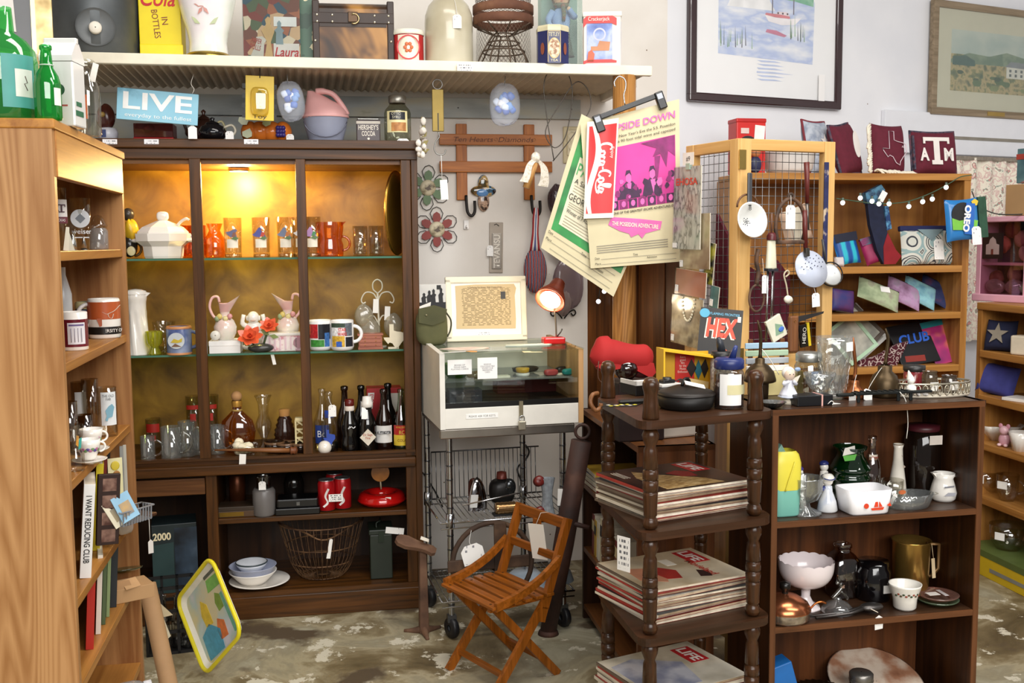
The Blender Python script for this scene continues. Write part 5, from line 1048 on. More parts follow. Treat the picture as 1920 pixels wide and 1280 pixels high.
t.lathe('mug_body',[(1,0),(27,0),(29,3),(29,70),(27,74),(25.5,72),(25.5,5),(1,5)],china);t.lathe('orange_band',[(29.4,36),(29.4,68)],M('b4562a',.35,var=.05));t.lathe('black_band',[(29.4,8),(29.4,22)],M('1a1614',.35));t.text('UNIVERSITY OF',6,M('efe9e0'),at=(4,0,15),w=56,cyl=29.9)
t.tube('handle',arc(-26,44,20,80,280,12),4,M('d8d4d0',.2));t.prism('orange_drip',[(-6,0),(6,0),(3,-14),(-1,-15)],.6,M('a04a22',.4),at=(-12,-27.6,38));ribbons(t,'longhorn_outline',[[(-14,6),(-6,2),(0,4),(8,8),(16,16),(18,18)],[(-4,2),(-2,-4),(3,-6),(6,2)]],1.2,M('c9b8a8'),at=(6,-29.8,44))
t=T('white_bottle_back','slim white bottle at the back of the mug shelf','bottle',bi(122,1,.12),BA);t.lathe('bottle',[(1,0),(16,0),(16,90),(11,110),(7,125),(7,140)],M('c9cdd0',.25))
for px,y,h,l in ((133,.08,95,'first tall tumbler at the near end of the glass shelf'),(152,.12,92,'second tall tumbler, with a white panel'),(172,.09,98,'third tall tumbler, next to the picture glass'),(160,.06,60,'shorter smoky tumbler in front')):
    t=T('tall_tumbler',l,'glass',bi(px,2,y),BA,group='tumblers on the bookcase');t.lathe('glass_body',[(1,6),(13,6),(14,h),(15,h),(14.5,0),(1,0)],glass('e6e2da',.2,.03) if h>70 else glass('b8a890',.2),seg=20)
    if px==152: band(t,'white_panel',15.2,30,74,-40,40,M('d8dcdc',.5))
t=T('picture_glass','tall tumbler with a pale blue printed animal on a white panel','glass',bi(203,2,.032),BA);t.lathe('glass_body',[(1,6),(16,6),(17,92),(18,92),(17.5,0),(1,0)],clr2,seg=22);band(t,'white_panel',18,22,84,-44,50,M('e6e9ea',.5));t.prism('blue_figure',[(-9,2),(-5,0),(-3,6),(4,8),(6,18),(8,26),(4,32),(-2,28),(-8,20),(-6,10)],.5,M('7fb0c4',.5),at=(2,-19,30));t.text('THE OLD\nFAR',4,M('44484c'),at=(0,0,74),w=22,cyl=18.4)
def cup(px,py,l):
    q=BK.atz(px,py,BZ[2]);p=BK.w(q[0],q[1],BZ[2]+.0005)
    t=T('tea_cup',l+' floral tea cup','cup',(p[0],p[1],p[2]+.009),BA,group='floral tea set');t.lathe('cup_body',[(1,0),(11,0),(13,4),(20,26),(21,38),(19.6,38),(18,26),(1,4)],china);t.tube('handle',arc(20,22,9,-98,98,10),2,china)
    for i in range(9): t.blob('painted_flower',3.6,.6,3,M(('5a4a8a','b06a8a','6a8a5a')[i%3],.4),at=(19.4*math.sin(-.9+i*.22),-19.4*math.cos(-.9+i*.22),19+2*(i%2)),rot=(0,0,math.degrees(-.9+i*.22)),seg=8,rings=5)
    t=T('saucer',l+' white saucer with a painted rim','saucer',p,BA,group='floral tea set');t.lathe('saucer_dish',[(1,0),(16,0),(30,6),(32,8),(30,8),(14,4),(1,4)],china,seg=28);t.lathe('painted_rim',[(28,7.3),(30.5,8.3)],M('b8a888',.4),seg=28)
cup(172,848,'rear');cup(168,868,'front')
t=T('little_bottle','small clear bottle with a rainbow print at the near end','bottle',bi(143,2,.02),BA);t.lathe('bottle_glass',[(1,0),(15,0),(16,3),(16,30),(10,40),(10,56),(15,66),(16,88)],clr2,seg=18);t.prism('rainbow_print',[(0,0),(5,4),(7,24),(2,20)],.4,M('3aa89a',.5),at=(4,-11,40));t.prism('orange_print',[(-2,6),(2,2),(4,22),(0,24)],.4,M('e0a03a',.5),at=(2,-11.6,44))
# books standing on the fourth shelf
def book(px,lv,y,w,h,d,label,c,title=None,tc='222222',tilt=0,rz=None,pages=True,tsz=None,yellow=0):
    t=T('book',label,'book',fpx(BK,px,BZ[lv]+.0005,y),rot=(0,tilt,(BA-8) if rz is None else rz))
    m=M(c,.45,var=.04)
    t.box('spine',-w/2,w/2,-1,1.5,0,h,m,bv=.5);t.box('cover',-w/2,-w/2+1.2,0,d,0,h,m);t.box('cover',w/2-1.2,w/2,0,d,0,h,m);t.box('page_block',-w/2+1.2,w/2-1.2,1,d-2,1,h-1,M('e9e0cc',.8))
    if title: t.text(title,tsz or w*.5,M(tc),at=(0,-1.4,h*.52),rot=(0,90,0),w=h*.72,bold=.02)
    return t
book(160,3,.02,20,178,120,'tall white book with bold black vertical title','f0efec','I WANT REDUCING CLUB',tilt=5)
book(180,3,.04,13,165,120,'yellow book with black title beside the white one','e8d02a',None,tilt=5)
book(190,3,.05,8,150,110,'thin dark red book next to the yellow one','6a1c14',tilt=5)
book(199,3,.06,7,140,110,'thin black notebook behind the photo album','1a1716',tilt=4)
t=T('photo_album','dark album showing four small brown pictures down its cover','album',fpx(BK,202,BZ[3]+.03,.0),rot=(0,4,BA+4))
t.box('album_body',-20,20,0,10,0,134,M('2a1512',.4),bv=1)
for i in range(4): t.box('photo',-12,13,-.8,0,6+i*32,30+i*32,patch([(.4,'4a2a22'),(.6,'8a6a5c')],sc=30,rough=.4))
for px,w,h,c,l in ((228,26,60,'e3dcae','cream picture book with a cartoon animal cover'),(240,6,66,'8a8a86','thin grey record-like book at the far end'),(246,6,60,'b4b0a4','thin pale book, last at the far end')):
    p=fpx(BK,px-8,BZ[3]+.0505,.012);t=T('thin_book',l,'book',p,BA);t.box('cover',-w/2,w/2,0,3,0,h+50,M(c,.5,var=.1),bv=.4);t.box('page_block',-w/2+.6,w/2-.6,3,6,1,h+49,M('e2dac6',.8))
    if w>20:
        t.blob('printed_animal',7,.5,9,M('a5702c',.5),at=(2,-.6,h+18),seg=10,rings=6);t.blob('printed_chick',8,.5,9,M('d2bc3a',.5),at=(0,-.6,h+36),seg=10,rings=6)
t=T('book_pile','stack of thin flat books under the standing picture books','books',fpx(BK,222,BZ[3]+.0005,.012),BA);t.box('book_block',-24,24,0,30,0,26,M('8a7a60',.7),bv=1);t.box('book_block',-22,22,1,29,26,34,M('5a4a3c',.7),bv=1)
t=T('wooden_tray','dark wooden board jutting out of the fourth shelf','board',fpx(BK,256,BZ[3]+.06,-.05),BA+40)
t.box('board',-42,40,-16,34,0,7,wood('4a2c1c','2e1a10',sc=12,axis=0),bv=2.5);t.box('raised_edge',-42,40,30,34,7,12,wood('4a2c1c','2e1a10',sc=12,axis=0),bv=1);t.tube('string',[(14,-17,6),(13,-18,-40)],.7,M('e6e2d8'),n=4);t.prism('price_tag',[(-7,-24),(7,-26),(7,-4),(0,2),(-7,-2)],.6,printed('d8d2cc','8a8a8e',4,.2,4),at=(15,-18,-42))
t=T('wire_basket','grey plastic letter basket on the jutting board','basket',fpx(BK,248,BZ[3]+.0715,-.05),BA+30)
gp=M('7d7f84',.45)
t.box('basket_floor',-34,34,-14,14,0,2,gp);
for s in (-1,1): t.tube('long_rim',[(-38,s*17,26),(38,s*17,26)],1.7,gp,n=6);t.tube('short_rim',[(s*38,-17,26),(s*38,17,26)],1.7,gp,n=6)
for i in range(11):
    for s in (-1,1): t.box('slat',-35+i*6.4,-32.6+i*6.4,-.7,.7,0,27,gp,at=(0,s*15.5,0),rot=(-s*6,0,0))
for i in range(4):
    for s in (-1,1): t.box('slat',-.7,.7,-12+i*7,-9+i*7,0,27,gp,at=(s*36,0,0))
for l,c,x,a,c2 in (('light blue booklet with a landscape photo in the grey basket','8fb8d2',-2,-20,'c9a468'),('cream booklet leaning behind the blue one in the basket','d8d0b8',-16,-24,'9a8a6a')):
    p=fpx(BK,244,BZ[3]+.09,-.05);t=T('booklet',l,'booklet',p,rot=(-14,a,BA+18));t.box('cover',x-18,x+18,-2-(x>-10)*6,0-(x>-10)*6,-4,48,M(c,.4),bv=.4);t.box('cover_photo',x-10,x+11,-2.8-(x>-10)*6,-2-(x>-10)*6,6,32,patch([(.4,c2),(.6,'6a7a88')],sc=12,rough=.4))
t=T('red_packet','cellophane packet with red print under the jutting board','packet',fpx(BK,231,BZ[3]+.0005,-.0),BA+20);t.blob('packet',17,10,20,glass('e8dcd0',.15,.1,.5,'d8c8ba'),at=(2,0,20),e=.6,lump=.05);t.prism('red_print',[(-10,0),(12,2),(12,14),(-10,12)],.5,M('c8402c'),at=(0,-10.6,20))
# fifth shelf
for px,w,h,c,l in ((168,14,150,'b8281c','red hardback at the near end of the lower shelf'),(184,9,150,'d8d2c4','white paperback beside the red hardback'),(194,7,140,'4a5a3a','green paperback on the lower shelf'),(202,6,145,'8a9a6a','pale green magazine on the lower shelf'),(212,12,150,'20242a','black hardback at the far end of the row')): book(px,4,.03,w,h,90,l,c,tilt=4)
t=T('cardboard_box','open kraft cardboard box on the lower bookcase shelf','box',fpx(BK,243,BZ[4]+.0005,-.0),BA+6)
kr=M('b08a60',.8,var=.06);t.box('box_tray',-40,40,-22,40,0,26,kr,bv=.8);t.prism('box_flap',[(0,0),(30,4),(38,44),(8,40)],1.2,M('c49c70',.8),at=(-14,-30,27),rot=(-82,0,8));t.prism('inner_flap',[(-40,0),(0,0),(0,20),(-40,24)],1,M('a37c54',.8),at=(0,-20,26),rot=(-60,0,0))
t=T('green_plate','dark olive glass plate lying on the cardboard box','plate',(lambda p:(p[0],p[1],p[2]+.045))(fpx(BK,232,BZ[4],.03)),BA);t.lathe('plate',[(1,0),(22,0),(34,5),(36,7),(33,7),(20,3),(1,3)],M('33371f',.2,coat=.5),seg=30,rot=(-12,0,0))
t=T('logo_plate','clear plate with a yellow disc on the bottom shelf','plate',fpx(BK,228,BZ[5]+.0005,.06),rot=(-12,0,BA));t.lathe('disc',[(1,0),(30,0),(32,2)],glass('c8ccd0',.15,.1,.2,'8a90a0'),at=(0,0,34),rot=(90,0,0));t.prism('yellow_disc',ngon(15,20),.6,M('d8c42a',.4),at=(2,-2.4,44));t.blob('blue_dot',7,1,9,M('2c4ab0'),at=(14,-2.4,24))
t=T('water_bottle','plastic bottle lying on the bottom shelf','bottle',fpx(BK,240,BZ[5]+.015,-.0),BA);t.lathe('bottle_plastic',[(1,-40),(14,-40),(15,-36),(15,10),(12,22),(8,28)],glass('d0d4d8',.16,.06,.15),rot=(0,90,0),at=(0,0,4));t.lathe('cap',[(9,28),(10,30),(10,42),(1,43)],M('d8d8dc',.3),rot=(0,90,0),at=(0,0,4),flute=(16,.04))
# ================================================================ leaning beside the cabinet
def placed(o,O,U,V,):
    """thing frame from three points: origin, x axis towards U, z axis towards V"""
    O,U,V=Vector(O),Vector(U),Vector(V);x=(U-O).normalized();z=(V-O);z=(z-x*z.dot(x)).normalized();y=z.cross(x)
    o.matrix_basis=Matrix(((x.x,y.x,z.x,O.x),(x.y,y.y,z.y,O.y),(x.z,y.z,z.z,O.z),(0,0,0,1)))
    return (U-O).length,(V-O).dot(z)
Bt=Vector(atz(388,1264,.006));Rt=Vector(aty(457,1186,Bt.y-.16));Lf=Vector(aty(333,1126,Bt.y+.13))
t=T('lap_tray','yellow rimmed metal tray with a cartoon street scene leaning on its corner','tray',tuple(Bt),k=1)
# long side runs up to the left, short side to the right
wU,wV=placed(t.o,Bt,Rt,Lf)
Z=lambda x,z:(x*wU,z*wV)
t.prism('tray_base',rrect(.02,wU-.02,.02,wV-.02,.03),.003,M('e9e6da',.35,var=.04),at=(0,.012,0))
t.grid('tray_rim',lambda u,v:(lambda p:(p[0],.012-.018*v,p[1]))(rrect(.02-.02*v,wU-.02+.02*v,.02-.02*v,wV-.02+.02*v,.03+.012*v,6)[int(u*28+.5)%28]),28,3,M('ece9dc',.35),cu=True)
t.tube('yellow_rim',[(x,-.006,z) for x,z in rrect(0,wU,0,wV,.042,6)],.007,M('e3d41e',.35,var=.04),closed=True,n=8)
pw=wU/100
t.prism('printed_wall',rrect(.06*wU,.94*wU,.07*wV,.93*wV,.01),.001,patch([(.4,'d8cfa8'),(.55,'b9cfcf'),(.7,'d8d6e4')],sc=9,rough=.35),at=(0,.0105,0))
for nm,P,c in (('printed_cloth',[(.12,.10),(.50,.08),(.55,.30),(.36,.46),(.14,.40)],'4a9fc0'),('printed_post',[(.80,.12),(.86,.12),(.84,.62),(.79,.62)],'6ab09a'),('printed_sign',[(.58,.74),(.88,.70),(.9,.84),(.62,.88)],'7ab85a'),('printed_shape',[(.5,.18),(.66,.16),(.68,.34),(.56,.42),(.48,.3)],'d8743a'),('printed_shape',[(.30,.44),(.46,.42),(.46,.66),(.36,.76),(.28,.6)],'e0c23a'),('printed_shape',[(.66,.46),(.78,.46),(.78,.62),(.70,.68),(.64,.58)],'7a9a3c'),('printed_grate',[(.6,.90),(.86,.88),(.86,.92),(.6,.94)],'5a605a')):
    t.prism(nm,[(x*wU,z*wV) for x,z in P],.001,M(c,.4,var=.15,sc=60),at=(0,.0095,0))
for i,(px0,py0,px1,py1,c,l,r) in enumerate(((318,1290,276,1095,'b08a62','kraft cardboard mailing tube leaning on the bookcase end',.027),)):
    a=Vector(aty(px0,py0,3.1));b=Vector(aty(px1,py1,3.22))
    d=(b-a).normalized();a=a-d*((a.z-.01)/d.z) if a.z>.01 else a
    t=T('cardboard_tube',l,'tube',tuple(a),k=1);t.tube('tube',[(0,0,0),tuple(b-a)],r,M(c,.8,var=.06),n=20,caps=False);t.tube('tube_cap',[tuple((b-a)*.995),tuple((b-a)*1.0)],r*.98,M('d8d0c0',.7),n=20)
t=T('plastic_crate','black plastic milk crate with bottles in the shadow by the cabinet','crate',atz(322,1226,0),18)
bm_=M('0d0d0f',.5)
for z in (0,40,80,124): 
    for y in (0,70): t.box('rail',-42,42,y-2,y+2,z,z+6,bm_)
    for x in (-42,42): t.box('rail',x-2,x+2,0,70,z,z+6,bm_)
for x in (-42,-14,14,42):
    for y in (0,70): t.box('upright',x-2.5,x+2.5,y-2,y+2,0,130,bm_)
t.box('crate_floor',-42,42,0,70,0,4,bm_)
for x in (-24,4,26):
    u=T('crate_bottle','clear bottle inside the black crate, '+{-24:'first',4:'second',26:'third'}[x]+' from the bookcase','bottle',tuple(Vector(atz(322,1226,0))+Vector((x*.0016,.05,.008))),18);u.lathe('bottle_glass',[(1,0),(11,0),(11,60),(5,80),(5,96),(6,98)],glass('b8b8b4',.2),seg=14)
t=T('paper_pad','cream paper sheets stuck behind the leaning tray','paper',aty(306,1180,3.27),12);t.prism('sheet',[(-14,-30),(10,-16),(4,40),(-18,60)],1,M('d8cfb4',.8),rot=(0,-12,0));t.prism('sheet',[(-20,-10),(18,-4),(-16,34)],1,M('c8b896',.8),at=(0,2,30))
# shoe last
t=T('cobbler_last','rusty iron cobbler shoe last on a tall post','shoe last',atz(795,1186,0),20)
ir=patch([(.35,'4a3224'),(.55,'6b4c38'),(.7,'7d6048')],sc=10,detail=6,rough=.75,bump=.2)
t.box('post',-9,9,-7,7,0,160,ir,bv=2,taper=.72)
t.prism('sole',[(-46,-10),(-40,-17),(-24,-19),(-4,-12),(12,-9),(26,-12),(32,-6),(32,6),(24,11),(8,9),(-8,10),(-26,13),(-40,9),(-46,0)],7,ir,pl='xy',at=(-8,-4,166),rot=(22,22,-18))
for a in (20,150,265): t.tube('foot_toe',smoothpath([(0,0,8),(16*math.cos(math.radians(a)),16*math.sin(math.radians(a)),4),(38*math.cos(math.radians(a)),38*math.sin(math.radians(a)),1.8)],3),[8,8,7,6,5,4,3.5],ir)
t.prism('price_tag',[(-9,-5),(8,-6),(10,4),(-6,6)],.7,M('efe6d6'),pl='xy',at=(2,-6,181),rot=(22,22,0))
# ================================================================ folding chair
chc=(-.05,3.27);CHA=-54
ch=T('folding_chair','small orange-brown wooden folding chair with slatted seat and hanging tags','chair',(chc[0],chc[1],0),CHA,k=1)
ow1=wood('a25a1a','74400d',sc=14,axis=0,rough=.35,coat=.3);ow2=wood('a25a1a','74400d',sc=14,axis=2,rough=.35,coat=.3)
for i in range(6):
    y=-.112+i*.042;s=ch.box('slat',-.148+.004*(i==5),.148,y-.0145,y+.0145,.281,.291,ow1,bv=.002)
    for x in (-.115,.115): ch.lathe('screw',[(.0005,0),(.004,0),(.004,-.0006)],M('3a2412',.4),at=(x,y,.2918),seg=8,up=s)
def bar(nm,p,q,w_,th,m):
    p,q=Vector(p),Vector(q);d=(q-p).normalized();sx_=Vector((1,0,0));u=d.cross(sx_).normalized()
    vs=[tuple(e+sx_*a*th/2+u*b*w_/2) for e in (p,q) for a,b in ((-1,-1),(1,-1),(1,1),(-1,1))]
    return ch.mesh(nm,vs,[(0,3,2,1),(4,5,6,7),(0,1,5,4),(1,2,6,5),(2,3,7,6),(3,0,4,7)],m)
for s in (-1,1):
    x=s*.128
    bar('seat_rail',(x-s*.012,-.12,.274),(x-s*.012,.115,.274),.014,.016,ow1)
    bar('back_post',(x,.185,.515),(x,.085,.24),.026,.018,ow2);bar('back_post',(x,.085,.245),(x,.07,.20),.026,.018,ow2)
    bar('leg',(x,.09,.262),(x,-.115,.0),.026,.016,ow2)
    bar('leg',(x-s*.02,-.09,.27),(x-s*.02,.155,.0),.026,.016,ow2)
    P=smoothpath([(s*.146,.135,.395),(s*.146,.06,.345),(s*.146,-.03,.308),(s*.146,-.115,.29)],3)
    for a,b in zip(P[:-1],P[1:]): pass
    vs=[];fs=[]
    for q,(a,b,c) in enumerate(P): vs+=[(a-.008,b,c+.013),(a+.008,b,c+.013),(a+.008,b,c-.013),(a-.008,b,c-.013)]
    for q in range(len(P)-1): fs+=[(4*q+j,4*q+(j+1)%4,4*q+4+(j+1)%4,4*q+4+j) for j in range(4)]
    fs+=[(3,2,1,0),tuple(4*(len(P)-1)+j for j in range(4))];ch.mesh('arm_rail',vs,fs,ow1)
for nm,z,y,h in (('top_rail',.498,.178,.034),('mid_rail',.395,.142,.026)): ch.box(nm,-.122,.122,y-.007,y+.007,z-h/2,z+h/2,ow1,bv=.002,)
ch.box('back_slat',-.018,.018,.154,.162,.40,.49,ow2)
ch.box('stretcher',-.12,.12,-.082,-.068,.05,.066,ow1);ch.box('stretcher',-.1,.1,.10,.114,.05,.066,ow1);ch.tube('pivot_rod',[(-.14,-.105,.274),(.14,-.105,.274)],.005,ow1)
pt=printed('f4efe4','8a857c',8,.25,6)
ch.prism('price_tag',rect(-.034,.034,-.118,.0),.001,pt,at=(.03,.128,.485),rot=(4,-6,10));ch.tube('tag_string',[(.03,.128,.478),(.03,.15,.518),(.035,.18,.517)],.001,M('e8e2d6'),n=4)
# ================================================================ on the back wall
def wp(px,py,d=-.002): return WL.atw(px,py,d)
WA=9.8
t=T('wooden_rack','wooden lattice rack with two crossbars and two iron hooks','rack',wp(929,300,-.012),WA)
rkw=wood('c0742c','9a571c',sc=12,axis=0,coat=0);rkv=wood('c0742c','9a571c',sc=12,axis=2,coat=0)
for x in (-64,64): t.box('upright',x-10,x+10,-4,4,-74,66,rkv,bv=1)
for z in (37,-13): t.box('crossbar',-106,107,-9,-4,z-10,z+10,rkw,bv=1)
for x in (-73,0,72): t.lathe('peg',[(.2,-1),(2.8,-1),(2.8,1)],M('4a2412',.5),at=(x,-9.4,37),rot=(90,0,0),seg=10)
t.text('Ten Hearts  Diamonds',9,M('6a3818',.6),at=(-4,-9.6,37),w=150,shear=.25)
for x in (-57,67): h=t.tube('iron_hook',smoothpath([(x,-6,-66),(x,-10,-82),(x+2,-12,-98),(x+9,-12,-104),(x+15,-12,-96),(x+15,-12,-76)],4),2.8,M('2a2624',.5,.6))
t=T('ceramic_cross','small glazed ceramic cross with gold and green glaze','cross',wp(906,362,-.006),WA)
gz=patch([(.3,'1c3a2c'),(.45,'6a4a24'),(.52,'c9a868'),(.58,'3a6a8a'),(.7,'241a18')],sc=30,rough=.12,detail=4,coat=.6)
t.blob('upright_top',10,4,16,gz,at=(0,-3,18));t.blob('upright_foot',11,4,18,patch([(.4,'3a2a24'),(.52,'caa890'),(.65,'241a1c')],sc=40,rough=.12),at=(0,-3,-16));t.blob('crossarm',24,4,11,gz,at=(0,-3,4));t.blob('blue_arch',12,3,8,M('5a86b8',.15),at=(-2,-5,1))
def wflower(px,py,label,c,cc,rr):
    t=T('metal_flower',label,'wall flower',wp(px,py,-.008),WA,rot=(0,rr,WA));wr_=M('3a3a3a',.4,.7)
    for i in range(6):
        a=math.radians(60*i+90);ca,sa=math.cos(a),math.sin(a)
        p=t.prism('petal',[(ca*u-sa*v,sa*u+ca*v) for u,v in ((12,-4),(20,-8),(29,-6),(33,0),(29,6),(20,8),(12,4))],1,M(c,.5,var=.2),at=(0,-3,0))
        t.tube('wire_petal',[(ca*u-sa*v,-1,sa*u+ca*v) for u,v in ((14,0),(20,-9),(30,-12),(39,-7),(42,0),(39,7),(30,12),(20,9))],.8,wr_,closed=True,n=5)
    t.lathe('center_disc',[(.5,3),(10,3),(14.5,1),(15,-1)],patch([(.45,'d8cdb0'),(.55,'b8ab8c'),(.65,'5a4a34')],sc=30,rough=.5),at=(0,-3,0),rot=(90,0,0));t.prism('painted_bird',[(-6,-2),(0,2),(5,8),(3,1),(7,-3),(0,-5)],.5,M('5a4a3a'),at=(0,-6.6,0))
wflower(802,352,'green petalled metal wire flower by the cabinet','5f7a52','',4);wflower(819,430,'red petalled metal wire flower below the green one','8a2c22','',0)
t=T('plastic_hook','small clear adhesive wall hook under the wooden rack','hook',wp(874,421),WA);t.box('hook_plate',-5,5,-3,0,-9,9,M('e9e6e2',.3),bv=1.5);t.tube('hook_lip',[(0,-3,-2),(0,-8,-6),(0,-8,-2)],1.5,M('e9e6e2',.3))
t=T('name_plate','grey metal plate with raised vertical lettering and a tag','plate',wp(930,464),WA,rot=(0,1,WA));t.box('card',-13,13,-2,0,-47,47,M('a89c8e',.45),bv=1);t.box('raised_field',-8,10,-3.4,-2,-40,27,M('9a938a',.35,.6),bv=.8);t.text('TEVANSU',11,M('d8d2c8',.3,.3),at=(1,-4,-7),rot=(0,-90,0),w=62,bold=.02);pricetag(t,-12,-5,-6,12,20);t.tube('hang_slot',[(-4,-2.4,42),(0,-2.4,44),(5,-2.4,40)],.7,M('3a3530'),n=4)
t=T('switch_plate','cream ornate double switch plate behind the posters','switch plate',wp(1072,268),WA);t.box('plate',-17,17,-3,0,-38,30,M('d9cba4',.4),bv=2);t.box('raised_panel',-10,12,-6,-3,-24,24,M('e8dcbc',.35),bv=2)
for s in (-1,1): t.tube('scroll',smoothpath([(s*2,-6.5,-16),(s*7,-6.5,-6),(s*2,-6.5,2),(s*7,-6.5,12),(s*1,-6.5,20)],3),1.2,M('f0e6c8',.35))
t=T('woven_pouch','red, white and blue woven bag hanging from the right iron hook','bag',wp(1003,470,-.05),WA)
fl=patch([(0,'8a1f24'),(.38,'b0262b'),(.46,'eee6e0'),(.6,'e8e0dc'),(.66,'2a3560')],sc=26,detail=2,rough=.8,interp='CONSTANT',dist=1.2,bump=.3,kind='wave')
t.blob('bag_body',22,12,42,fl,at=(0,0,-36),lump=.05,seg=28,rings=18)
for i in range(5): t.tube('braided_strap',smoothpath([(-9+i*4,-4,0),(-4+i*2,-4,32),(-2+i*2,0,60),(1+i,0,80)],3),2.2,M(('a3262c','e4dedc','4a5a92','e4dedc','a3262c')[i],.8),n=6)
t=T('plastic_bundle','crumpled plastic wrapped bundle hanging on the wall in shadow','bundle',wp(1052,470,-.04),WA)
for x,z,a,b_,c in ((-8,96,18,26,'5a4a52'),(0,30,26,40,'8a7c84'),(14,-60,30,46,'9a868a'),(2,-90,18,30,'b09a96')): t.blob('wrap',a,12,b_,glass('b8a8b0',.14,.15,.5,c),at=(x,0,z),lump=.12)
t=T('iron_scroll','black iron scroll bracket on the wall behind the lamp','bracket',wp(1056,589,-.006),WA)
ib=M('2a2522',.5,.6)
for s in (-1,1): t.tube('scroll',smoothpath([(s*2,0,-8),(s*10,0,2),(s*20,0,8),(s*24,0,2),(s*19,0,-3),(s*15,0,2)],4),1.3,ib,n=6)
# ================================================================ on and in the display case
zq=zc1+.0015
def dt(px,py): return atz(px,py,zq)
def dti(px,y,z=None): return fpx(DC,px,zq if z is None else z,y)
DA=14
t=T('framed_document','framed old typed document leaning on the wall above the case','framed document',dti(914,.36),rot=(-6,0,DA-2))
fm=M('e6dfc8',.45,var=.05)
t.box('backing',-74,74,3,6,2,118,M('8a7a60'));t.box('white_mat',-68,68,1,3,6,114,M('efece6',.6,var=.02))
t.prism('old_paper',[(-58,24),(55,22),(56,40),(55,84),(58,98),(54,106),(-20,106),(-58,104),(-57,60)],.6,printed('cdb68a','86724e',34,.52,16),at=(0,.2,0))
for a in ((-77,77,0,11),(-77,77,109,121)): t.box('frame_rail',a[0],a[1],-2,6,a[2],a[3],fm,bv=2)
for a in (-77,66): t.box('frame_stile',a,a+11,-2,6,4,117,fm,bv=2)
t.box('stamp',28,37,-.3,0,78,92,M('2c2c2e'));t.text('A Gathering For Honor, With Human Order',3.4,M('6a5636'),at=(-2,-.4,100),w=66);t.box('caption_slip',-20,8,.2,.8,11,18,printed('f6f4f0','9a9aa4',2,.5,10))
t=T('silhouette_picture','black silhouette picture of a group, beside the cabinet','picture',dti(811,.385,zq+.175),rot=(0,0,DA-4));t.box('picture_board',-26,25,0,3,-24,22,M('d0cfcb',.5));t.box('ground_band',-26,25,-.6,0,-24,-12,M('16161a'))
for x,h in ((-16,16),(-6,20),(2,22),(16,24)): t.prism('silhouette_figure',[(-4,0),(4,0),(3,h*.5),(5,h*.7),(2,h*.8),(2.6,h*1.05),(0,h*1.2),(-2.6,h*1.05),(-2,h*.8),(-5,h*.6)],.5,M('141416'),at=(x,-.8,-13))
t.box('silhouette_window',8,16,-.7,-.2,12,20,M('141416'))
t=T('canvas_bag','folded olive canvas bag with flap beside the framed document','bag',dti(812,.30),rot=(0,0,DA+4))
og_=M('565636',.85,var=.15,bump=.2)
t.blob('bag_body',30,14,34,og_,at=(-2,0,32),e=.6,lump=.04);t.prism('front_flap',[(-30,72),(0,78),(24,70),(20,48),(-4,40),(-30,46)],5,M('4a4b30',.85,var=.15),at=(0,-16,-4));t.blob('snap',2,1,2,M('8a8468',.4,.7),at=(-16,-17,56),seg=8,rings=5);t.prism('white_lining',[(-28,68),(-6,76),(-8,64),(-28,60)],2,M('d8d6d0'),at=(0,-14,4));t.tube('strap',smoothpath([(24,-6,60),(34,-4,44),(33,-4,26),(26,-8,14)],4),1.6,M('3a3a28',.8))
# lamp
lpos=dti(1038,.16)
t=T('gooseneck_lamp','red gooseneck desk lamp, lit, on the display case','lamp',lpos,DA)
rd=M('b8161a',.25,var=.04,coat=.5)
t.box('base',-21,21,-10,14,0,13,rd,bv=3);t.tube('gooseneck',smoothpath([(6,2,13),(5,2,40),(2,2,66),(-4,0,82)],5),1.7,M('8a8072',.3,.9))
hd=t.lathe('lamp_head',[(7,40),(13,34),(16,16),(27,-6),(29,-16),(27,-15),(14,12),(6,32)],patch([(.4,'8a3a24'),(.6,'a34a30')],sc=12,rough=.35,metal=.3),at=(-2,-2,92),rot=(-36,40,0))
t.blob('bulb',20,20,9,M('fff2d8',em=16,var=0),at=(-9,-10,83.5),rot=(-36,40,0),up=hd);t.tube('switch_cord',[(8,2,14),(14,0,22),(17,0,28)],1.2,M('1c1a18'),n=6)
k=t.k;lw=Vector(lpos)+Vector((-.05,-.055,.13));point('lamp_glow',tuple(lw),1.6,(1,.78,.5),.02)
def flat(name,label,cat,px,py,P,c,th=.6,rz=0,m=None,z=None):
    t=T(name,label,cat,atz(px,py,zq if z is None else z),DA+rz);t.prism('sheet',P,th,m or M(c,.7,var=.04),pl='xy');return t
flat('paper_sheet','crumpled pale brown paper sheet on the case top','paper',868,654,[(-44,10),(-20,26),(20,30),(48,14),(50,-4),(20,-24),(-12,-26)],'d8bfae',m=patch([(.4,'d8c0b4'),(.55,'e8d8cc'),(.7,'c9a898')],sc=16,rough=.7))
flat('grey_envelope','grey-green envelope with white ends on the case top','envelope',985,648,[(-40,-6),(-34,14),(44,16),(52,2),(44,-10),(-20,-12)],'a9b2a8',th=2)
flat('orange_tag','orange paper tag at the front edge of the case top','tag',882,659,[(-8,6),(4,14),(14,4),(10,-12),(0,-12)],'d8a060');flat('cream_tag','cream folded tag at the front of the case top','tag',990,660,[(-10,-6),(-8,14),(6,14),(8,2),(24,-4),(26,-10)],'e3cfa0')
flat('white_strip','narrow white paper strip on the case front edge','paper',852,661,[(-28,-2),(24,10),(24,15),(-28,4)],'ece8e2')
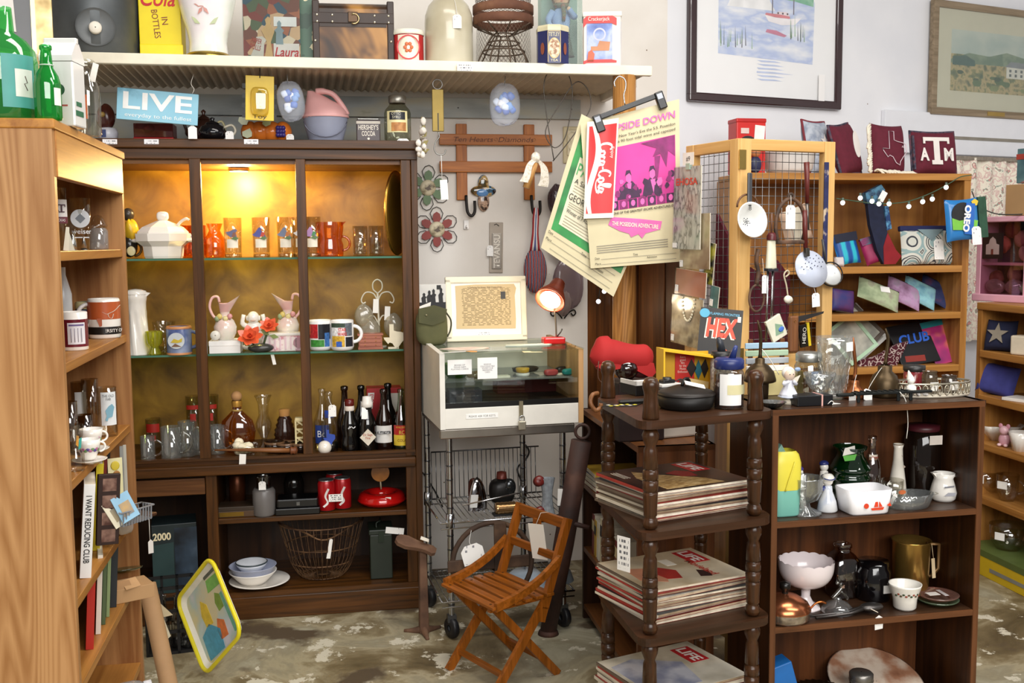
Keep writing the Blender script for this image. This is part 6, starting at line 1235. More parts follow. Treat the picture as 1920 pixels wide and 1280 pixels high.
for px,py,w_,h_,l,tx in ((862,688,46,28,'white notice card with small print on the left of the case glass','BOXES OF\nTEXAS A&M\nPLAYING CARDS'),(914,690,38,40,'taller white notice card on the case glass','BOXES OF\nCOLA COLLECTIBLE\nMYSTERY CLUB\nPRESIDENTIAL\nCARDS')):
    t=T('notice_card',l,'notice',DC.atw(px,py,.0045),DA);t.box('card',-w_/2,w_/2,0,.5,-h_/2,h_/2,M('f4f3f0',.6,var=.01));t.text(tx,2.6,M('66666c'),at=(0,-.3,0),w=w_*.72)
def dci(px,y,z): return fpx(DC,px,zc0+z,y)
t=T('green_glass_dish','green glass bowl inside the case at the left','bowl',dci(856,.16,.1605),DA);t.lathe('bowl',[(1,0),(16,0),(26,12),(27,26),(25,26),(15,3)],glass('7ab04a',.12,.04,.4,'5c9a30'),seg=24)
t=T('cellophane_packet','clear packet on the case inner shelf','packet',dci(893,.12,.1605),DA);t.blob('packet',18,10,7,glass('d8ccb0',.2,.1,.3,'b8a078'),at=(0,0,6),lump=.1)
t=T('white_card_stack','small white cards on the case inner shelf','cards',dci(938,.10,.1605),DA);t.box('cards',-18,18,-6,14,0,4,M('ece6d2'),bv=.5)
t=T('yellow_tin_lid','small yellow and white tin on the case inner shelf','tin',dci(980,.12,.1605),DA);t.lathe('white_cup',[(1,0),(12,0),(13,3),(13,6),(1,7)],M('e9e6e0',.3));t.lathe('yellow_lid',[(10,7),(12,8),(13,15),(11,16),(1,16)],M('d6a83a',.35))
t=T('paper_mat','pale paper mat on the case inner shelf','mat',dci(1040,.14,.1605),DA);t.box('mat',-34,40,-16,26,0,1.2,M('dccfc0',.7))
for px,y,c,l,w_ in ((1033,.10,'b0484a','red lipstick-like trinket box on the paper mat',14),(1072,.10,'1f8a86','teal pocket knife at the right of the case shelf',20),(1060,.17,'2a2420','dark metal trinket at the back of the case shelf',20),(985,.22,'3a342e','bundle of dark spectacles at the back of the case',26)):
    t=T('trinket',l,'trinket',dci(px,y,.163),DA);t.blob('trinket_body',w_,7,6,M(c,.3,var=.2),at=(0,0,5),e=.6,rot=(0,0,12));t.tube('trinket_band',[(-w_,0,7),(0,-4,10),(w_,0,6)],1.2,M('8a8078',.3,.8),n=6)
t=T('pink_slip','pink paper slip standing inside the case at the right','paper',dci(1068,.2,.1605),DA);t.prism('slip',[(-14,30),(10,30),(14,8),(0,14)],.8,M('dca8ac',.6))
t=T('red_case_lining','dark red felt box at the back of the case floor','box',dci(985,.3,.0745),DA);t.box('felt_box',-56,60,-8,30,0,34,M('5a1416',.8,var=.15),bv=1.5);t.box('brass_label',44,58,-9,-8,20,25,M('9a8a5a',.4,.6))
t=T('boxed_cards','clear boxed card deck on the case floor','box',dci(873,.10,.0745),DA);t.box('clear_box',-32,30,-8,26,0,26,glass('c8c8d0',.18,.06,.25,'8a8a94'));t.box('picture_card',-18,10,-4,-3,2,18,patch([(.4,'8a7a5a'),(.5,'b8a888'),(.65,'6a4a3a')],sc=40,rough=.5))
# ================================================================ on the wire rack
def rki(px,y,z): return fpx(DC,px,z,y)
t=T('chrome_iron','old chrome flat iron standing on end on the wire rack','iron',rki(895,.16,.425),DA,rot=(0,0,DA+20))
ic=M('b0aeb0',.12,1,var=.05);t.grid('iron_shell',lambda u,v:((lambda a,s:(20*s*math.cos(a),12*s*math.sin(a)*(1 if math.sin(a)<0 else .35),v*62))(u*6.283,(1-v**2.2)**.6+.02)),24,12,ic,cu=True);t.tube('iron_handle',smoothpath([(0,10,54),(0,22,48),(0,24,20),(0,8,12)],4),4,M('4a1f14',.35));t.prism('price_tag',rect(-8,8,-14,10),.5,M('e4e2de'),at=(-14,-12,22),rot=(0,8,0))
t=T('dark_motor','dark cast iron motor with a copper knob on the wire rack','motor',rki(941,.22,.425),DA);t.blob('motor_body',24,20,24,M('1f1d1c',.4,.4,var=.2),at=(0,0,24),e=.7);t.lathe('copper_cap',[(1,14),(9,12),(10,0)],M('6a2c20',.4,.3),at=(0,0,48));t.blob('glass_dial',12,8,16,M('4a4c4e',.15,.8),at=(12,-14,34))
t=T('brass_roller','ribbed brass and chrome roller lying on the wire rack','roller',rki(948,.06,.425),DA);t.lathe('roller',[(1,-20),(11,-20)]+[(11.5+(i%2)*1.2,-19+i*4) for i in range(10)]+[(11,20),(1,20)],M('a9855a',.2,.9),rot=(0,90,0),at=(0,0,12));t.box('roller_base',-24,24,-10,10,0,4,M('1a1a1a',.4))
t=T('chrome_rod','thin chrome rod lying across the rack items','rod',rki(918,.02,.492),DA);t.tube('rod',[(-52,0,-6),(58,0,10)],1.4,M('d4d4d6',.2,1),n=8)
t=T('hank_of_line','grey hank of fishing line with red handles and a tag on the rack end','line',rki(1025,.0,.435),DA-8)
t.grid('line_hank',lambda u,v:((lambda a,r:(r*math.cos(a),r*.6*math.sin(a)-10,v*70))(u*6.283,(9+5*abs(2*v-1)**1.5)*(1+.06*math.cos(12*u*6.283)))),36,12,M('8a9096',.5,var=.3,sc=60),cu=True)
for x,z in ((-16,64),(46,66),(-14,6)): t.lathe('red_handle',[(1,-9),(8,-9),(10,-4),(9,2),(10,6),(7,9),(1,9)],M('6a1f1a',.35),at=(x,-10,z),rot=(70,0,10))
t.prism('price_tag',[(-12,-16),(10,-17),(13,14),(-11,16)],.6,printed('eeece8','77777c',6,.3,5),at=(30,-16,34))
t=T('enamel_basin','pale blue enamel basin upturned on the bottom rack shelf','basin',rki(985,.10,.139),DA);t.lathe('basin',[(44,0),(42,3),(34,22),(24,30),(1,32)],M('b4c4d4',.15,coat=.5),seg=32)
t=T('grey_basin','grey enamel basin beside the pale blue one on the bottom rack shelf','basin',rki(1046,.14,.139),DA);t.lathe('basin',[(30,0),(29,3),(24,18),(17,24),(1,26)],M('8a9298',.2),seg=28)
t=T('pulley','rusty spoked iron wheel with crossed straps leaning on the rack','pulley',fpx(DC,925,.128,-.022),rot=(-3,0,DA))
wi=patch([(.35,'2a1c14'),(.55,'4a3424'),(.7,'6a4e38')],sc=9,detail=6,rough=.8,bump=.2)
R_=76
t.tube('rim',[(R_*math.cos(a*.157),0,R_+2+R_*math.sin(a*.157)) for a in range(40)],5,wi,closed=True,n=8)
t.box('strap',-86,70,-8,-2,R_-8,R_+14,wi,bv=2);t.box('strap',2,26,-12,-6,8,R_*2+4,wi,bv=2);t.lathe('hub',[(1,-12),(14,-12),(14,4)],wi,at=(8,0,R_),rot=(90,0,0))
pricetag(t,-40,-16,R_+26,42,36,rot=(0,-14,0),string=[(-46,-14,R_+48),(-40,-6,R_+68)])
t=T('iron_pipe','thick rusty iron pump cylinder leaning between rack and bookcase','pump',atz(1028,1188,0),k=kof(atz(1028,1188,0)))
tp=Vector(aty(1092,815,3.62))-Vector(atz(1028,1188,0));tk=t.k;tp/=tk
rp=patch([(.35,'2c1a14'),(.55,'43281f'),(.7,'5a3a2c')],sc=10,detail=5,rough=.7,bump=.15)
t.tube('cylinder',[(0,0,6),tuple(tp*.45),tuple(tp*.97)],[15,19,19],rp,n=18);t.tube('ring_handle',[tuple(tp+Vector((13*math.cos(a*.4),0,6+13*math.sin(a*.4)))) for a in range(16)],3,rp,closed=True);t.tube('side_lever',[tuple(tp*.55),tuple(tp*.55+Vector((10,-10,6))),tuple(tp*.55+Vector((40,-16,0)))],[5,5,4],rp);t.lathe('foot',[(1,0),(20,0),(18,6),(10,12)],rp)
t=T('black_cable','black cable trailing down the wall beside the rack','cable',(0,0,0),k=1);t.tube('cable',smoothpath([WL.atw(980,828,-.01),WL.atw(992,845,-.01),WL.atw(985,862,-.01),WL.atw(970,880,-.01),WL.atw(985,915,-.01)],5),.004,M('141212',.5),n=6)
t=T('thin_cable','thin black cord on the wall next to the cabinet','cable',(0,0,0),k=1);t.tube('cord',smoothpath([WL.atw(792,885,-.01),WL.atw(803,900,-.01),WL.atw(818,925,-.01),WL.atw(830,950,-.01)],5),.003,M('141212',.5),n=6)
# ================================================================ posters on a skirt hanger
PA=Fr(*aty(1180,300,3.62)[:2],2)
def pp(px,py,d=0): return PA.at(px,py,d)
kp=3.62/F
paper=M('d8cda8',.65,var=.05)
t=T('skirt_hanger','black plastic clip hanger hooked on the shelf post','hanger',PA.atw(1177,200,-.012),rot=(0,-20,2))
hb=M('0d0d0f',.35);t.box('bar',-66,66,-3,3,-5,5,hb,bv=1.5)
for x in (-62,62): c=t.box('clip',x-8,x+8,-7,7,-27,6,hb,bv=2);t.box('clip_spring',x-5,x+5,-8,-6.6,-8,2,M('6a6c70',.3,.9),up=c)
t.tube('wire_hook',smoothpath([(-4,0,4),(0,0,22),(8,0,34),(12,0,48),(4,0,58),(-8,0,52),(-10,0,42)],4),1.3,M('b8b8ba',.25,1))
def sheet(name,label,C4,d,cat='poster'):
    """poster from four pixel corners (top-left, top-right, bottom-right, bottom-left) on the poster plane, gently curled"""
    P=[Vector((pp(x,y,d)[0],d,pp(x,y,d)[1])) for x,y in C4]
    O=P[3];t=T(name,label,cat,PA.w(O.x,O.y,O.z),2,k=1)
    L=[p-O for p in P]
    def S(u,v,off=0):
        a=L[3].lerp(L[2],u);b=L[0].lerp(L[1],u);p=a.lerp(b,v);c=(.012*math.sin(math.pi*u)*(1-v)+.006*math.sin(5*u+2))
        return (p.x,p.y-c-off,p.z)
    return t,S
def pquad(t,S,name,u0,u1,v0,v1,m,off=.0006,nu=20,nv=8): return t.grid(name,lambda u,v:S(u0+(u1-u0)*u,v0+(v1-v0)*v,off),nu,nv,m)
def pshape(t,S,name,P,m,off=.002): 
    return t.mesh(name,[S(u,v,off) for u,v in P],[tuple(range(len(P)))],m)
def ptext(t,S,body,u,v,w,h,m,off=.0042,rot=0,shear=0,bold=.0):
    ca,sa=math.cos(math.radians(rot)),math.sin(math.radians(rot))
    t.text(body,h,m,w=w,shear=shear,bold=bold,bend=lambda x,z:S(u+(x*ca-z*sa),v+(x*sa+z*ca),off))
# green poster behind
t,S=sheet('green_poster','cream film poster with a green border, tilted, behind the pink one','hang' and [(1090,214),(1262,300),(1150,556),(1014,464)],.012)
pquad(t,S,'paper',0,1,0,1,paper,0,12,8)
gm2=patch([(.35,'1d6a34'),(.5,'2f9a48'),(.65,'174a26')],sc=5,rough=.5)
pquad(t,S,'green_field',.05,.97,.16,.95,gm2);pquad(t,S,'cream_panel',.115,.91,.22,.72,M('e8e0c4',.6),.0016)
ink=M('2a2a24',.6)
pshape(t,S,'star',[(.14+.035*(1 if i%2==0 else .45)*math.cos(math.pi/2+i*math.pi/5),.87+.028*(1 if i%2==0 else .45)*math.sin(math.pi/2+i*math.pi/5)) for i in range(10)],M('4fb86a'))
for b,u,v,w_,h_,m_ in (('PATTON',.34,.64,.42,.085,M('3fa85a')),('A Salute',.25,.555,.22,.035,ink),('GEORGE C',.30,.44,.34,.045,ink),('Winner of 7 Academy Awards',.40,.335,.5,.03,ink),('Date',.06,.135,.06,.02,ink),('Place',.06,.085,.07,.02,ink),('Time',.5,.13,.07,.02,ink),('Admission',.72,.1,.12,.02,ink)): ptext(t,S,b,u,v,w_,h_,m_)
for v in (.52,.50,.48,.395,.38,.365,.295,.275,.255,.235): pquad(t,S,'print_line',.15,.55 if v>.4 else .68,v,v+.005,M('a89f86'),.0026,16,1)
for v in (.125,.075,.03): pquad(t,S,'form_line',.10,.92,v,v+.0035,M('9a9480'),.002,16,1)
# main poster
t,S=sheet('pink_poster','cream film poster with a magenta picture and pink headline','x' and [(1088,232),(1273,186),(1276,490),(1107,503)],-.006)
pquad(t,S,'paper',0,1,0,1,paper,0,12,8)
mg=patch([(.3,'c8288c'),(.5,'e23aa0'),(.72,'d83096')],sc=6,rough=.5);pur=M('3d1440',.55,var=.3,sc=40);mid=M('8a1f6a',.55,var=.3,sc=30);lt_=M('e86ab8',.55)
pquad(t,S,'magenta_field',.14,.955,.375,.79,mg)
rs_=random.Random(5)
for i in range(34):
    u0=rs_.uniform(.16,.93);v0=rs_.uniform(.44,.56);r=rs_.uniform(.014,.035);pshape(t,S,'crowd_shape',[(u0+r*math.cos(a)*rs_.uniform(.7,1.3),v0+r*.8*math.sin(a)*rs_.uniform(.7,1.3)) for a in (0,1.05,2.1,3.14,4.2,5.2)],(pur,mid,lt_)[i%3],.0022+.00003*i)
for P in ([(.6,.78),(.95,.79),(.95,.66),(.88,.70),(.86,.6),(.80,.69),(.72,.68),(.76,.73)],[(.74,.68),(.80,.68),(.77,.55),(.71,.50),(.74,.6)]): pshape(t,S,'foliage_shape',P,mid)
for u0,s_ in ((.46,1.),(.71,.85)):
    pshape(t,S,'suited_figure',[(u0-.13*s_,.44),(u0-.10*s_,.51),(u0-.03,.55),(u0+.04,.55),(u0+.10*s_,.50),(u0+.12*s_,.44)],pur,.0022);pshape(t,S,'shirt_front',[(u0-.02,.54),(u0+.03,.54),(u0+.01,.45)],lt_,.0025);pshape(t,S,'face_shape',[(u0-.03,.56),(u0-.026,.60),(u0,.615),(u0+.028,.60),(u0+.03,.56),(u0,.54)],lt_,.0026);pshape(t,S,'hair_shape',[(u0-.034,.59),(u0-.02,.625),(u0+.02,.625),(u0+.034,.585),(u0+.01,.605)],pur,.0028)
for i in range(8): pquad(t,S,'portrait_square',.155+i*.1,.24+i*.1,.378,.435,(mid,pur)[i%2],.003,2,1);pshape(t,S,'portrait_face',[(.198+i*.1+.024*math.cos(a*.785),.408+.021*math.sin(a*.785)) for a in range(8)],lt_,.0034)
pk2=M('d94aa0',.55);pk3=M('e56ab2',.55)
ptext(t,S,'UPSIDE DOWN',.625,.915,.66,.042,pk3,bold=.02)
ptext(t,S,'On New Year\'s Eve the S.S. Poseidon',.635,.858,.64,.017,ink);ptext(t,S,'by a 90 foot tidal wave and capsized',.635,.822,.64,.017,ink)
ptext(t,S,'WAVE - IN ONE OF THE GREATEST ESCAPE ADVENTURES EVER',.55,.355,.84,.014,ink,bold=.02)
pshape(t,S,'pink_brush',[(.22,.285),(.26,.335),(.55,.30),(.80,.265),(.78,.215),(.62,.20),(.58,.17),(.54,.20),(.46,.185),(.44,.21),(.34,.235)],pk3)
ptext(t,S,'THE POSEIDON ADVENTURE',.51,.262,.5,.026,M('f0e6d0'),rot=-7,bold=.02)
for v in (.145,.13,.115,.10): pquad(t,S,'print_line',.08,.86,v,v+.005,M('8a8474'),.002,16,1)
for b,u,v,w_ in (('Date',.08,.065,.05),('Place',.085,.028,.06),('Time',.5,.07,.05),('Admission',.68,.045,.11)): ptext(t,S,b,u,v,w_,.015,ink)
for v in (.055,.02): pquad(t,S,'form_line',.12,.95,v,v+.0025,M('8a8474'),.002,16,1)
# red soda banner
t,S=sheet('soda_banner','narrow red soda banner with white script and wave stripe','x' and [(1101,229),(1160,221),(1150,408),(1094,410)],-.02,'banner')
pquad(t,S,'paper',0,1,0,1,M('eee8dc',.5,var=.02),0,8,8);rdm=M('cf1a1e',.4,var=.03)
pquad(t,S,'red_field',.07,.95,.05,.95,rdm)
wv=lambda v:.26+.14*math.sin(6.0*v+3.6)
t.grid('white_wave',lambda u,v:S(wv(v)+ (u-.5)*.16*(.5+.5*math.sin(3.14*v)+.25),.05+.9*v,.0012),2,24,M('f2ede6',.45))
SCR=[[(6,26),(2,30),(-4,28),(-8,18),(-7,6),(-1,1),(6,5)],[(12,14),(8,11),(9,3),(14,1),(17,7),(14,14),(11,13)],[(26,12),(22,14),(19,8),(20,2),(25,1),(28,4)],[(37,12),(32,14),(29,8),(31,2),(35,3),(38,12),(37,4),(40,1)],[(42,10),(47,11)],[(64,26),(60,30),(54,27),(50,16),(52,5),(58,1),(64,6)],[(70,14),(66,11),(67,3),(72,1),(75,7),(72,14),(69,13)],[(78,4),(84,18),(86,30),(82,31),(80,20),(81,5),(84,1),(87,4)],[(96,12),(91,14),(88,8),(90,2),(94,3),(97,12),(96,4),(100,1)],[(-7,6),(2,-4),(14,-5),(26,-2)],[(64,6),(72,-4),(86,-5),(98,-1)]]
# reads top to bottom: text x runs down the banner
sc_=lambda x,z:S(.60+(z-13)*.0135,.72-(x)*.0047,.0016)
ribbons(t,'script_lettering',SCR,5.4,M('f4f0ea',.45),thin=.3,ang=70,bend=sc_)
t.text('Enjoy',7,M('f4f0ea'),w=24,bend=lambda x,z:S(.84+z*.0135,.66-(x)*.0047,.0016))
# ================================================================ spindle stand: magazines
def mag(px,py,z,W,Hh,th,rz,label,cover,cols,group,parts=None):
    p=ES.w(px,py,z)
    t=T('magazine',label,'magazine',p,EA+rz,k=1,group=group)
    t.box('page_block',-W/2+.002,W/2-.002,-Hh/2+.001,Hh/2-.001,.0006,th-.0006,M(cols,.8,var=.25,sc=40))
    t.box('cover',-W/2,W/2,-Hh/2,Hh/2,th-.0006,th,cover);t.box('back_cover',-W/2,W/2,-Hh/2,Hh/2,0,.0006,M('7a2a22',.5))
    t.box('spine',-W/2-.0006,-W/2+.002,-Hh/2,Hh/2,0,th,M(('c9c0ae','a83a30','d8cfbc','6a5a4c')[int(rz*7)%4],.6))
    if parts: parts(t,th)
    return t
mcx,mcy=(q2[0]+q3[0])/2,(q2[1]+q3[1])/2+.01
MW,MH=.262,.335
rr=random.Random(3)
ORD=['top','second','third','fourth','fifth','sixth','seventh','eighth','ninth','tenth','eleventh','twelfth','thirteenth','fourteenth']
def stack(zb,n,topcover,parts,words,top_label,tw=.0062):
    z=zb+.0005
    for i in range(n):
        top=i==n-1;dx,dy=(rr.uniform(-.008,.008),rr.uniform(-.008,.008)) if not top else (0,0)
        th=tw*rr.uniform(.7,1.3)
        mag(mcx-.012+dx,mcy+dy,z,MH*.92,MW,th,rr.uniform(-2.5,2.5)+4,top_label if top else 'old magazine, '+ORD[n-1-i]+' from the top of the '+words+' pile',topcover if top else M(('d9cfb8','8a2a22','b8a88c','3a3a3c','c9c2b4')[i%5],.5,var=.3,sc=20),('d8ccb4','bfa98c','e2d8c4','9a8468')[i%4],'magazines in the '+words+' pile',parts if top else None);z+=th+.0004
def lifebox(t,th,x,y,s=1,rz=-90):
    b=t.box('red_masthead',x-.03*s,x+.03*s,y-.05*s,y+.05*s,th,th+.0006,M('b81c24',.45))
    t.text('LIFE',.032*s,M('f2ece6',.5),at=(x,y,th+.001),rot=(-90,0,-90),w=.088*s,bold=.03)
def cover1(t,th):
    lifebox(t,th,.108,.066);t.prism('straw_field',[(-.1,-.118),(.08,-.118),(.06,-.06),(-.02,.02),(-.07,.09),(-.1,.02)],.0004,patch([(.35,'8a6a3c'),(.5,'b8935a'),(.65,'d8bc88')],sc=50,stretch=(1,4,1),rough=.5),pl='xy',at=(0,0,th));t.prism('red_shape',[(-.01,.03),(.03,.045),(.06,.02),(.05,-.03),(.01,-.02)],.0005,M('8a1c20',.5),pl='xy',at=(.01,.0,th+.0003))
    for i in range(3): t.box('cover_line',-.13+i*.008,-.127+i*.008,.03,.10,th,th+.0004,M('d8d0c0'))
def cover2(t,th):
    lifebox(t,th,.105,.062);t.text('Movieland',.022,M('b8382c',.5),at=(.075,-.03,th+.001),rot=(-90,0,-90),w=.13,bold=.02)
    t.prism('red_cap',[(-.06,-.07),(-.02,-.08),(.0,-.02),(-.03,.02),(-.07,.0)],.0005,M('a82c26',.5,var=.2),pl='xy',at=(-.0,.0,th));t.prism('face_shape',[(-.13,-.05),(-.07,-.09),(-.05,-.05),(-.07,.03),(-.12,.05)],.0004,M('c98a6c',.5,var=.2),pl='xy',at=(0,0,th));t.prism('dark_hair',[(.03,-.09),(.06,-.10),(.075,-.06),(.05,-.04)],.0005,M('3a2420',.5),pl='xy',at=(0,0,th));t.box('address_label',-.0,.03,.02,.07,th,th+.0006,printed('e9e4d8','6a6a6a',4,.4,6))
def cover3(t,th):
    lifebox(t,th,.1,.05);t.prism('blue_shape',[(-.14,-.1),(.02,-.11),(.05,.02),(-.06,.1),(-.14,.08)],.0004,patch([(.4,'8a8ea4'),(.6,'c4c4cc')],sc=12,rough=.5),pl='xy',at=(0,0,th))
stack(ez[1],11,patch([(.4,'241a16'),(.6,'4a2f22')],sc=9,rough=.4),cover1,'upper','top magazine of the upper pile, dark cover with red masthead')
stack(ez[2],13,patch([(.35,'b8a484'),(.6,'d2c4aa')],sc=9,rough=.4),cover2,'middle','top magazine of the middle pile, pale cover with red lettering')
stack(ez[3],12,patch([(.4,'b0a894'),(.6,'d8d0be')],sc=9,rough=.4),cover3,'bottom','top magazine of the bottom pile, blue-grey cover with red masthead',.0085)
t=T('stand_sign','small white notice taped to the stand by the upper pile','notice',ES.w(-.062,.02,ez[1]-.062),EA-70,k=1);t.box('card',-.02,.02,-.001,0,-.04,.045,printed('f2efea','66666a',6,.5,6))
# --- on the top of the stand
def et(px,py): return atz(px,py,ze+.0005)
t=T('iron_pan','black cast iron pan with a lid and white tag','pan',et(1286,764),EA)
ci_=M('15120f',.5,.3,var=.25,bump=.1)
t.lathe('pan_body',[(1,0),(46,0),(50,4),(54,26),(52,26),(1,22)],ci_,seg=40);t.lathe('pan_lid',[(55,26),(55,29),(48,33),(20,42),(1,44)],M('221c18',.45,.3,var=.2),seg=40);t.tube('lid_handle',arc(0,42,13,0,180,8,0),3.2,ci_,rot=(0,0,25));t.tube('lid_rib',[(-18,-20,37),(-12,-26,35)],1.6,ci_);t.box('price_tag',-18,22,-.5,.5,-6,6,M('f2efe8'),at=(4,-20,46),rot=(-62,14,-12))
t=T('flash_box','shallow black and white box holding the camera','box',et(1236,738),EA)
t.box('box_tray',-54,62,-6,52,0,20,M('0f0f10',.4),bv=1);t.box('white_lining',-52,60,-4,50,20,21,M('e9e7e2',.6));
for x0,x1,y0,y1 in ((-54,62,-6,-3),(-54,-51,-6,52),(59,62,-6,52)): t.box('tray_wall',x0,x1,y0,y1,19,27,M('e4e2dc',.6))
t=T('folding_camera','black instant camera lying in the shallow box','camera',atz(1253,738,ze+.0005+.0275),EA+6)
t.box('camera_body',-30,30,-14,18,0,14,M('141415',.4),bv=2);t.box('camera_deck',-22,24,-10,16,14,20,M('d8d5ce',.35),bv=1.5);t.box('viewfinder',-14,14,-4,12,20,27,M('161616',.4),bv=2);t.lathe('dial',[(1,5),(8,5),(9,0)],M('202020',.4),at=(0,4,26));t.tube('wrist_strap',smoothpath([(28,0,10),(40,4,16),(38,10,24),(26,12,20)],4),1.3,M('2a1a16',.6))
t=T('puzzle_card','black and yellow patterned card at the stand\'s front edge','card',et(1168,760),EA-4);t.prism('card',[(-46,-2),(-20,26),(46,10),(18,-18)],1,M('14140f',.4),pl='xy');
for i in range(9): t.prism('printed_mark',[(0,0),(7,3),(9,-2),(2,-5)],.4,M(('e2d23a','d8d4c4')[i%2],.4),pl='xy',at=(-30+i%5*12,-1+(i%3)*6-(i%5)*2,1))
t=T('black_comb','black grip handle lying on the patterned card','grip',et(1188,756),EA-10);t.box('grip',-30,24,-7,7,1.2,8,M('1a1815',.5),bv=3)
t=T('yellow_box','open bright yellow box with a red label and folded leaflets','box',et(1296,752),EA-14)
yb=M('e8b81c',.45,var=.05);yi=M('d0a018',.5,var=.05)
t.box('left_wall',-56,-53,-6,40,0,96,yb);t.box('right_wall',46,60,-6,40,0,78,yb,bv=.6);t.prism('top_wall',[(-56,96),(60,78),(60,82),(-56,100)],46,yb,at=(0,-6,0));t.box('back_wall',-53,46,37,40,0,90,yi);t.box('floor_wall',-56,60,-6,40,0,3,yb)
t.box('red_panel',-20,18,35,37,14,86,M('c8281f',.45));t.text('Extra\ngrand\nfilm\nfor the\nPhoto\nEnthusiast',4,M('f0e0d0'),at=(-5,34.6,66),w=20)
for P,c in (([(0,0),(10,18),(0,36),(-10,18)],'2a1a14'),([(14,-4),(22,14),(14,34),(6,14)],'1f6a78'),([(26,-2),(34,16),(28,36),(18,20)],'1c1614')): t.prism('printed_diamond',P,.6,M(c,.45),at=(12,34.2,40))
t.prism('leaflet',[(-6,3),(36,3),(40,34),(2,42)],1,M('d8b878',.6),at=(0,10,0),rot=(-10,0,0));t.box('leaflet_photo',10,26,-.6,0,14,24,M('9a7a4a'),at=(0,9,2),rot=(-10,0,0))
t.prism('dark_leaflet',[(-22,3),(0,3),(4,44),(-16,38)],1,M('3a1c14',.6),at=(0,16,0),rot=(-8,0,0));t.lathe('teal_wheel',[(1,0),(9,0)],M('1c5a68',.4),at=(53,-6.6,20),rot=(90,0,0))
t=T('red_jacket','red canvas bag slumped over a glass float at the stand\'s far corner','bag',atz(1166,712,.981),EA-8)
rc=M('a81a1a',.8,var=.12,sc=6,bump=.25)
def rb(u,v):
    a=u*6.283;x=-64+128*v;r=1-.18*math.sin(3*a+v*5)*.3
    h=24+6*math.sin(3.1*v)+(5 if .1<v<.3 else 0);env=min(1,(v*7)**.5,((1-v)*7)**.5)
    return (x,26*math.cos(a)*r*env*.9,46+math.sin(a)*h*env*r+ (4*math.sin(7*v)) + (8*v*(1-v)) - v*7)
t.grid('canvas',rb,30,24,rc,cu=True);t.prism('hanging_flap',[(-50,34),(10,38),(56,32),(60,14),(50,4),(20,20),(-10,24),(-40,20),(-58,30)],4,rc,at=(0,-22,0),rot=(-4,0,0));t.lathe('glass_float',[(1,0),(12,2),(21,12),(23,22),(20,32),(10,40)],glass('7a5a54',.14,.04,.2,'3a2220'),at=(6,-6,0));t.blob('lining',26,18,16,M('4a1012',.8),at=(40,0,18))
t.tube('drawstring',smoothpath([(-54,-22,40),(-56,-24,10),(-44,-24,-4)],3),.9,M('5a3a2a'),n=5)
cp=atz(1176,712,.7905+.0)
cq=Vector(atz(1170,712,.98));t=T('maroon_case','dark brown case under the red bag on the low bookcase','case',(cq.x+.02,cq.y+.03,zb+.001),EA-8,k=1);t.box('case_body',-.05,.10,-.04,.09,0,.978-zb-.006,M('241210',.7,var=.2),bv=.004);t.box('case_lid',-.053,.103,-.043,.093,.13,.14,M('1c0c0c',.5),bv=.002)
t=T('wooden_curl','curled wooden hook resting at the corner of the stand','hook',et(1118,762),EA);t.tube('curl',smoothpath([(8,8,24),(-6,4,22),(-12,0,8),(-4,-4,-6),(6,-4,-2),(8,-4,6)],4),4,wood('8a5a34','5f3a1c',sc=20),n=8)
t=T('spice_jar','clear jar with blue flip lid, white paper label and dark beads','jar',et(1366,764),EA)
t.lathe('jar_body',[(1,0),(26,0),(28,3),(28,66),(24,74),(20,76)],glass('d8d4cc',.14,.04,.12,'6a5a50'),seg=28);t.lathe('dark_contents',[(1,2),(26,2),(26,62),(1,63)],patch([(.4,'1c1a22'),(.5,'5a2a1c'),(.6,'2c3448')],sc=60,rough=.3,detail=2),seg=24);t.lathe('blue_lid',[(26,74),(28,76),(28,90),(24,94),(1,95)],M('1f2c66',.35,var=.04),seg=28);t.tube('flip_spout',[(2,-6,93),(4,-12,110),(6,-14,118)],[7,5,3],M('24346e',.35))
band(t,'paper_label',28.6,8,66,-70,18,M('f0efec',.6,var=.02));band(t,'tape',29,28,46,-40,60,M('e0d8a8',.4));
t=T('pearl_jar','jar of pearl beads with a black lid behind the blue-lidded jar','jar',et(1352,750),EA);t.lathe('jar_body',[(1,0),(20,0),(21,3),(21,74),(18,80)],glass('e4e2dc',.14,.04,.2),seg=22)
t.lathe('bead_fill',[(1,2),(19.5,2),(19.5,72),(1,73)],patch([(.4,'6a6864'),(.5,'d8d4ca'),(.6,'f0ece4')],sc=110,rough=.2,detail=1),seg=20);t.lathe('black_lid',[(19,80),(20,84),(19,92),(1,93)],M('1c1a1a',.4));t.tube('flip_spout',[(0,0,92),(-4,0,108),(-8,0,118)],[8,7,4],M('2c3038',.4))
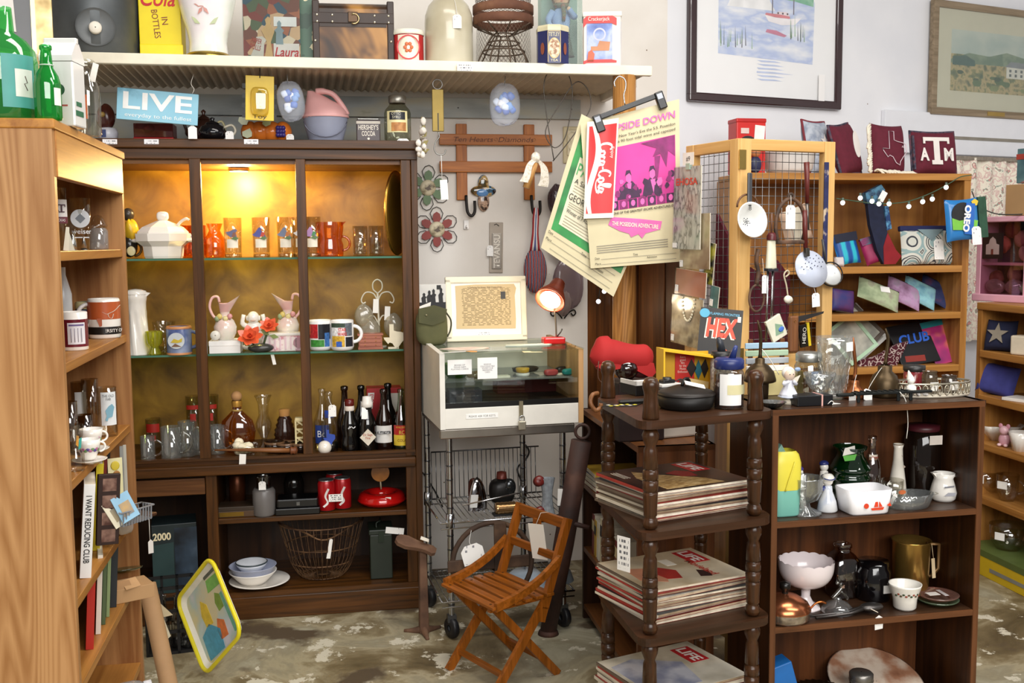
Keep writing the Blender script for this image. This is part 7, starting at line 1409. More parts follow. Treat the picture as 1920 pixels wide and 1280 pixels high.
# on the low bookcase
t=T('plastic_bin','shallow white plastic bin on the low bookcase','bin',SB.w(SL-.17,.13,zb+.001),EA,k=kof(SB.w(SL-.17,.13,zb)))
t.box('bin_shell',-54,54,-34,34,0,30,M('e4dfd2',.45,var=.04),bv=4,taper=1.15);t.box('bin_rim',-64,64,-41,41,28,32,M('eae6da',.45),bv=1.5)
bc=['7a2a24','d8cfae','2a3a5a','c9a23a','3a3a3c','b8482c','e2dcc8','4a5a44']
for lv,z in enumerate(SBZ[:2]):
    for i in range(9):
        x=.06+i*.04+rr.uniform(-.006,.006);h=.15+rr.uniform(-.02,.02)
        if lv==0 and i<4:
            t=T('flat_book','book lying flat in the far pile on the low bookcase, '+('bottom','second','third','top')[i]+' of four','book',SB.w(.10,.02,z+.0005+.017*i),sang+rr.uniform(-4,4),k=1);t.box('cover',-.08,.09,-.015,.17,0,.016,M(bc[i],.5),bv=.001);t.box('page_block',-.077,.087,-.0155,.165,.002,.014,M('e2d8c2',.8))
        elif lv==1:
            nm=('far end','second from the far end','third from the far end','fourth from the far end','middle','sixth','seventh','eighth','near end')[i]
            t=T('shelved_book','book standing on the low bookcase, '+nm+' of its row','book',SB.w(x+.05,.012,z+.0005),sang,k=1,rot=(0,4,sang),group='books on the low bookcase');t.box('spine',-.014,.014,0,.003,0,h,M(bc[(i*3)%8],.5),bv=.001);t.box('page_block',-.0125,.0125,.003,.13,.002,h-.002,M('e2d8c2',.8));t.box('title_band',-.0142,.0142,-.0006,0,h*.6,h*.85,M(('e8d8a8','222222')[i%2],.5))
# ================================================================ dark shelf unit contents
def ui(px,lv,y): return fpx(RU,px,(zr if lv==0 else RZ[lv-1])+.0005,y)
UA=ra
def U(name,label,cat,px,lv,y,group=None,rz=0): return T(name,label,cat,ui(px,lv,y),UA+rz,group=group)
oc=M('4e3f2a',.38,.75,var=.3,sc=8)
def oilcan(px,y,label,prof,sp,m,tagp=None,rz=0):
    t=U('oil_can',label,'oil can',px,0,y,rz=rz);t.lathe('can_body',prof,m,seg=28)
    t.tube('spout',sp,[4.5]+[3.2]*(len(sp)-3)+[2,1.4],m,n=10)
    if tagp: pricetag(t,*tagp[0],14,20,string=tagp[1])
    return t
t=oilcan(1424,.20,'large domed brass oil can with a long bent spout',[(1,0),(1,30),(26,30),(30,32),(30,36),(26,50),(16,62),(9,66),(9,74),(6,76)],smoothpath([(0,0,74),(1,0,100),(0,0,124),(-6,0,146)],3),oc);t.lathe('oil_reservoir',[(1,0),(16,0),(17,30)],M('4a3c2c',.5,.6));t.tube('tag_string',smoothpath([(2,-4,92),(18,-8,70),(34,-10,44)],4),.8,M('e8e4da'),n=4)
oilcan(1601,.13,'copper based oil can with a tall thin spout between the tags',[(1,0),(22,0),(23,4),(18,16),(10,24),(11,28),(8,34)],smoothpath([(0,0,32),(2,0,60),(-2,0,90),(-4,0,114)],3),M('a0603a',.3,.8,var=.2),((-18,-26,4),[(-8,-14,30),(2,-4,44)]))
t=oilcan(1658,.13,'round-shouldered brass oil can with a long bent spout',[(1,0),(26,0),(27,4),(27,26),(22,40),(13,48),(13,58),(9,60)],smoothpath([(0,0,58),(3,0,84),(5,0,108),(-1,0,128)],3),oc);pricetag(t,-48,-24,8,18,24,string=[(-40,-18,26),(-18,-10,50),(-4,-4,60)],rot=(-30,20,0))
t=U('pressed_plate','white and clear patterned plate standing behind the domed oil can','plate',1472,0,.245);t.box('box_block',-40,34,-6,4,0,44,M('d8c88c',.6,var=.08),bv=1)
t=U('fluted_tin','small fluted tin tart pan at the front','pan',1448,0,.035);t.lathe('tin_dish',[(1,1),(14,1),(24,10),(26,11)],M('a9aaa8',.25,.9),seg=40,flute=(20,.04))
t=U('angel_figurine','white porcelain angel child in a dress, hands raised','figurine',1478,0,.08)
sk=M('e6cdb8',.3);dr_=M('dfe0ea',.25,coat=.4)
t.lathe('plinth',[(1,0),(12,0),(11,6),(7,9)],M('d8ceb8',.4));t.lathe('dress',[(6,9),(18,14),(16,20),(9,34),(8,44),(1,46)],dr_,flute=(9,.06));h_=t.blob('head',11,10.5,11.5,sk,at=(0,-2,56));t.blob('bonnet',12.4,11,12,M('f0ede6',.4),at=(0,2,58.5))
for s in (-1,1): t.tube('arm',smoothpath([(s*8,0,42),(s*12,-6,38),(s*4,-12,44)],3),[3.6]*4+[3]*3,dr_,n=8);t.blob('eye',1,.6,1.2,M('2a2a34'),at=(s*3.6,-12.2,57),seg=8,rings=5,up=h_)
t.prism('wing',[(0,0),(14,10),(22,26),(12,22),(2,14)],2,M('e6dccb',.4),at=(6,8,26));t.blob('bluebird',6,3.4,4,M('8fa4c4',.35),at=(20,4,64));t.lathe('skirt_trim',[(18.4,13),(19,15),(17.8,16)],M('c8cfe0',.3),flute=(9,.06))
t=U('black_gift_box','small black box tied with a pink rubber band','box',1522,0,.045);t.box('box',-36,36,-14,20,0,20,M('0e0e12',.35),bv=1.5);t.box('pink_band',12,15,-14.8,20.8,-.2,20.8,M('d8a49a',.6));t.tube('loose_string',smoothpath([(24,-16,3),(30,-18,9),(36,-17,5),(32,-18,2)],3),.8,M('e8e4dc'),n=4);t.prism('price_tag',[(40,-4),(58,-2),(52,8),(38,6)],.6,M('eeeae2'),pl='xy')
t=U('sherbet_glass','low footed crystal sherbet glass','glass',1536,0,.10);t.lathe('glass_bowl',[(20,0),(18,2),(4,8),(4,16),(18,26),(28,44),(29,54),(27,54),(16,28)],crys,seg=28,flute=(14,.03))
t=U('mason_jar','clear mason jar with a zinc lid','jar',1515,0,.19);t.lathe('jar_glass',[(1,0),(24,0),(26,4),(26,58),(22,66)],glass('dcdcd4',.18,.04),seg=26);t.lathe('zinc_lid',[(23,66),(24,68),(24,80),(20,84),(1,84)],M('a9a9a4',.35,.85),seg=26);band(t,'blue_label',26.4,26,50,-16,14,M('6a86b8',.4))
t=U('crystal_vase','tall diamond-cut crystal vase with a white sticker','vase',1562,0,.14)
t.lathe('vase_glass',[(1,0),(20,0),(22,6),(28,60),(32,100),(34,116),(32,116),(26,60),(18,8)],crys,seg=30);dg_=glass('f6f2ec',.18,.08)
for i in range(10):
    for sg in (1,-1): t.tube('cut_line',[((23+q*2.2)*math.cos(.628*i+sg*q*.16),(23+q*2.2)*math.sin(.628*i+sg*q*.16),14+q*16) for q in range(5)],.8,dg_,n=4)
t.prism('sticker',rect(-9,9,-9,8),.5,M('f2f0ee'),at=(14,-31,100),rot=(0,-3,20))
t=U('red_candle','red jar candle with a dark lid','candle',1713,0,.19);t.lathe('jar',[(1,0),(18,0),(19,3),(19,38),(17,40)],M('7a1f26',.2,coat=.5));t.lathe('lid',[(19,40),(20,42),(20,50),(1,52)],M('22201f',.4))
t=U('gallery_tray','oval silver gallery tray with pierced rim','tray',1745,0,.12);sv=M('b9b2a0',.28,.85,var=.2)
t.lathe('tray_base',[(1,0),(76,0),(78,2),(78,5),(1,5)],M('c8beac',.4,.4),seg=48,sy=.5)
t.lathe('top_rim',[(77,24),(79,25),(78,28),(76,27)],sv,seg=48,sy=.5)
for i in range(34):
    a=2*math.pi*i/34;t.tube('pierced_ring',[(77*math.cos(a)+5*math.cos(q*.785)*-math.sin(a),38.5*math.sin(a)+5*math.cos(q*.785)*math.cos(a)*.6,14.5+9.5*math.sin(q*.785)) for q in range(8)],1.2,sv,closed=True,n=4)
def tz(px,y,dz): p=ui(px,0,y);return (p[0],p[1],p[2]+dz)
for px,l,r,h,c in ((1742,'small brown glass jar with a white label, on the silver tray',14,42,'6a5a48'),(1779,'shorter smoky glass jar with a white label, on the silver tray',14,32,'5a5048')):
    t=T('spice_jar_small',l,'jar',tz(px,.11,.0078),UA,group='jars on the silver tray');t.lathe('jar_glass',[(1,0),(r,0),(r,h*.8),(r*.85,h*.9),(r*1.0,h)],glass('a89880',.16,.04,.35,c),seg=20);t.box('label',-8,9,-r-1,-r-.4,6,22,M('efece6'))
t=T('elf_figurine','tiny white sitting pixie figurine on the silver tray','figurine',tz(1708,.085,.0078),UA)
t.blob('body',10,9,12,china,at=(0,0,12));t.blob('head',7,6.5,7,china,at=(-2,-2,28));t.lathe('hat',[(7,0),(4,8),(1,16)],china,at=(-3,-1,32),rot=(0,-16,0));t.tube('leg',smoothpath([(4,-6,8),(12,-12,8),(22,-12,2)],3),3,china);t.tube('leg',smoothpath([(-4,-6,8),(2,-14,8),(8,-16,2)],3),3,china);t.blob('foot',4,5,2.6,china,at=(23,-13,3))
t=U('trivet','black iron rectangular trivet with long handle and legs','trivet',1660,0,.055);ti=M('1a1d1c',.5,.4,var=.2)
t.box('grate_frame',-66,52,-9,9,14,19,ti,bv=1);t.box('handle',52,96,-5,5,13,18,ti,bv=2);t.box('handle',-100,-66,-5,5,12,18,ti,bv=2)
for x in (-62,20,46): t.box('foot',x,x+6,-8,-4,0,15,ti,bv=1)
for i in range(9): t.box('grate_bar',-60+i*12,-56+i*12,-9,9,18.6,20.6,ti)
t.tube('string',smoothpath([(22,-12,18),(34,-14,0),(38,-16,-40),(36,-16,-70)],4),.8,M('eeeae0'),n=4)
t=U('pastel_bench','miniature slatted bench with pastel blue, green, grey and white slats','bench',1436,0,.262)
for i,c in enumerate(('e9e6de','a8aeb4','a9c2a4','a9c6dc')): t.box('slat',-42,44,-6+i*2,-1+i*2,44+i*14,55+i*14,M(c,.55,var=.04),bv=1.5)
for x in (-30,34): t.box('leg',x-4,x+4,2,8,0,104,wood('7a4a28','5a341a',sc=14),bv=1)
# --- unit shelf 1
t=U('juice_pitcher','yellow and turquoise plastic pitcher at the left end','pitcher',1467,1,.07)
yl=M('e6d84a',.4,var=.04);tq=M('7fc4b4',.4,var=.04)
t.lathe('turquoise_base',[(1,0),(24,0),(26,3),(28,54)],tq,pw=5,seg=28,sy=.9);t.lathe('yellow_top',[(28.4,50),(29,54),(29,100),(25,116),(20,122)],yl,pw=4,seg=28,sy=.9);t.tube('molded_curve',smoothpath([(10,-27,104),(-2,-28,70),(-8,-27,50)],4),1.6,yl);t.prism('spout',[(-12,120),(-2,134),(6,120)],14,glass('d0e8e0',.15,.05,.4,'a8d8cc'),at=(-6,-8,0))
t=U('crystal_compote','pressed crystal footed compote with flared foot','compote',1509,1,.06);t.lathe('compote',[(1,0),(30,0),(29,3),(10,12),(8,20),(22,28),(30,44),(31,66),(33,70),(30,69),(27,46),(14,28)],crys,seg=36,flute=(18,.05))
for px,y,l,c in ((1497,.13,'blue and white porcelain figurine behind the compote','4a3f8a'),(1544,.17,'porcelain figurine with a blue cap behind the delft lady','2c3474')):
    t=U('delft_figure',l,'figurine',px,1,y);t.lathe('robe',[(1,0),(15,0),(14,10),(9,44),(7,58),(1,60)],china);t.blob('head',8,8,8.6,china,at=(0,0,66));t.blob('cap',9,8,6,M(c,.25),at=(0,1,72))
t=U('delft_lady','delft blue and white lady figurine with a bonnet','figurine',1551,1,.07);t.lathe('skirt',[(1,0),(17,0),(19,3),(16,20),(9,38),(8,48),(1,50)],patch([(.4,'b0bcd4'),(.5,'e4e6ea'),(.7,'f0efec')],sc=9,rough=.15,coat=.5));t.tube('arm',smoothpath([(-7,0,46),(-14,-8,44),(-18,-12,46)],3),3.4,M('35407f',.25));hd=t.blob('head',9.5,9,9.5,china,at=(0,0,57));t.lathe('bonnet',[(9,-2),(13,4),(8,10),(1,12)],china,at=(0,0,60),rot=(14,0,0));t.lathe('bonnet_band',[(12.4,3),(13.4,5),(12,6)],M('35407f',.25),at=(0,0,60),rot=(14,0,0))
t=U('green_jug','dark green ribbed glass jug with a paper tag','jug',1592,1,.17);t.lathe('jug_glass',[(1,0),(34,0)]+[(36+2.5*math.sin(i*1.57),6+i*4.2) for i in range(16)]+[(30,76),(25,84),(24,92),(30,98),(31,102)],glass('0d5a2a',.16,.03,.25,'043a16'),seg=32);t.prism('paper_tag',[(-16,0),(10,4),(8,18),(-12,14)],.6,M('e8e4dc'),at=(-14,-26,90));t.prism('green_sticker',[(-16,0),(12,2),(8,-9),(-12,-10)],.6,M('5fae4a'),at=(-14,-27,90))
t=U('pop_bottle','clear swirl soda bottle with red and white label','bottle',1633,1,.15);t.lathe('bottle_glass',[(1,0),(15,0),(16,4),(16,60),(13,76),(7,92),(6.4,112),(8,114),(8,122),(6,123)],glass('d4c2b4',.2,.03),seg=24);band(t,'red_label',16.5,10,22,-60,60,M('a8382c',.4));band(t,'white_label',16.6,14,34,-60,60,M('e6dccb',.4));t.text('Pepsi',9,M('a8302a'),at=(0,0,24),w=24,cyl=17.2,shear=.25,bold=.02);band(t,'neck_label',10,78,88,-60,60,M('e0d4c4',.4));t.text('Pepsi',4,M('a8302a'),at=(0,-10.6,83),w=12)
t=U('square_dish','white glass square refrigerator dish with red boat print','dish',1618,1,.045)
t.lathe('dish',[(1,0),(38,0),(40,3),(46,46),(44,46),(37,5),(1,4)],M('f0eef0',.12,coat=.5,var=.01),pw=6,seg=40,sy=.72)
rb_=M('d2401f',.4)
t.prism('boat_hull',[(-10,0),(12,0),(15,5),(-12,4)],.5,rb_,at=(10,-31.5,9),rot=(-6,0,0));t.prism('boat_sail',[(-6,6),(2,6),(2,22),(-3,18)],.5,rb_,at=(10,-32.6,9),rot=(-6,0,0));t.prism('boat_sail',[(4,6),(11,6),(4,18)],.5,rb_,at=(10,-32.6,9),rot=(-6,0,0));t.prism('sun_print',ngon(5,12),.5,rb_,at=(-12,-32,18),rot=(-6,0,0));t.prism('anchor_print',[(-4,0),(0,2),(6,9),(2,4),(5,-2),(0,-3)],.5,rb_,at=(34,-32,18),rot=(-6,0,0))
t=U('bud_vase','slender white bud vase with faint sprigs','vase',1682,1,.17);t.lathe('vase_body',[(1,0),(15,0),(17,8),(14,34),(9,70),(8,92),(10,100),(8.4,100),(6,90)],M('ece4d6',.2,coat=.4),seg=24);
for z,x in ((58,3),(78,-2),(40,-5)): t.prism('sprig',[(0,0),(4,3),(7,0),(3,-3)],.4,M('b8a89a'),at=(x,-13+z*.06,z))
t.lathe('gold_rim',[(9.6,98.6),(10.4,100.4)],M('8a6a3a',.3,.6),seg=20)
t=U('small_glass_mug','small clear glass mug with an orange print and tag','mug',1672,1,.10);t.lathe('mug_glass',[(1,0),(20,0),(21,3),(21,46),(19,46),(18,5)],clr2,seg=22);t.tube('handle',arc(-20,26,12,85,275,8),2.4,clr2);t.prism('orange_print',ngon(6,12,0,1.3,.7),.4,M('c86a3a'),at=(8,-20.6,26));t.prism('price_tag',rect(-4,4,-14,10),.5,M('efece6'),at=(-12,-24,16),rot=(0,30,0));t.tube('string',smoothpath([(-16,-22,26),(-22,-20,42),(-16,-18,48)],3),.7,M('e8e4dc'),n=4)
t=U('glass_dish','oval ribbed clear glass dish with tab handles','dish',1702,1,.05);t.lathe('dish_glass',[(1,0),(36,0),(40,3),(50,28),(48,28),(38,5),(1,3)],crys,seg=60,sy=.62,flute=(30,.03));
for s in (-1,1): t.blob('tab_handle',9,7,2.4,clr2,at=(s*54,0,24))
t=U('dark_jar','tall dark glass jar with a maroon lid and white label','jar',1727,1,.19);t.lathe('jar_glass',[(1,0),(31,0),(33,4),(33,106),(28,116),(26,120)],glass('5a4238',.12,.05,.45,'241812'),seg=30);t.lathe('maroon_lid',[(29,120),(30,122),(30,130),(1,132)],M('4a1820',.4));t.prism('label',rect(-12,14,0,17),.5,M('e8dcd2'),at=(4,-34,98))
t=U('white_creamer','small white ironstone pitcher with a loop handle','pitcher',1768,1,.10)
t.lathe('pitcher_body',[(1,0),(18,0),(22,5),(24,16),(20,32),(17,42),(20,52),(18.4,52),(15,42),(20,18)],china,seg=28);t.prism('lip',[(-26,54),(-14,54),(-16,44)],8,china,at=(0,-4,0));t.tube('handle',smoothpath([(17,0,44),(28,0,46),(32,0,34),(28,0,20),(20,0,14)],4),3,china);t.prism('grey_print',[(-12,0),(8,1),(8,4),(-12,3)],.4,M('8a8a92'),at=(0,-21.6,28));t.prism('grey_print',[(-16,0),(6,-1),(8,5),(-8,6)],.4,M('a8a8b0'),at=(2,-24.4,14))
# --- unit shelf 2
t=U('milk_glass_compote','white milk glass pedestal bowl with scalloped rim','compote',1510,2,.12)
mk=M('f0e4e4',.2,coat=.4,var=.02);t.grid('bowl',lambda u,v:((lambda a,r:(r*math.cos(a),r*math.sin(a),40+v*50+(2.4*abs(math.cos(8*a))*(v>.93))))(u*6.283,10+41*(1-(1-v)**2.6)**.5)),64,14,mk,cu=True);t.grid('bowl_inside',lambda u,v:((lambda a,r:(r*math.cos(a),r*math.sin(a),44+v*46+(2.4*abs(math.cos(8*a))*(v>.93))))(u*6.283,6+43*(1-(1-v)**2.6)**.5)),64,14,mk,cu=True)
t.lathe('pedestal',[(1,0),(28,0),(27,3),(14,12),(8,24),(9,40)],mk,flute=(8,.04))
t=U('copper_skillet','copper lidded skillet with a black knob','skillet',1471,2,.05);t.lathe('pan_base',[(1,0),(40,0),(46,6),(47,20)],M('b8aca0',.22,.9),seg=40);t.lathe('copper_lid',[(48,20),(48,23),(42,34),(24,46),(8,50),(1,50)],M('b8704a',.22,.9,var=.06),seg=40);t.lathe('knob',[(6,50),(5,55),(10,60),(10,70),(1,72)],M('15120f',.3));t.tube('side_loop',smoothpath([(46,-4,12),(58,-6,26),(70,-8,30),(80,-8,26)],4),2,M('c8743c',.25,.9))
t=U('glass_cloche','clear glass lid with a galloping figure finial','cloche',1570,2,.07);t.lathe('lid_glass',[(30,0),(29,6),(20,16),(8,22),(4,28)],crys,seg=28);t.tube('figure',smoothpath([(-10,0,26),(0,0,36),(8,0,46),(4,0,54)],3),[5]*5+[4]*3+[3]*2,clr2);t.blob('figure_head',5,4,4,clr2,at=(0,0,55));t.tube('figure_leg',smoothpath([(6,0,38),(16,0,30),(22,0,20)],3),3,clr2)
t=U('tall_jar','clear square-shouldered glass jar','jar',1578,2,.19);t.lathe('jar_glass',[(1,0),(24,0),(27,4),(27,70),(20,80),(13,86),(13,92),(15,94),(14,100)],glass('cdb8ac',.18,.04),seg=28,pw=4)
t=U('black_jar','black glass jar with a white label','jar',1636,2,.15);t.lathe('jar_body',[(1,0),(30,0),(32,4),(32,54),(28,60),(28,72),(1,73)],M('0c0a0c',.1,coat=.5,var=0),seg=30);t.prism('label',rect(-2,17,0,15),.5,M('efece6'),at=(4,-33,18))
t=U('brass_mug','tall gold aluminium pitcher with an angular handle','pitcher',1706,2,.16);gd=M('b8914a',.25,.85,var=.1)
t.lathe('pitcher_body',[(1,0),(30,0),(32,3),(34,100),(36,103),(34,103),(31,6)],gd,seg=36);t.tube('handle',[(33,0,92),(58,0,90),(58,0,44),(44,0,30),(32,0,30)],4,M('7a5a34',.4,.5),n=8);t.prism('price_tag',rect(-3,4,-20,18),.6,M('e0c8a0'),at=(38,-14,50),rot=(0,-5,0));t.tube('string',[(38,-14,66),(36,-10,94)],.6,M('e0c8a0'),n=4)
t=U('floral_bowl','small white glass bowl with a holly print band','bowl',1696,2,.05);t.lathe('bowl',[(1,0),(18,0),(21,4),(22,20),(29,44),(30,48),(28,47),(20,20),(1,4)],M('f0ece2',.15,coat=.4),seg=30)
for i in range(14): t.blob('printed_sprig',2.6,.8,2,M(('3a4a2c','9a4a34','5a4a2a')[i%3],.5),at=((26)*math.sin(-1.2+i*.18),-(26)*math.cos(-1.2+i*.18),30+3*(i%2)),rot=(0,0,math.degrees(-1.2+i*.18)),seg=7,rings=4)
for i,(c,l) in enumerate((('a9c8a0','green tinted glass plate at the bottom of the plate stack'),('d0a090','pink glass plate on top of the green one, with taped tags'))):
    p=ui(1757,2,.07);t=T('glass_plate',l,'plate',(p[0],p[1],p[2]+.013*i),UA,group='tinted glass plates');t.lathe('plate_glass',[(1,0),(24,0),(36,6),(39,9),(36,9),(22,3)],glass(c,.18,.05,.15,c),seg=32)
    if i: t.prism('price_tag',[(-22,-10),(0,-10),(0,6),(-22,6)],.6,M('efe8e2'),pl='xy',at=(0,0,9.6));t.prism('tape',[(4,-18),(12,-18),(14,14),(6,14)],.6,M('c8c0c0'),pl='xy',at=(0,0,9.8))
t=U('ladle_tongs','long grey metal tongs with a white tag on the shelf edge','tongs',1592,2,.03);st2=M('5a5654',.35,.85,var=.2)
t.tube('arm',[(-70,-4,4),(0,-4,6),(26,-2,12)],[3,3,4.5],st2);t.tube('arm',[(-84,6,4),(-10,6,5),(26,2,12)],[2.4,2.8,4.5],st2);t.blob('ladle_bowl',24,14,8,st2,at=(48,4,12));t.tube('string',[(38,-10,14),(50,-16,8)],.8,M('e8dccb'),n=4);t.prism('price_tag',[(-8,-26),(8,-24),(9,-4),(0,2),(-9,-4)],.6,printed('f4f2ee','9a9a9e',4,.2,4),at=(50,-20,2))
# --- bottom shelf
t=U('blue_toy_box','blue and white toy box leaning at the left end','toy box',1486,3,.05);t.box('box_body',-22,26,-10,30,0,124,M('1f6ab4',.4),bv=2,rot=(0,-16,0));t.prism('white_panel',[(-14,14),(18,14),(18,76),(-14,76)],.6,M('eae6e0',.5),at=(0,-11,0),rot=(0,-16,0));t.prism('printed_insect',[(-8,0),(-2,10),(6,4),(10,16),(14,-2),(4,-8)],.6,M('4a78b8',.5),at=(-8,-12,42),rot=(0,-16,0));t.box('second_box',-30,-4,16,40,0,128,M('2474bc',.4),bv=2,rot=(0,-18,0))
t=U('red_ball','glossy red toy ball below the blue box','ball',1446,3,.025);t.blob('ball',22,22,22,M('c8201c',.25),at=(0,0,22))
t=U('amber_dish','wide smoky cut glass bowl','bowl',1535,3,.09);t.lathe('bowl_glass',[(1,0),(26,0),(46,26),(50,46),(47,46),(24,4)],glass('8a7050',.25,.06,.15,'3a2a18'),seg=48,flute=(24,.05))
t=U('preserve_jar','dark preserve jar with a screw lid','jar',1613,3,.06);t.lathe('jar_glass',[(1,0),(22,0),(24,4),(24,54),(19,64)],M('1c1424',.12,coat=.4),seg=26);t.lathe('screw_lid',[(20,62),(22,64),(22,80),(19,83),(1,83)],M('8a8680',.35,.85),seg=26);t.lathe('lid_ring',[(22.4,66),(23,68),(22.4,70)],M('a8a49c',.3,.9),seg=26)
t=T('painted_platter','large round platter with a faded brown painted scene','platter',ui(1690,3,.012),rot=(-68,0,UA));t.lathe('platter',[(1,-3),(70,-3),(92,0),(94,2),(90,3),(68,0),(1,0)],patch([(.38,'e6d8c8'),(.5,'d8c4b0'),(.56,'a8785c'),(.62,'7a4a34'),(.68,'dcccc0')],sc=4,detail=6,rough=.35),at=(0,0,94),rot=(90,0,0),seg=48)
# ================================================================ pictures on the right wall
def wr_(px,py,d=-.02): return WR.atw(px,py,d)
def frame4(name,label,c4,d,fw,m,cat='painting'):
    """picture frame on the right wall: pixel corners tl,tr,br,bl; returns thing and (W,H) in metres"""
    P=[WR.at(x,y,d) for x,y in c4];x0=(P[0][0]+P[3][0])/2;x1=(P[1][0]+P[2][0])/2;z0=(P[2][1]+P[3][1])/2;z1=(P[0][1]+P[1][1])/2
    t=T(name,label,cat,WR.w(x0,d,z0),26,k=1);W,Hh=x1-x0,z1-z0
    for nm,a in (('frame_rail',(0,W,0,fw)),('frame_rail',(0,W,Hh-fw,Hh))): t.box(nm,a[0],a[1],-.012,.018,a[2],a[3],m,bv=.006)
    for a in (0,W-fw): t.box('frame_stile',a,a+fw,-.0125,.018,fw*.6,Hh-fw*.6,m,bv=.006)
    return t,W,Hh
mah=M('2c0f12',.2,var=.2,coat=.6)
t,W,Hh=frame4('sailboat_painting','watercolour of a red and white sailboat in a dark mahogany frame',[(1294,-175),(1583,-150),(1574,208),(1289,187)],-.02,.038,mah)
t.box('mat_board',.03,W-.03,0,.01,.03,Hh-.03,M('fafafa',.6,var=.01))
wx=lambda u:.05+u*(W-.1);wz=lambda v:.05+v*(Hh-.1)
sky=patch([(.35,'e9f0f6'),(.5,'cfe2f2'),(.62,'f4f4f2'),(.72,'b9d4ee')],sc=7,detail=5,rough=.6);sea=patch([(.32,'f2f4f8'),(.45,'d8e0f2'),(.55,'b9c8ea'),(.66,'e8ecf6'),(.75,'a9bde6')],sc=6,detail=6,rough=.6,stretch=(1,1,3))
def pt(t,name,P,m,o): t.prism(name,[(wx(u),wz(v)) for u,v in P],.0004,m,at=(0,-.0004*o,0))
pt(t,'painted_sky',[(.16,.57),(.84,.57),(.84,.95),(.16,.95)],sky,1);pt(t,'painted_water',[(.14,.22),(.84,.20),(.85,.58),(.14,.58)],sea,2)
pt(t,'painted_haze',[(.20,.50),(.55,.50),(.5,.57),(.24,.58)],M('f4f5f6',.6),2.5)
gr=patch([(.4,'a8d0b8'),(.6,'7fb89a')],sc=20,rough=.6);pt(t,'painted_tree',[(.17,.57),(.20,.64),(.24,.68),(.30,.66),(.34,.585),(.26,.565)],M('b4dccb',.6,var=.1),3);pt(t,'painted_shore',[(.44,.565),(.60,.575),(.70,.57),(.84,.55),(.84,.60),(.72,.605),(.60,.60),(.46,.595)],gr,3)
pt(t,'boat_hull',[(.47,.475),(.50,.435),(.60,.42),(.70,.43),(.75,.475),(.66,.462),(.55,.462)],M('f2eef0',.6),4);pt(t,'boat_stripe',[(.475,.472),(.55,.463),(.66,.463),(.66,.476),(.60,.482),(.48,.484)],M('d88a90',.6),4.6);pt(t,'boat_cabin',[(.55,.478),(.66,.478),(.64,.50),(.57,.50)],M('e9dde0',.6),4.4)
for u in (.565,.60,.635): pt(t,'porthole',[(u,.484),(u+.012,.484),(u+.012,.495),(u,.495)],M('6a5a60'),5)
for u,v0,v1 in ((.525,.47,.96),(.685,.49,.96)): pt(t,'mast',[(u,v0),(u+.007,v0),(u+.006,v1),(u+.001,v1)],M('7a7480',.6),4)
pt(t,'red_reflection',[(.48,.37),(.62,.35),(.64,.36),(.56,.385),(.49,.388)],M('d08aa0',.6),4)
rg=random.Random(9)
for i in range(26):
    u=(.15+rg.random()*.26) if i<15 else (.66+rg.random()*.14);v=.26+rg.random()*.04 if i<15 else .33+rg.random()*.03;h=.06+rg.random()*.08;pt(t,'reed',[(u,v),(u+.006,v),(u+.008*(rg.random()-.3),v+h)],M(('8fae8c','a8c4a4','7a8a94','6a6a74')[i%4],.6),5)
for i in range(7): v=.08+i*.022;pt(t,'ripple',[(.40+rg.random()*.08,v),(.58+rg.random()*.12,v+.004),(.55,v+.012),(.42,v+.01)],M('c9d4f0',.6),3)
t.box('glazing',.03,W-.03,-.0045,-.004,.03,Hh-.03,glass('fdfdfd',.02,.02));t.prism('price_tag',rect(-.018,.018,-.06,.06),.001,printed('f4f2f0','8a8a90',5,.3,4),at=(wx(.90),-.014,wz(.06)))
t,W,Hh=frame4('village_print','folk print of a village and white house in a weathered wood frame',[(1757,3),(2040,32),(2030,234),(1736,211)],-.03,.036,wood('9a8870','75654f',sc=9,axis=0),'print')
t.box('mat_board',.03,W-.03,0,.01,.03,Hh-.03,M('dad9cc',.6,var=.02))
pt(t,'printed_sky',[(.08,.5),(.94,.5),(.94,.82),(.08,.82)],patch([(.4,'b4c8cc'),(.6,'ccd8d8')],sc=6,rough=.6),1);pt(t,'printed_land',[(.08,.16),(.94,.16),(.94,.56),(.08,.56)],patch([(.3,'4a6a5c'),(.42,'7f8a68'),(.5,'c4b48c'),(.58,'a8a080'),(.68,'5a6f5a')],sc=22,detail=5,rough=.6),2);pt(t,'printed_hills',[(.08,.5),(.2,.58),(.34,.56),(.46,.62),(.6,.57),(.8,.62),(.94,.56),(.94,.48),(.08,.46)],patch([(.4,'6a8a7c'),(.6,'8fa494')],sc=16,rough=.6),3)
pt(t,'printed_barn',[(.09,.44),(.24,.44),(.24,.50),(.18,.55),(.09,.53)],M('3f6a6a',.6),4);pt(t,'printed_house',[(.46,.34),(.64,.34),(.64,.46),(.46,.47)],M('e4e6e6',.6),5);pt(t,'house_roof',[(.45,.465),(.65,.455),(.62,.52),(.49,.525)],M('8a94a4',.6),5.4)
for i in range(4):
    for j in range(2): pt(t,'house_window',[(.48+i*.04,.36+j*.05),(.495+i*.04,.36+j*.05),(.495+i*.04,.39+j*.05),(.48+i*.04,.39+j*.05)],M('5a6a74'),6)
for i in range(16): u=.1+rg.random()*.8;v=.17+rg.random()*.2;r=.02+rg.random()*.02;pt(t,'printed_bush',[(u+r*math.cos(a)*rg.uniform(.8,1.2),v+r*math.sin(a)) for a in (0,1,2.1,3.1,4.2,5.2)],M(('3f5f50','5a7a5c','8a9a70')[i%3],.6),4+i*.03)
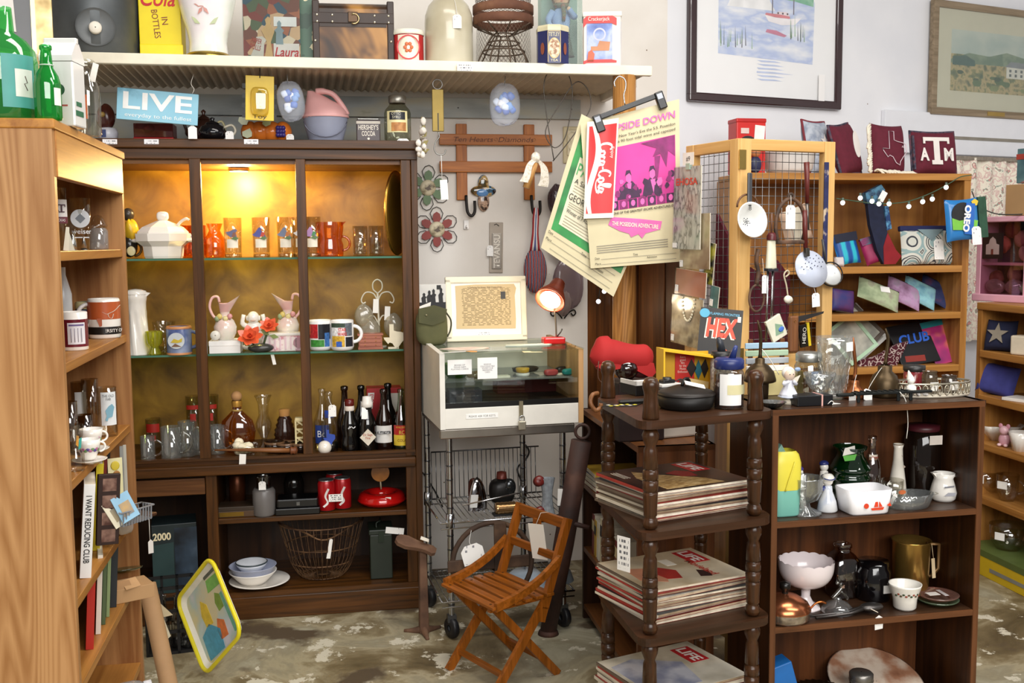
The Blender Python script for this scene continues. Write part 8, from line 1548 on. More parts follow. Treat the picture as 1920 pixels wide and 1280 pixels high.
t.box('glazing',.03,W-.03,-.008,-.0075,.03,Hh-.03,glass('fafaf6',.09,.02));t.box('brass_plaque',W*.34,W*.45,-.014,-.012,.008,.028,M('b89a58',.35,.8))
t.box('paper_note',W*.62,W*.92,-.016,-.0155,.03,.115,printed('eef0f6','6a6a74',5,.4,8));t.text('Ladies Bear\nKettle',.012,M('3a3a44'),at=(W*.77,-.017,.08),w=.13,shear=.2)
t=T('trim_ledge',None,None,WR.w(WR.at(1660,230,-.03)[0],-.03,WR.at(1800,290,-.03)[1]),26,k=1,kind='structure')
t.box('white_board',0,1.4,0,.028,0,.20,M('e8e9ee',.5,var=.02),bv=.003);t.box('dark_rail',.25,1.4,-.004,0,.075,.09,M('8a8478',.5))
t=T('floral_curtain','cream cotton curtain printed with pink flowers beside the oak shelves','curtain',WR.w(WR.at(1775,300,-.10)[0],-.10,WR.at(1800,640,-.10)[1]),26,k=1)
z1_=WR.at(1850,297,-.10)[1]-WR.at(1800,640,-.10)[1]
t.grid('cloth',lambda u,v:(u*.75,.012*math.sin(u*44)+.006*math.sin(u*23),v*z1_),90,2,patch([(.0,'efe8d6'),(.40,'efe8d6'),(.46,'d8b4ae'),(.5,'efe6d4'),(.57,'efe8d8'),(.6,'8a9a8a'),(.64,'d88a8a'),(.70,'efe6d4')],sc=24,detail=3,rough=.85));t.box('curtain_rod',0,.75,-.014,.01,z1_-.012,z1_+.006,M('8a8072',.6,var=.3,sc=60))
# ================================================================ pillows on top of the oak shelves
def oi(px,lv,y): return fpx(OS,px,OZ[lv]+.0005,y)
def pillow(t,w,h,d,m,pip=None,name='cushion'):
    def fn(s):
        def f(u,v):
            x=(u-.5)*2;z=(v-.5)*2;e=(max(0,1-abs(x)**3.2)*max(0,1-abs(z)**3.2))**.42
            sh=1-.06*abs(z)**2*abs(x) ;return (x*w*(1-.07*(1-abs(z)**2)**1*abs(x))*sh,s*d*e,h+z*h*(1-.07*(1-abs(x)**2)*abs(z)))
        return f
    o=t.grid(name+'_front',fn(-1),16,16,m);t.grid(name+'_back',fn(1),16,16,m)
    if pip:
        P=[fn(1)(q,0) for q in [i/8 for i in range(8)]]+[fn(1)(1,i/8) for i in range(8)]+[fn(1)(1-i/8,1) for i in range(8)]+[fn(1)(0,1-i/8) for i in range(8)]
        t.tube('piping',P,2.4,pip,closed=True,n=6)
mar=M('5e1428',.85,var=.12,sc=60,bump=.15);wht=M('e6e0da',.8,var=.05);pipm=patch([(.4,'2c2a3a'),(.5,'4a4656'),(.6,'6a4450')],sc=60,rough=.9)
OAg=oa
t=T('star_pillow','grey and navy pillow with a white star, leftmost of the pillows','pillow',oi(1540,0,.17),rot=(-12,0,OAg+26));pillow(t,36,53,14,patch([(.4,'8a93a4'),(.6,'b4bac4')],sc=30,rough=.9),M('7a2a34',.8));t.prism('white_star',[((14 if i%2==0 else 6)*math.cos(math.pi/2+i*math.pi/5),(14 if i%2==0 else 6)*math.sin(math.pi/2+i*math.pi/5)) for i in range(10)],.6,wht,at=(8,-15.4,62))
t=T('mascot_pillow','maroon pillow with a white oval patch, tilted on its corner','pillow',oi(1597,0,.15),rot=(-14,-8,OAg+30));pillow(t,36,50,17,mar,pipm);t.prism('white_patch',ngon(1,20,0,10,26),.6,wht,at=(16,-18,54),rot=(0,12,0))
t=T('fringed_pillow','maroon pillow with a white state outline and cream tassel fringe','pillow',oi(1664,0,.14),rot=(-10,3,OAg+6));pillow(t,38,49,17,mar)
t.tube('state_outline',[(x*1.35+4,-18,z*1.35+50) for x,z in TX],.8,M('d8c4cc',.7),closed=True,n=5);t.text('A&M',4,M('d8c4cc'),at=(25,-18,52),w=9)
fr_=M('ece4d0',.9,var=.06)
for i in range(22):
    a=i/21;t.tube('tassel',smoothpath([(-36-2*rg.random(),-4,94-a*88),(-42-4*rg.random(),-8,86-a*84),(-44-6*rg.random(),-10,70-a*74 if a<.8 else 2)],3),2.4,fr_,n=5)
for i in range(16): x=-36+i*5;t.tube('tassel',smoothpath([(x,-10,3),(x+3,-18,2+rg.random()*3),(x+8+rg.random()*6,-26,-2 if i%3 else -8)],3),2.2,fr_,n=5)
t=T('letter_pillow','maroon square pillow with a large white block letter emblem','pillow',oi(1752,0,.14),rot=(-9,0,OAg+2));pillow(t,50,42,18,mar,pipm);
for P in ([(x*.86-5,z) for x,z in [(-32,68),(32,68),(32,56),(27,56),(27,61),(7,61),(7,25),(13,25),(13,17),(-13,17),(-13,25),(-7,25),(-7,61),(-27,61),(-27,56),(-32,56)]],): t.mesh('letter_T',[(x,-18.8+.004*x*x+.006*(z-42)**2,z) for x,z in P],[tuple(range(len(P)))],wht);t.prism('letter_T_raised',P,1,wht,at=(0,-19.4,0))
t.text('A',22,wht,at=(-31,-19.2,36),w=19,bold=.04);t.text('M',22,wht,at=(20,-19.2,36),w=20,bold=.04)
t.box('border_strip',-47,-43,-8,-4,10,74,pipm)
t=T('red_canister','square red tin with a white and black print on the shelf behind the screen','tin',oi(1400,0,.12),OAg);t.box('tin_body',-28,30,-16,24,0,98,M('c8241f',.35,var=.04),bv=2);t.box('tin_lid',-29,31,-17,25,94,102,M('b81e1c',.35),bv=2);t.prism('white_mark',[(6,62),(26,58),(28,88),(8,90)],.6,M('e9e4e0'),at=(0,-17.4,0));t.prism('black_arc',ngon(1,16,0,16,12),.6,M('1a1414'),at=(-6,-17.2,58));t.box('small_print',-20,-4,-17.2,-16.6,74,84,M('d8c0b8'))
t=T('white_basin','white enamel basin seen through the wire screen','basin',oi(1478,0,.14),OAg);t.lathe('basin',[(1,0),(34,0),(44,10),(50,40),(52,42),(49,42),(42,12)],M('e6e6e4',.25),seg=30)
t=T('orange_figure','small orange and navy figure behind the screen mesh','figurine',oi(1416,0,.05),OAg);t.blob('body',12,9,16,M('23284a',.5),at=(0,0,16));t.blob('head',10,9,11,M('c87a4a',.5),at=(0,0,40))
# ================================================================ bags on the oak shelves
sw=lambda *c:patch(c,sc=9,detail=3,rough=.8,dist=1.5,kind='wave')
def pouch(name,label,px,lv,y,w,h,d,m,rz=0,tilt=0,lean=-14,cat='pouch',flap=None,tag=False):
    p=oi(px,lv,y);t=T(name,label,cat,(p[0],p[1],p[2]+w*.93*kof(p)*abs(math.sin(math.radians(tilt)))),rot=(lean,tilt,OAg+rz));pillow(t,w,h,d,m,name='pouch')
    t.tube('zip',[(-w*.9,-d*.2,h*2-2),(w*.9,-d*.2,h*2-2)],1.4,M('1c1c24',.5),n=6)
    if flap: t.mesh('fold_flap',[(x*w,-d*1.06,h*2*z) for x,z in ((-.95,.99),(.95,.99),(.9,.72),(-.9,.72))],[(0,1,2,3)],flap)
    if tag: pricetag(t,6,-d*1.3,h*1.1,16,24,rot=(0,24,0))
    return t
pouch('swirl_pouch','turquoise and blue swirl fabric pouch on the middle oak shelf',1594,1,.07,26,30,8,patch([(.3,'0f4a94'),(.45,'1f8ac8'),(.55,'2a3aa0'),(.7,'28b4c8')],sc=7,rough=.5,dist=2.5,detail=3,kind='wave'),6,-8,flap=M('1a1c30',.7))
pouch('pink_pouch','small magenta pouch with a lime strap beside the turquoise one',1644,1,.06,20,26,9,M('9a2456',.6,var=.25,sc=20),-10,-16,flap=patch([(.4,'1f7a86'),(.6,'7a2a5a')],sc=20,rough=.7))
t=T('christmas_stocking','navy stocking with red cuffed toe hanging from a shelf clip','stocking',OS.atw(1645,352,.03),OAg)
nvm=M('161c36',.85,var=.2,sc=40)
t.prism('stocking_leg',[(-24,-8),(6,4),(14,-4),(12,-40),(22,-84),(40,-118),(50,-128),(40,-142),(16,-143),(2,-118),(-14,-70)],10,nvm,at=(0,-2,0));t.prism('stocking_cuff',[(-26,-10),(6,6),(14,-4),(10,-26),(-22,-30)],13,patch([(.4,'22304a'),(.6,'4a7a94')],sc=40,rough=.8),at=(0,-3.5,0));t.prism('red_toe',[(22,-84),(40,-116),(52,-128),(40,-143),(16,-143),(14,-110)],12,M('8a1620',.85,var=.2),at=(0,-3,0));t.prism('blue_panel',[(14,-34),(22,-34),(30,-76),(20,-80)],12,patch([(.4,'1c3a6a'),(.6,'5a94b8')],sc=50,rough=.8),at=(0,-3.4,0));t.prism('price_tag',rect(-6,6,-10,10),.6,M('efece8'),at=(8,-6,-16),rot=(0,30,0))
t=pouch('ring_handbag','grey clutch patterned with dark rings and a blue-grey point flap',1742,1,.08,60,34,10,patch([(.0,'8fa8a8'),(.26,'c9cac0'),(.36,'2c3038'),(.46,'c9cac0'),(.60,'3a3e46'),(.70,'d0d0c6'),(1,'d4d3c8')],sc=11,kind='ring',rough=.8,interp='CONSTANT'),0,0,-8,'handbag')
t.prism('point_flap',[(-26,66),(26,66),(2,44)],2,M('7a8f94',.8),at=(0,-10.5,0));t.box('navy_top',-58,58,-4,6,64,74,M('1c2250',.8),bv=2);pricetag(t,14,-12.5,28,20,38)
t=T('cookie_packet','blue cookie packet bag with a green cookie, hanging at the shelf end','packet',OS.atw(1806,452,-.06),rot=(-4,-4,OAg-6))
pillow(t,34,40,9,M('2f7fc4',.25,var=.12,sc=9),None,'packet');t.prism('cookie',ngon(22,22),1,M('1c1a1c',.5,var=.3,sc=60),at=(-2,-10,50));t.prism('cream_layer',[(-24,22),(22,18),(26,36),(10,40),(-10,38),(-24,44)],1,M('7cc44a',.4),at=(0,-10.6,0));t.prism('logo_plate',[(-7,12),(10,12),(8,70),(-9,70)],1,M('2f6ac0',.4),at=(2,-11.8,0),rot=(0,10,0));t.text('OREO',11,M('f4f4f6',.4),at=(4,-12.6,41),rot=(0,100-0,0),w=50,bold=.05);t.prism('yellow_star',ngon(7,5,.3),.8,M('e2c23a'),at=(22,-11,70));t.box('side_gusset',32,48,-4,8,4,80,M('1f4a34',.6,var=.3,sc=40));pricetag(t,20,-13,8,18,34)
for a in ((1560,.06,12,16,7,'d0c8c8','small pale pouch tucked next to the turquoise one'),): pouch('coin_purse',a[6],a[0]+14,1,.02,a[2]*.8,a[3]*.6,a[4],M(a[5],.8))
fb=[('green and mauve marbled zip bag at the front of the row',1645,.02,56,24,('6a7a5c','a8b490','7a4a64'),-12),('plum and lilac marbled bag behind the first',1692,.06,46,26,('6a3a58','b490b4','8a9a94'),-16),('pale aqua and blue zip bag in the row middle',1722,.08,44,26,('4a86a8','8fc4cc','5a7ab0'),-18),('navy dotted zip bag near the row end',1750,.11,40,27,('1c2244','2c3460','7a2a34'),-22),('maroon zip bag near the row end',1772,.13,36,28,('4a1226','5e1a30','3a0e20'),-24),('dark blue print bag last in the row',1790,.17,28,30,('161a34','2a2444','6a2a3a'),-26)]
for l,px,y,w_,h_,c,tl in fb:
    t=pouch('zip_bag',l,px,2,y,w_*.82,h_,8,patch([(.35,c[0]),(.5,c[1]),(.65,c[2])],sc=9,detail=4,rough=.8),rz=-6,tilt=16-tl*.5,lean=-34)
    if px==1645: t.prism('price_tag',rect(-10,10,-6,6),.6,M('eceae6'),at=(8,-9,34),rot=(0,-16,0))
pouch('purple_bag','deep purple bag half hidden by the wire screen',1578,2,.04,26,22,10,patch([(.4,'2a2a6a'),(.6,'5a2a5a')],sc=12,rough=.6),tilt=8)
t=T('poster_folder','black folder with blue lettering leaning on the lowest visible oak shelf','folder',oi(1728,3,.05),rot=(-30,-8,OAg));t.box('folder',-40,40,-2,2,0,84,M('0e1014',.4),bv=.8);t.text('CLUB',18,M('2f6ad8',.5),at=(4,-2.6,52),w=62,shear=.2,bold=.03);t.prism('red_print',[(-30,8),(10,4),(12,16),(-28,20)],.6,M('8a2a20'),at=(0,-2.4,0))
t=T('sunset_folder','folder with purple and orange sunset print at the shelf end','folder',oi(1778,3,.05),rot=(-26,-10,OAg));t.box('folder',-26,28,-2,2,0,86,patch([(.35,'3a1c5a'),(.5,'a82a6a'),(.62,'e8843a'),(.75,'f0c060')],sc=7,rough=.4,detail=2),bv=.8);t.box('teal_edge',-26,28,-2.6,-2,74,86,M('1f7a80',.4))
t=T('maroon_scarf','maroon patterned cloth spilling on the oak shelf','cloth',oi(1655,3,.04),OAg);t.prism('cloth',[(-48,0),(30,0),(52,44),(30,40),(-10,20),(-48,10)],6,patch([(.45,'4a1220'),(.52,'d8c8c0'),(.58,'4a1220')],sc=60,rough=.9,detail=0));
for i,(l,c,w_,h_,tl) in enumerate((('pale green picture frame leaning on the oak shelf','a9c8a8',34,40,-34),('dark wooden picture frame leaning behind the green one','4a3a2c',44,50,-42),('white picture frame between the other frames','d8d4cc',38,44,-38))):
    t=T('framed_photo',l,'picture frame',(lambda p:(p[0],p[1],p[2]+w_*kof(p)*math.sin(math.radians(-tl))))(oi(1622+i*8,3,.06+i*.045)),rot=(-20,tl,OAg+4));m=M(c,.5)
    for a in ((-w_,w_,0,7),(-w_,w_,h_*2-7,h_*2)): t.box('frame_rail',a[0],a[1],-2,3,a[2],a[3],m,bv=.8)
    for x in (-w_,w_-7): t.box('frame_stile',x,x+7,-2,3,5,h_*2-5,m,bv=.8)
    t.box('picture',-w_+5,w_-5,0,2,5,h_*2-5,patch([(.4,'8a8a80'),(.6,'c4c0b0')],sc=9,rough=.5))
# string lights
t=T('string_lights','string of small white globe lights draped along the oak shelves','string lights',(0,0,0),k=1)
SLp=[(1568,372),(1612,378),(1650,382),(1700,378),(1745,362),(1778,345),(1800,332),(1822,328)]
t.tube('wire',smoothpath([OS.atw(x,y,-.03) for x,y in SLp],5),.0022,M('3f5a44',.5),n=5)
blm=M('f4f6f4',.3,em=2.2,var=0)
for x,y in ((1580,380),(1613,371),(1635,377),(1648,382),(1667,382),(1704,387),(1730,378),(1748,373),(1774,351)):
    p=OS.atw(x,y,-.034);k_=.0021
    b=t.blob('bulb',4.6*k_,4.6*k_,4.8*k_,blm,at=p,seg=10,rings=8);t.tube('socket',[(p[0],p[1],p[2]+.006),(p[0],p[1],p[2]+.02)],.005,M('5a6a5e',.5),n=6,up=b)
t=T('light_wire','dark unlit light string running down behind the cookie packet','wire',(0,0,0),k=1);t.tube('wire',smoothpath([OS.atw(1822,358,0),OS.atw(1835,385,-.02),OS.atw(1865,400,-.05),OS.atw(1900,402,-.1),OS.atw(1930,400,-.12)],5),.0025,M('2a2c28',.6),n=5)
for x,y in ((1133,546),(1122,565)):
    p=aty(x,y,4.02);tt=T('globe_light','small globe light shining below the posters, '+('upper' if y<560 else 'lower')+' one','light',p,k=1);tt.blob('globe',.009,.009,.009,M('f4f6fa',.3,em=2.2,var=0),seg=12,rings=8);tt.tube('lead_wire',[(0,0,.008),(.01,.02,.06)],.002,M('20241f'),n=5)
# ================================================================ hanging on the wire screens
def s2(px,py,d=-.012): return SF2.atw(px,py,d)
SA=SF2.deg
t=T('enamel_funnel','white enamel perforated strainer cup with a grey handle','strainer',s2(1410,412,-.05),SA)
en=M('e4e4e0',.2,coat=.4,var=.02);t.lathe('cup',[(1,22),(10,22),(20,16),(29,2),(33,0),(34,-2),(31,-1),(18,13),(9,19),(1,19)],en,rot=(-100,0,0),seg=32);t.box('handle',-5,5,6,11,26,88,M('5a5c60',.4,.6),bv=2)
for i in range(16): a=i*2.4;r=1.5+i*.5;t.blob('hole',1.1,.5,1.1,M('2a3040'),at=(r*math.cos(a),17,r*math.sin(a)-4),seg=6,rings=4)
t.text('8',8,M('3a3a3a'),at=(0,6,22),w=6);t.tube('wall_ring',arc(0,24,24,0,180,12,14),2,M('6a4a34',.5,.4))
t=T('stirrup','rusty iron horse stirrup with a white tag','stirrup',s2(1482,405,-.03),SA)
si=patch([(.4,'3a2a20'),(.6,'6a4c38')],sc=20,rough=.7);t.tube('bow',smoothpath([(-28,0,-48),(-34,0,-20),(-27,0,12),(-10,0,30),(10,0,30),(28,0,12),(35,0,-20),(30,0,-44)],4),3.6,si);t.box('tread',-34,38,-9,9,-52,-45,si,bv=2);t.tube('leather_loop',smoothpath([(-6,0,30),(-4,0,40),(4,0,40),(6,0,30)],3),3,si);pricetag(t,-6,-8,-2,22,44,string=[(-4,-6,28),(0,0,42)])
t=T('green_sharpener','cream handled sharpening tool with two metal rods','tool',s2(1446,470,-.03),SA);t.lathe('handle',[(1,-34),(12,-34),(12,-31),(9,18),(6,22),(1,22)],M('d8d4bc',.4),sy=.6);t.lathe('collar',[(9,20),(9,28),(6,34),(1,34)],M('5a1c20',.4));t.box('ferrule_ring',-12,12,-7,7,-38,-33,M('2a2c34',.4))
for x,l in ((-7,-170),(4,-150)): t.tube('metal_rod',[(x,0,-36),(x-2,0,l)],2.2,M('b8babc',.25,1),n=8)
t.tube('upper_rod',[(0,0,34),(0,0,70)],2,M('6a4a3a',.4),n=6)
t=T('red_handle_whisk','long red wooden handled utensil hung on the mesh','utensil',s2(1512,320,-.02),SA);t.tube('handle',[(0,0,16),(2,0,-20),(3,0,-60)],[5.5,4.5,4],M('5e1f1a',.4));t.tube('blade',[(3,0,-60),(6,0,-110)],[3,3],M('6a6460',.35,.8))
t=T('striped_pouch','cream pouch with red stripes hanging behind the mesh','pouch',s2(1500,455,.05),rot=(0,-18,SA));pillow(t,34,34,6,patch([(.0,'d8cdb8'),(.42,'d8cdb8'),(.48,'a8685c'),(.54,'d8cdb8'),(.8,'c8a890')],sc=14,kind='wave',rough=.9,stretch=(.2,.2,1)))
t=T('skimmer','round pale blue enamel skimmer with punched holes and red handle','skimmer',s2(1521,504,-.05),rot=(0,-4,SA))
t.lathe('disc',[(1,0),(34,0),(36,-1.4),(36,1.4),(1,2)],M('c4cbdc',.2,coat=.4,var=.02),rot=(72,0,0),seg=36,sy=1)
for i in range(40): a=i*2.4;r=4.8*math.sqrt(i)*.98;t.blob('hole',1.3,.6,1.3,M('2a3450'),at=(r*math.cos(a),-2.4+r*math.sin(a)*-.3,r*math.sin(a)*.95),seg=6,rings=4)
t.tube('handle',[(-8,4,34),(-6,6,80),(-5,6,110)],[4,5,4],M('5e1f1a',.4));t.box('clamp',-12,-3,-2,6,24,40,M('5a5650',.35,.8),bv=1);pricetag(t,0,-10,-58,18,26,string=[(-2,-8,-34),(-6,-4,-10)])
t=T('enamel_ladle','white enamel ladle bowl with a dark rim behind the skimmer','ladle',s2(1558,514,-.03),rot=(0,14,SA));t.lathe('bowl',[(1,10),(14,8),(24,1),(27,-1),(24,0),(13,6),(1,8)],M('dcdfe0',.2,coat=.4),rot=(76,0,0),seg=30,sy=.8);t.tube('dark_rim',[(27*math.cos(a*.21),-1,22*math.sin(a*.21)) for a in range(30)],1.4,M('1c1c1e',.3),closed=True,n=5);t.tube('handle',[(-14,4,18),(-30,8,60)],2.4,M('3a3a3e',.4))
t=T('wooden_saw','old hand saw with a wooden grip and grey blade','saw',s2(1486,620,-.045),SA);t.box('grip',-9,11,-5,5,-40,28,wood('8a5a38','64402a',sc=14),bv=3);t.prism('blade',[(8,14),(8,26),(74,34),(72,30)],1.6,M('4a4848',.45,.7));t.lathe('rivet',[(.4,-1),(2,-1),(2,1)],M('c8b068',.3,.9),at=(1,-5.2,18),rot=(90,0,0),seg=10)
t=T('iron_ring','rusty iron ring hanging on a chain link','ring',s2(1419,545,-.02),SA);t.tube('ring',[(17*math.cos(a*.3),0,-14+25*math.sin(a*.3)) for a in range(21)],2.4,si,closed=True);t.tube('link',smoothpath([(0,0,12),(3,0,34),(-2,0,56),(2,0,78)],4),4,si);pricetag(t,14,-5,12,12,34,string=[(14,-3,30),(12,0,60)])
t=T('navy_strap','long navy and gold strap hanging at the screen edge','strap',s2(1548,390,-.016),SA);t.box('strap',-5,5,-2,1,-120,85,patch([(.4,'1c2048'),(.55,'262a5a'),(.62,'c8b49a')],sc=20,rough=.6),bv=.8)
t=T('cassette_tape','small boxed tape with green and blue cover hung low on the mesh','cassette',s2(1454,615,-.03),rot=(0,-26,SA));t.box('case',-18,18,-4,2,-22,22,M('e4e2cc',.35),bv=1);t.prism('cover_print',[(-8,-12),(10,-14),(14,0),(0,10)],.5,M('8aa88c'),at=(0,-4.6,0));t.blob('blue_print',7,.6,5,M('4a78c8'),at=(8,-4.8,-6),seg=8,rings=5)
t=T('twine_bundle','knotted string bundle with white paper flowers','string',s2(1474,555,-.02),SA);t.tube('coil',smoothpath([(-2,0,36),(6,0,42),(2,0,48),(-6,0,40),(0,0,20),(4,0,0)],4),1.6,M('c8bca0',.8));t.blob('paper_knot',9,6,7,M('e2dccb',.8),at=(2,-3,-6),lump=.2)
t=T('maroon_shirt','folded maroon cloth hanging behind the wire mesh','cloth',s2(1446,560,.07),SA);t.prism('cloth',[(-50,-90),(40,-90),(44,40),(14,72),(-10,40),(-48,60)],8,mar);t.text('A&M',14,wht,at=(26,-.8,-62),w=32)
t=T('maroon_cloth','maroon cloth hanging behind the left wire leaf','cloth',SF1.atw(1348,480,.06),SF1.deg);t.prism('cloth',[(-14,-96),(22,-96),(24,40),(-10,80)],6,mar)
t=T('yellow_booklet','small black and yellow booklet clipped low on the mesh','booklet',s2(1508,628,.03),rot=(0,-8,SA));t.box('cover',-11,11,-2,2,-22,20,M('17140f',.4));t.box('yellow_edge',6,12,-2.6,2.2,-22,22,M('e0c62a',.4));t.text('HERO',8,M('efece0'),at=(-2,-2.6,0),rot=(0,-80,0),w=30)
# left leaf: hanging comics
def comic(name,label,c4,d,cover,cat='comic'):
    P=[Vector(SF1.atw(x,y,d)) for x,y in c4];t=T(name,label,cat,tuple(P[3]),k=1)
    W,Hh=placed(t.o,P[3],P[2],P[0]);t.box('pages',0,W,.0,.003,0,Hh,M('e4dcc8',.7));t.box('cover',0,W,-.0008,0,0,Hh,cover);t.box('clear_sleeve',-.003,W+.003,-.0022,-.0017,-.003,Hh+.003,glass('fafafa',.03,.1));return t,W,Hh
skl=patch([(.42,'c9cbc2'),(.5,'b4b6ae'),(.56,'6a6c68'),(.62,'d0d0c8')],sc=45,detail=5,rough=.6,stretch=(1,1,.4))
t,W,Hh=comic('clipped_comic','pale grey comic with red title, clipped under a number card',[(1292,312),(1342,316),(1312,468),(1262,466)],-.04,skl);t.text('EHOSA',.022,M('d2402c',.5),at=(W*.5,-.003,Hh*.82),w=W*.8,bold=.02);t.box('price_sticker',.0,.026,-.003,-.0024,.004,.02,M('f2f0ec'));t.box('number_card',W*.35,W*.75,-.004,-.003,Hh+.004,Hh+.045,M('efece6'));t.text('#9',.016,M('2a2a2e'),at=(W*.55,-.0046,Hh+.024),w=.022);t.box('clip',W*.48,W*.62,-.006,.006,Hh-.01,Hh+.01,M('9ab0a0',.3))
for nm,l,c4,d,cv in (('brown_comic','brown figure comic below the grey one',[(1318,400),(1350,402),(1330,505),(1275,503)],-.03,patch([(.4,'c9b892'),(.6,'8a6a50')],sc=12,rough=.5)),('copper_packet','copper foil packet lower on the left leaf',[(1279,504),(1328,510),(1322,560),(1266,548)],-.035,M('a8644a',.4,.2,var=.15)),('necklace_packet','clear packet holding a bead necklace',[(1262,552),(1330,566),(1314,655),(1258,640)],-.03,patch([(.4,'8a7450'),(.55,'c8b48c'),(.7,'6a5434')],sc=14,rough=.35)),('yellow_comic','narrow comic with yellow lettering at the leaf edge',[(1332,455),(1348,458),(1335,535),(1318,530)],-.02,patch([(.45,'2a2a26'),(.6,'c8c23a')],sc=24,rough=.5)),('teal_comic','small teal comic at the lower leaf edge',[(1336,535),(1350,540),(1345,580),(1330,575)],-.02,M('4a7f80',.5,var=.3,sc=40))):
    t,W,Hh=comic(nm,l,c4,d,cv,'packet' if 'packet' in nm else 'comic');t.box('price_sticker',.002,.02,-.003,-.0024,.006,.028,printed('f0eeea','66666a',4,.4,4))
    if 'necklace' in nm:
        for i in range(18): a=math.pi*(1+i/17);t.blob('bead',.0045,.003,.0045,M('e4dcc0',.3),at=(W*.55+.034*math.cos(a),-.004,Hh*.98+.075*math.sin(a)),seg=8,rings=6)
P=[Vector(aty(x,y,d)) for x,y,d in ((1322,576,3.02),(1398,588,3.0),(1386,690,2.92),(1305,682,2.94))]
t=T('dark_comic','dark comic book with bold red title HEX standing behind the yellow box','comic',tuple(P[3]),k=1);W,Hh=placed(t.o,P[3],P[2],P[0])
t.box('pages',0,W,0,.003,0,Hh,M('e4dcc8',.7));t.box('cover',0,W,-.0008,0,0,Hh,M('1a1614',.4,var=.3,sc=30))
t.text('HEX',.055,M('e4462c',.45),at=(W*.53,-.0016,Hh*.66),w=W*.74,bold=.05,shear=.12);t.text('HEX',.055,M('e8dcc8',.45),at=(W*.50,-.0012,Hh*.64),w=W*.74,bold=.05,shear=.12);t.prism('blue_disc',ngon(W*.12,16),.0006,M('4a9ab8',.45),at=(W*.10,-.0016,Hh*.9));t.text('FLAMING FRONTIER',.008,M('6ab0d0'),at=(W*.58,-.0018,Hh*.9),w=W*.7)
for i in range(10): t.prism('painted_shape',[(0,0),(.02,.006),(.03,.018),(.008,.012)],.0006,M(('e0642c','f0a03a','8a2a18')[i%3],.5),at=(W*(.08+.08*i),-.0016,Hh*(.08+.05*(i%4))),rot=(0,30*i,0))
t.box('price_box',W*.88,W*.96,-.0018,-.001,Hh*.78,Hh*.88,M('d8d4c4'))
# ================================================================ side shelving along the right wall
def si_(px,lv,y): return fpx(RS,px,RSZ[lv]+.0005,y)
RAg=RS.deg+90
t=T('pink_cabinet','pink painted miniature display cabinet with glass shelves','cabinet',si_(1880,0,.12),RAg-72)
PCK=t.k;pkm=M('e0a8b8',.45,var=.05)
for x in (-40,60): t.box('side_panel',x-5,x+5,-20,30,0,152,pkm,bv=1)
t.box('top_panel',-52,74,-24,34,148,158,pkm,bv=2);t.box('base_panel',-50,72,-24,34,0,14,pkm,bv=2);t.box('back_panel',-36,56,28,30,10,150,M('4a3a58',.7));t.box('inner_shelf',-36,56,-16,28,68,73,M('d89aac',.45))
t.box('cabinet_glass',-35,55,-19,-18,14,148,glass('e8dce4',.10,.03))
for i,(x,z,c) in enumerate(((-8,100,'b05a4a'),(30,110,'c88a80'),(40,84,'d8a8a0'),(10,128,'8a3a34'),(-20,36,'8a4a44'),(16,44,'a87a6a'))): 
    u=t.blob('silk_flower',15,8,14,M(c,.8,var=.2),at=(x,8,z+6),lump=.2)
for x in (-14,26): t.blob('bagged_shell',20,12,13,glass('ead8d8',.2,.08,.3,'d8b8b4'),at=(x,-4,28),lump=.12)
t.box('photo_card',-34,10,-17.5,-17,80,128,M('1f3a3a',.4));t.prism('white_mission',[(-14,0),(14,0),(14,18),(8,20),(6,28),(0,33),(-6,28),(-8,20),(-14,18)],.5,M('ded8c4',.5),at=(-12,-18.2,88));t.box('mission_door',-14,-10,-19,-18.4,88,98,M('7a3a2c'))
for lv,px,y,w_,h_,c,l in ((1,1872,.03,30,30,'161c3a','navy pillow with a metal star at the top of the side shelving'),(2,1862,.04,38,30,'3c3f86','blue pillow tilted on the side shelving')):
    t=T('side_pillow',l,'pillow',si_(px,lv,y),rot=(-16,8 if lv==2 else 0,RAg-60));pillow(t,w_,h_,14,M(c,.85,var=.15,sc=30))
    if lv==1: t.prism('metal_star',[((21 if i%2==0 else 8.5)*math.cos(math.pi/2+i*math.pi/5),(21 if i%2==0 else 8.5)*math.sin(math.pi/2+i*math.pi/5)) for i in range(10)],2,M('b0a898',.4,.6),at=(0,-17,30))
t=T('cream_paper','folded cream cloth at the end of the star shelf','cloth',si_(1912,1,.03),RAg-70);t.box('folded_cloth',-14,24,-10,20,0,36,M('ddd0b8',.8),bv=3)
t=T('white_binder','white binder lying on the side shelving','binder',si_(1905,2,.02),RAg-70);t.box('binder',-26,40,-6,40,0,6,M('ece8e0',.5),bv=1)
t=T('ruffle_bowl','large white ruffled bowl on the side shelving','bowl',si_(1868,3,.10),RAg);t.lathe('bowl',[(1,0),(20,0),(34,16),(46,30),(44,30),(18,3)],M('e6dfd4',.25,coat=.3),seg=48,flute=(10,.07))
t=T('pink_figurine','small pink animal figurine on the side shelving','figurine',si_(1883,3,.03),RAg-60);t.blob('body',11,9,13,M('d8a4b0',.3),at=(0,0,13));t.blob('head',9,8,9,M('e0b4bc',.3),at=(0,-3,31));
for s in (-1,1): t.blob('ear',4,2.4,5,M('d090a0',.3),at=(s*7,-2,39));t.blob('paw',4,4,3,M('e8c4c8',.3),at=(s*6,-8,4))
t=T('white_cup','white fluted cup at the picture edge','cup',si_(1914,3,.04),RAg);t.lathe('cup',[(1,0),(14,0),(18,20),(22,36),(20,36),(15,6)],china,seg=28,flute=(14,.03))
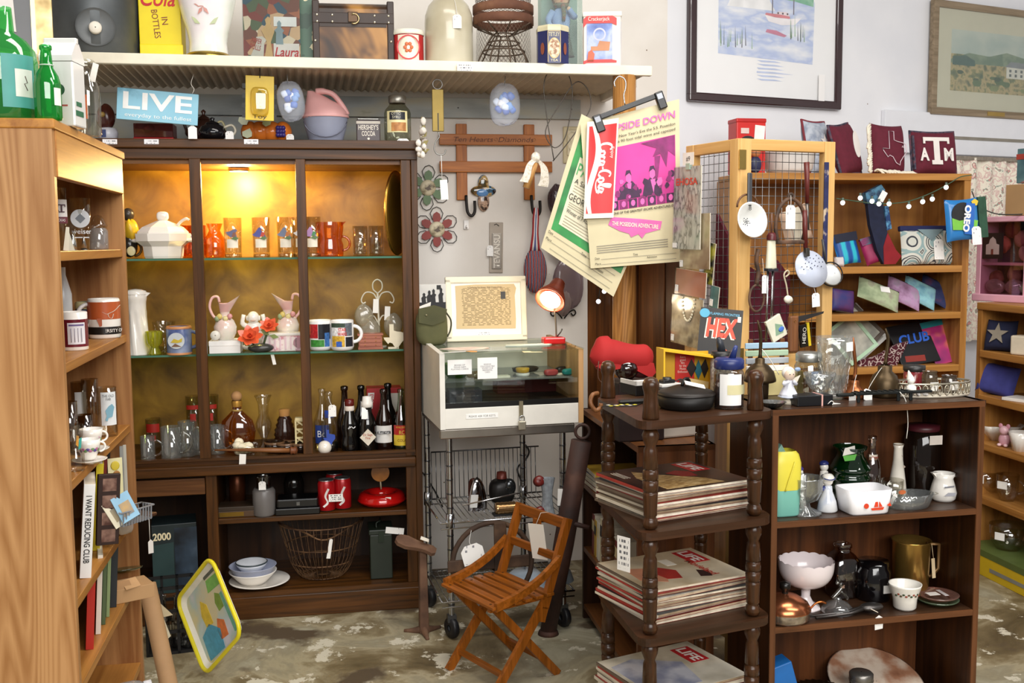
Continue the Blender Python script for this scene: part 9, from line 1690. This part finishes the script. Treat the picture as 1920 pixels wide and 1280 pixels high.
for lv,px,y,r,h,l in ((4,1850,.08,30,40,'wide clear glass bowl with a tag on the side shelving'),(4,1888,.06,20,50,'clear glass pitcher with a tag on the side shelving'),(5,1848,.10,30,60,'glass bowl on the lowest side shelf, far end'),(5,1890,.06,34,46,'glass bowl with a tag on the lowest side shelf')):
    t=T('clear_glassware',l,'glassware',si_(px,lv,y),RAg-60,group='glassware on the side shelving');t.lathe('glass_body',[(1,0),(r*.6,0),(r*.95,h*.4),(r,h),(r*.94,h),(r*.55,4)],clr2,seg=28)
    if px>1885 or lv==4: t.box('price_tag',-9,9,-r-2,-r-1.4,h*.5,h*.5+14,M('efece6'))
    if px==1888: t.tube('handle',arc(r,h*.55,12,-95,95,8),2.6,clr2)
t=T('yellow_tool_box','long yellow and green printed carton on the floor under the side shelving','carton',RS.w(.36,-.004,0),ua,k=1)
t.box('carton',-.32,.9,-.05,.2,0,.105,M('d8b61c',.5,var=.06),bv=.002);t.box('green_top',-.322,.9,-.051,.2,.105,.108,M('5a6a34',.5));t.box('green_band',-.32,.9,-.0512,-.0502,.082,.105,M('5a6a34',.5))
t.text('TOOL BOX',.03,M('2a3418',.5),at=(.28,-.052,.088),w=.3,bold=.03);t.prism('printed_saw',[(-.14,.03),(.3,.035),(.34,.05),(-.14,.046)],.0006,M('8a8a84',.5),at=(0,-.0516,0));t.box('black_print',-.30,-.25,-.0518,-.0506,.03,.075,M('2c2c22',.5))
t=T('kraft_carton','brown cardboard carton on the side shelving above the pink cabinet','carton',(lambda p:(p[0],p[1],RSZ[0]+.001+158.5*PCK))(si_(1912,0,.13)),RAg-72);t.box('carton',-28,40,-14,40,0,58,M('a8845a',.8,var=.06),bv=1);t.box('carton_tape',10,16,-10.6,-10,0,58,M('b8966c',.5))
t=T('painted_box','teal and red painted box on top of the brown carton','box',(lambda p:(p[0]+.01,p[1],RSZ[0]+.002+158.5*PCK+58.2*PCK))(si_(1912,0,.13)),RAg-72);t.box('box_body',-16,36,-8,34,0,64,patch([(.4,'3a5a62'),(.55,'5a7a7c'),(.62,'a8483a')],sc=8,rough=.5),bv=1);t.box('box_band',-17,37,-9,35,44,54,M('a03a2c',.5))
t=T('floor_cord','grey electric cord curling on the floor right of the shelf unit','cable',(0,0,0),k=1);t.tube('cord',smoothpath([atz(1806,1170,.006),atz(1822,1230,.006),atz(1812,1290,.006)],5),.004,M('b8b4aa',.5),n=6)
import math
F=1950.; PITCH=math.atan(186/F); RHO=math.atan(.0088); H=1.4
st,ct=math.sin(PITCH),math.cos(PITCH); c,s=math.cos(RHO),math.sin(RHO)
def ray(px,py):
    u=px-960;v=640-py
    a=u*c+v*s;b=-u*s+v*c
    return (a, F*ct+b*st, -F*st+b*ct)
def atz(px,py,z):
    d=ray(px,py);t=(z-H)/d[2];return (d[0]*t,d[1]*t,z)
def aty(px,py,Y):
    d=ray(px,py);t=Y/d[1];return (d[0]*t,Y,H+d[2]*t)
class Fr:
    def __init__(s,X,Y,deg): s.X,s.Y=X,Y;a=math.radians(deg);s.ca,s.sa=math.cos(a),math.sin(a)
    def w(s,x,y,z=0): return (s.X+x*s.ca-y*s.sa, s.Y+x*s.sa+y*s.ca, z)
    def l(s,X,Y): X-=s.X;Y-=s.Y;return (X*s.ca+Y*s.sa,-X*s.sa+Y*s.ca)
    def at(s,px,py,y=0):
        d=ray(px,py)
        # (d*t - O)·n = y ; n=(-sa,ca)
        t=(y+(-s.sa*s.X+s.ca*s.Y))/(-s.sa*d[0]+s.ca*d[1])
        x,_=s.l(d[0]*t,d[1]*t);return (x,H+d[2]*t)
    def atz(s,px,py,z):
        X,Y,_=atz(px,py,z);return s.l(X,Y)
def proj(X,Y,Z):
    Z-=H
    f=Y*ct-Z*st; up=Y*st+Z*ct
    a=X*F/f;b=up*F/f
    u=a*c-b*s;v=a*s+b*c
    return (round(960+u,1),round(640-v,1))
A=atz(780,1140,0)
C=Fr(A[0],A[1],9.8)
r3=lambda v:[round(x,3) for x in v]
finish()
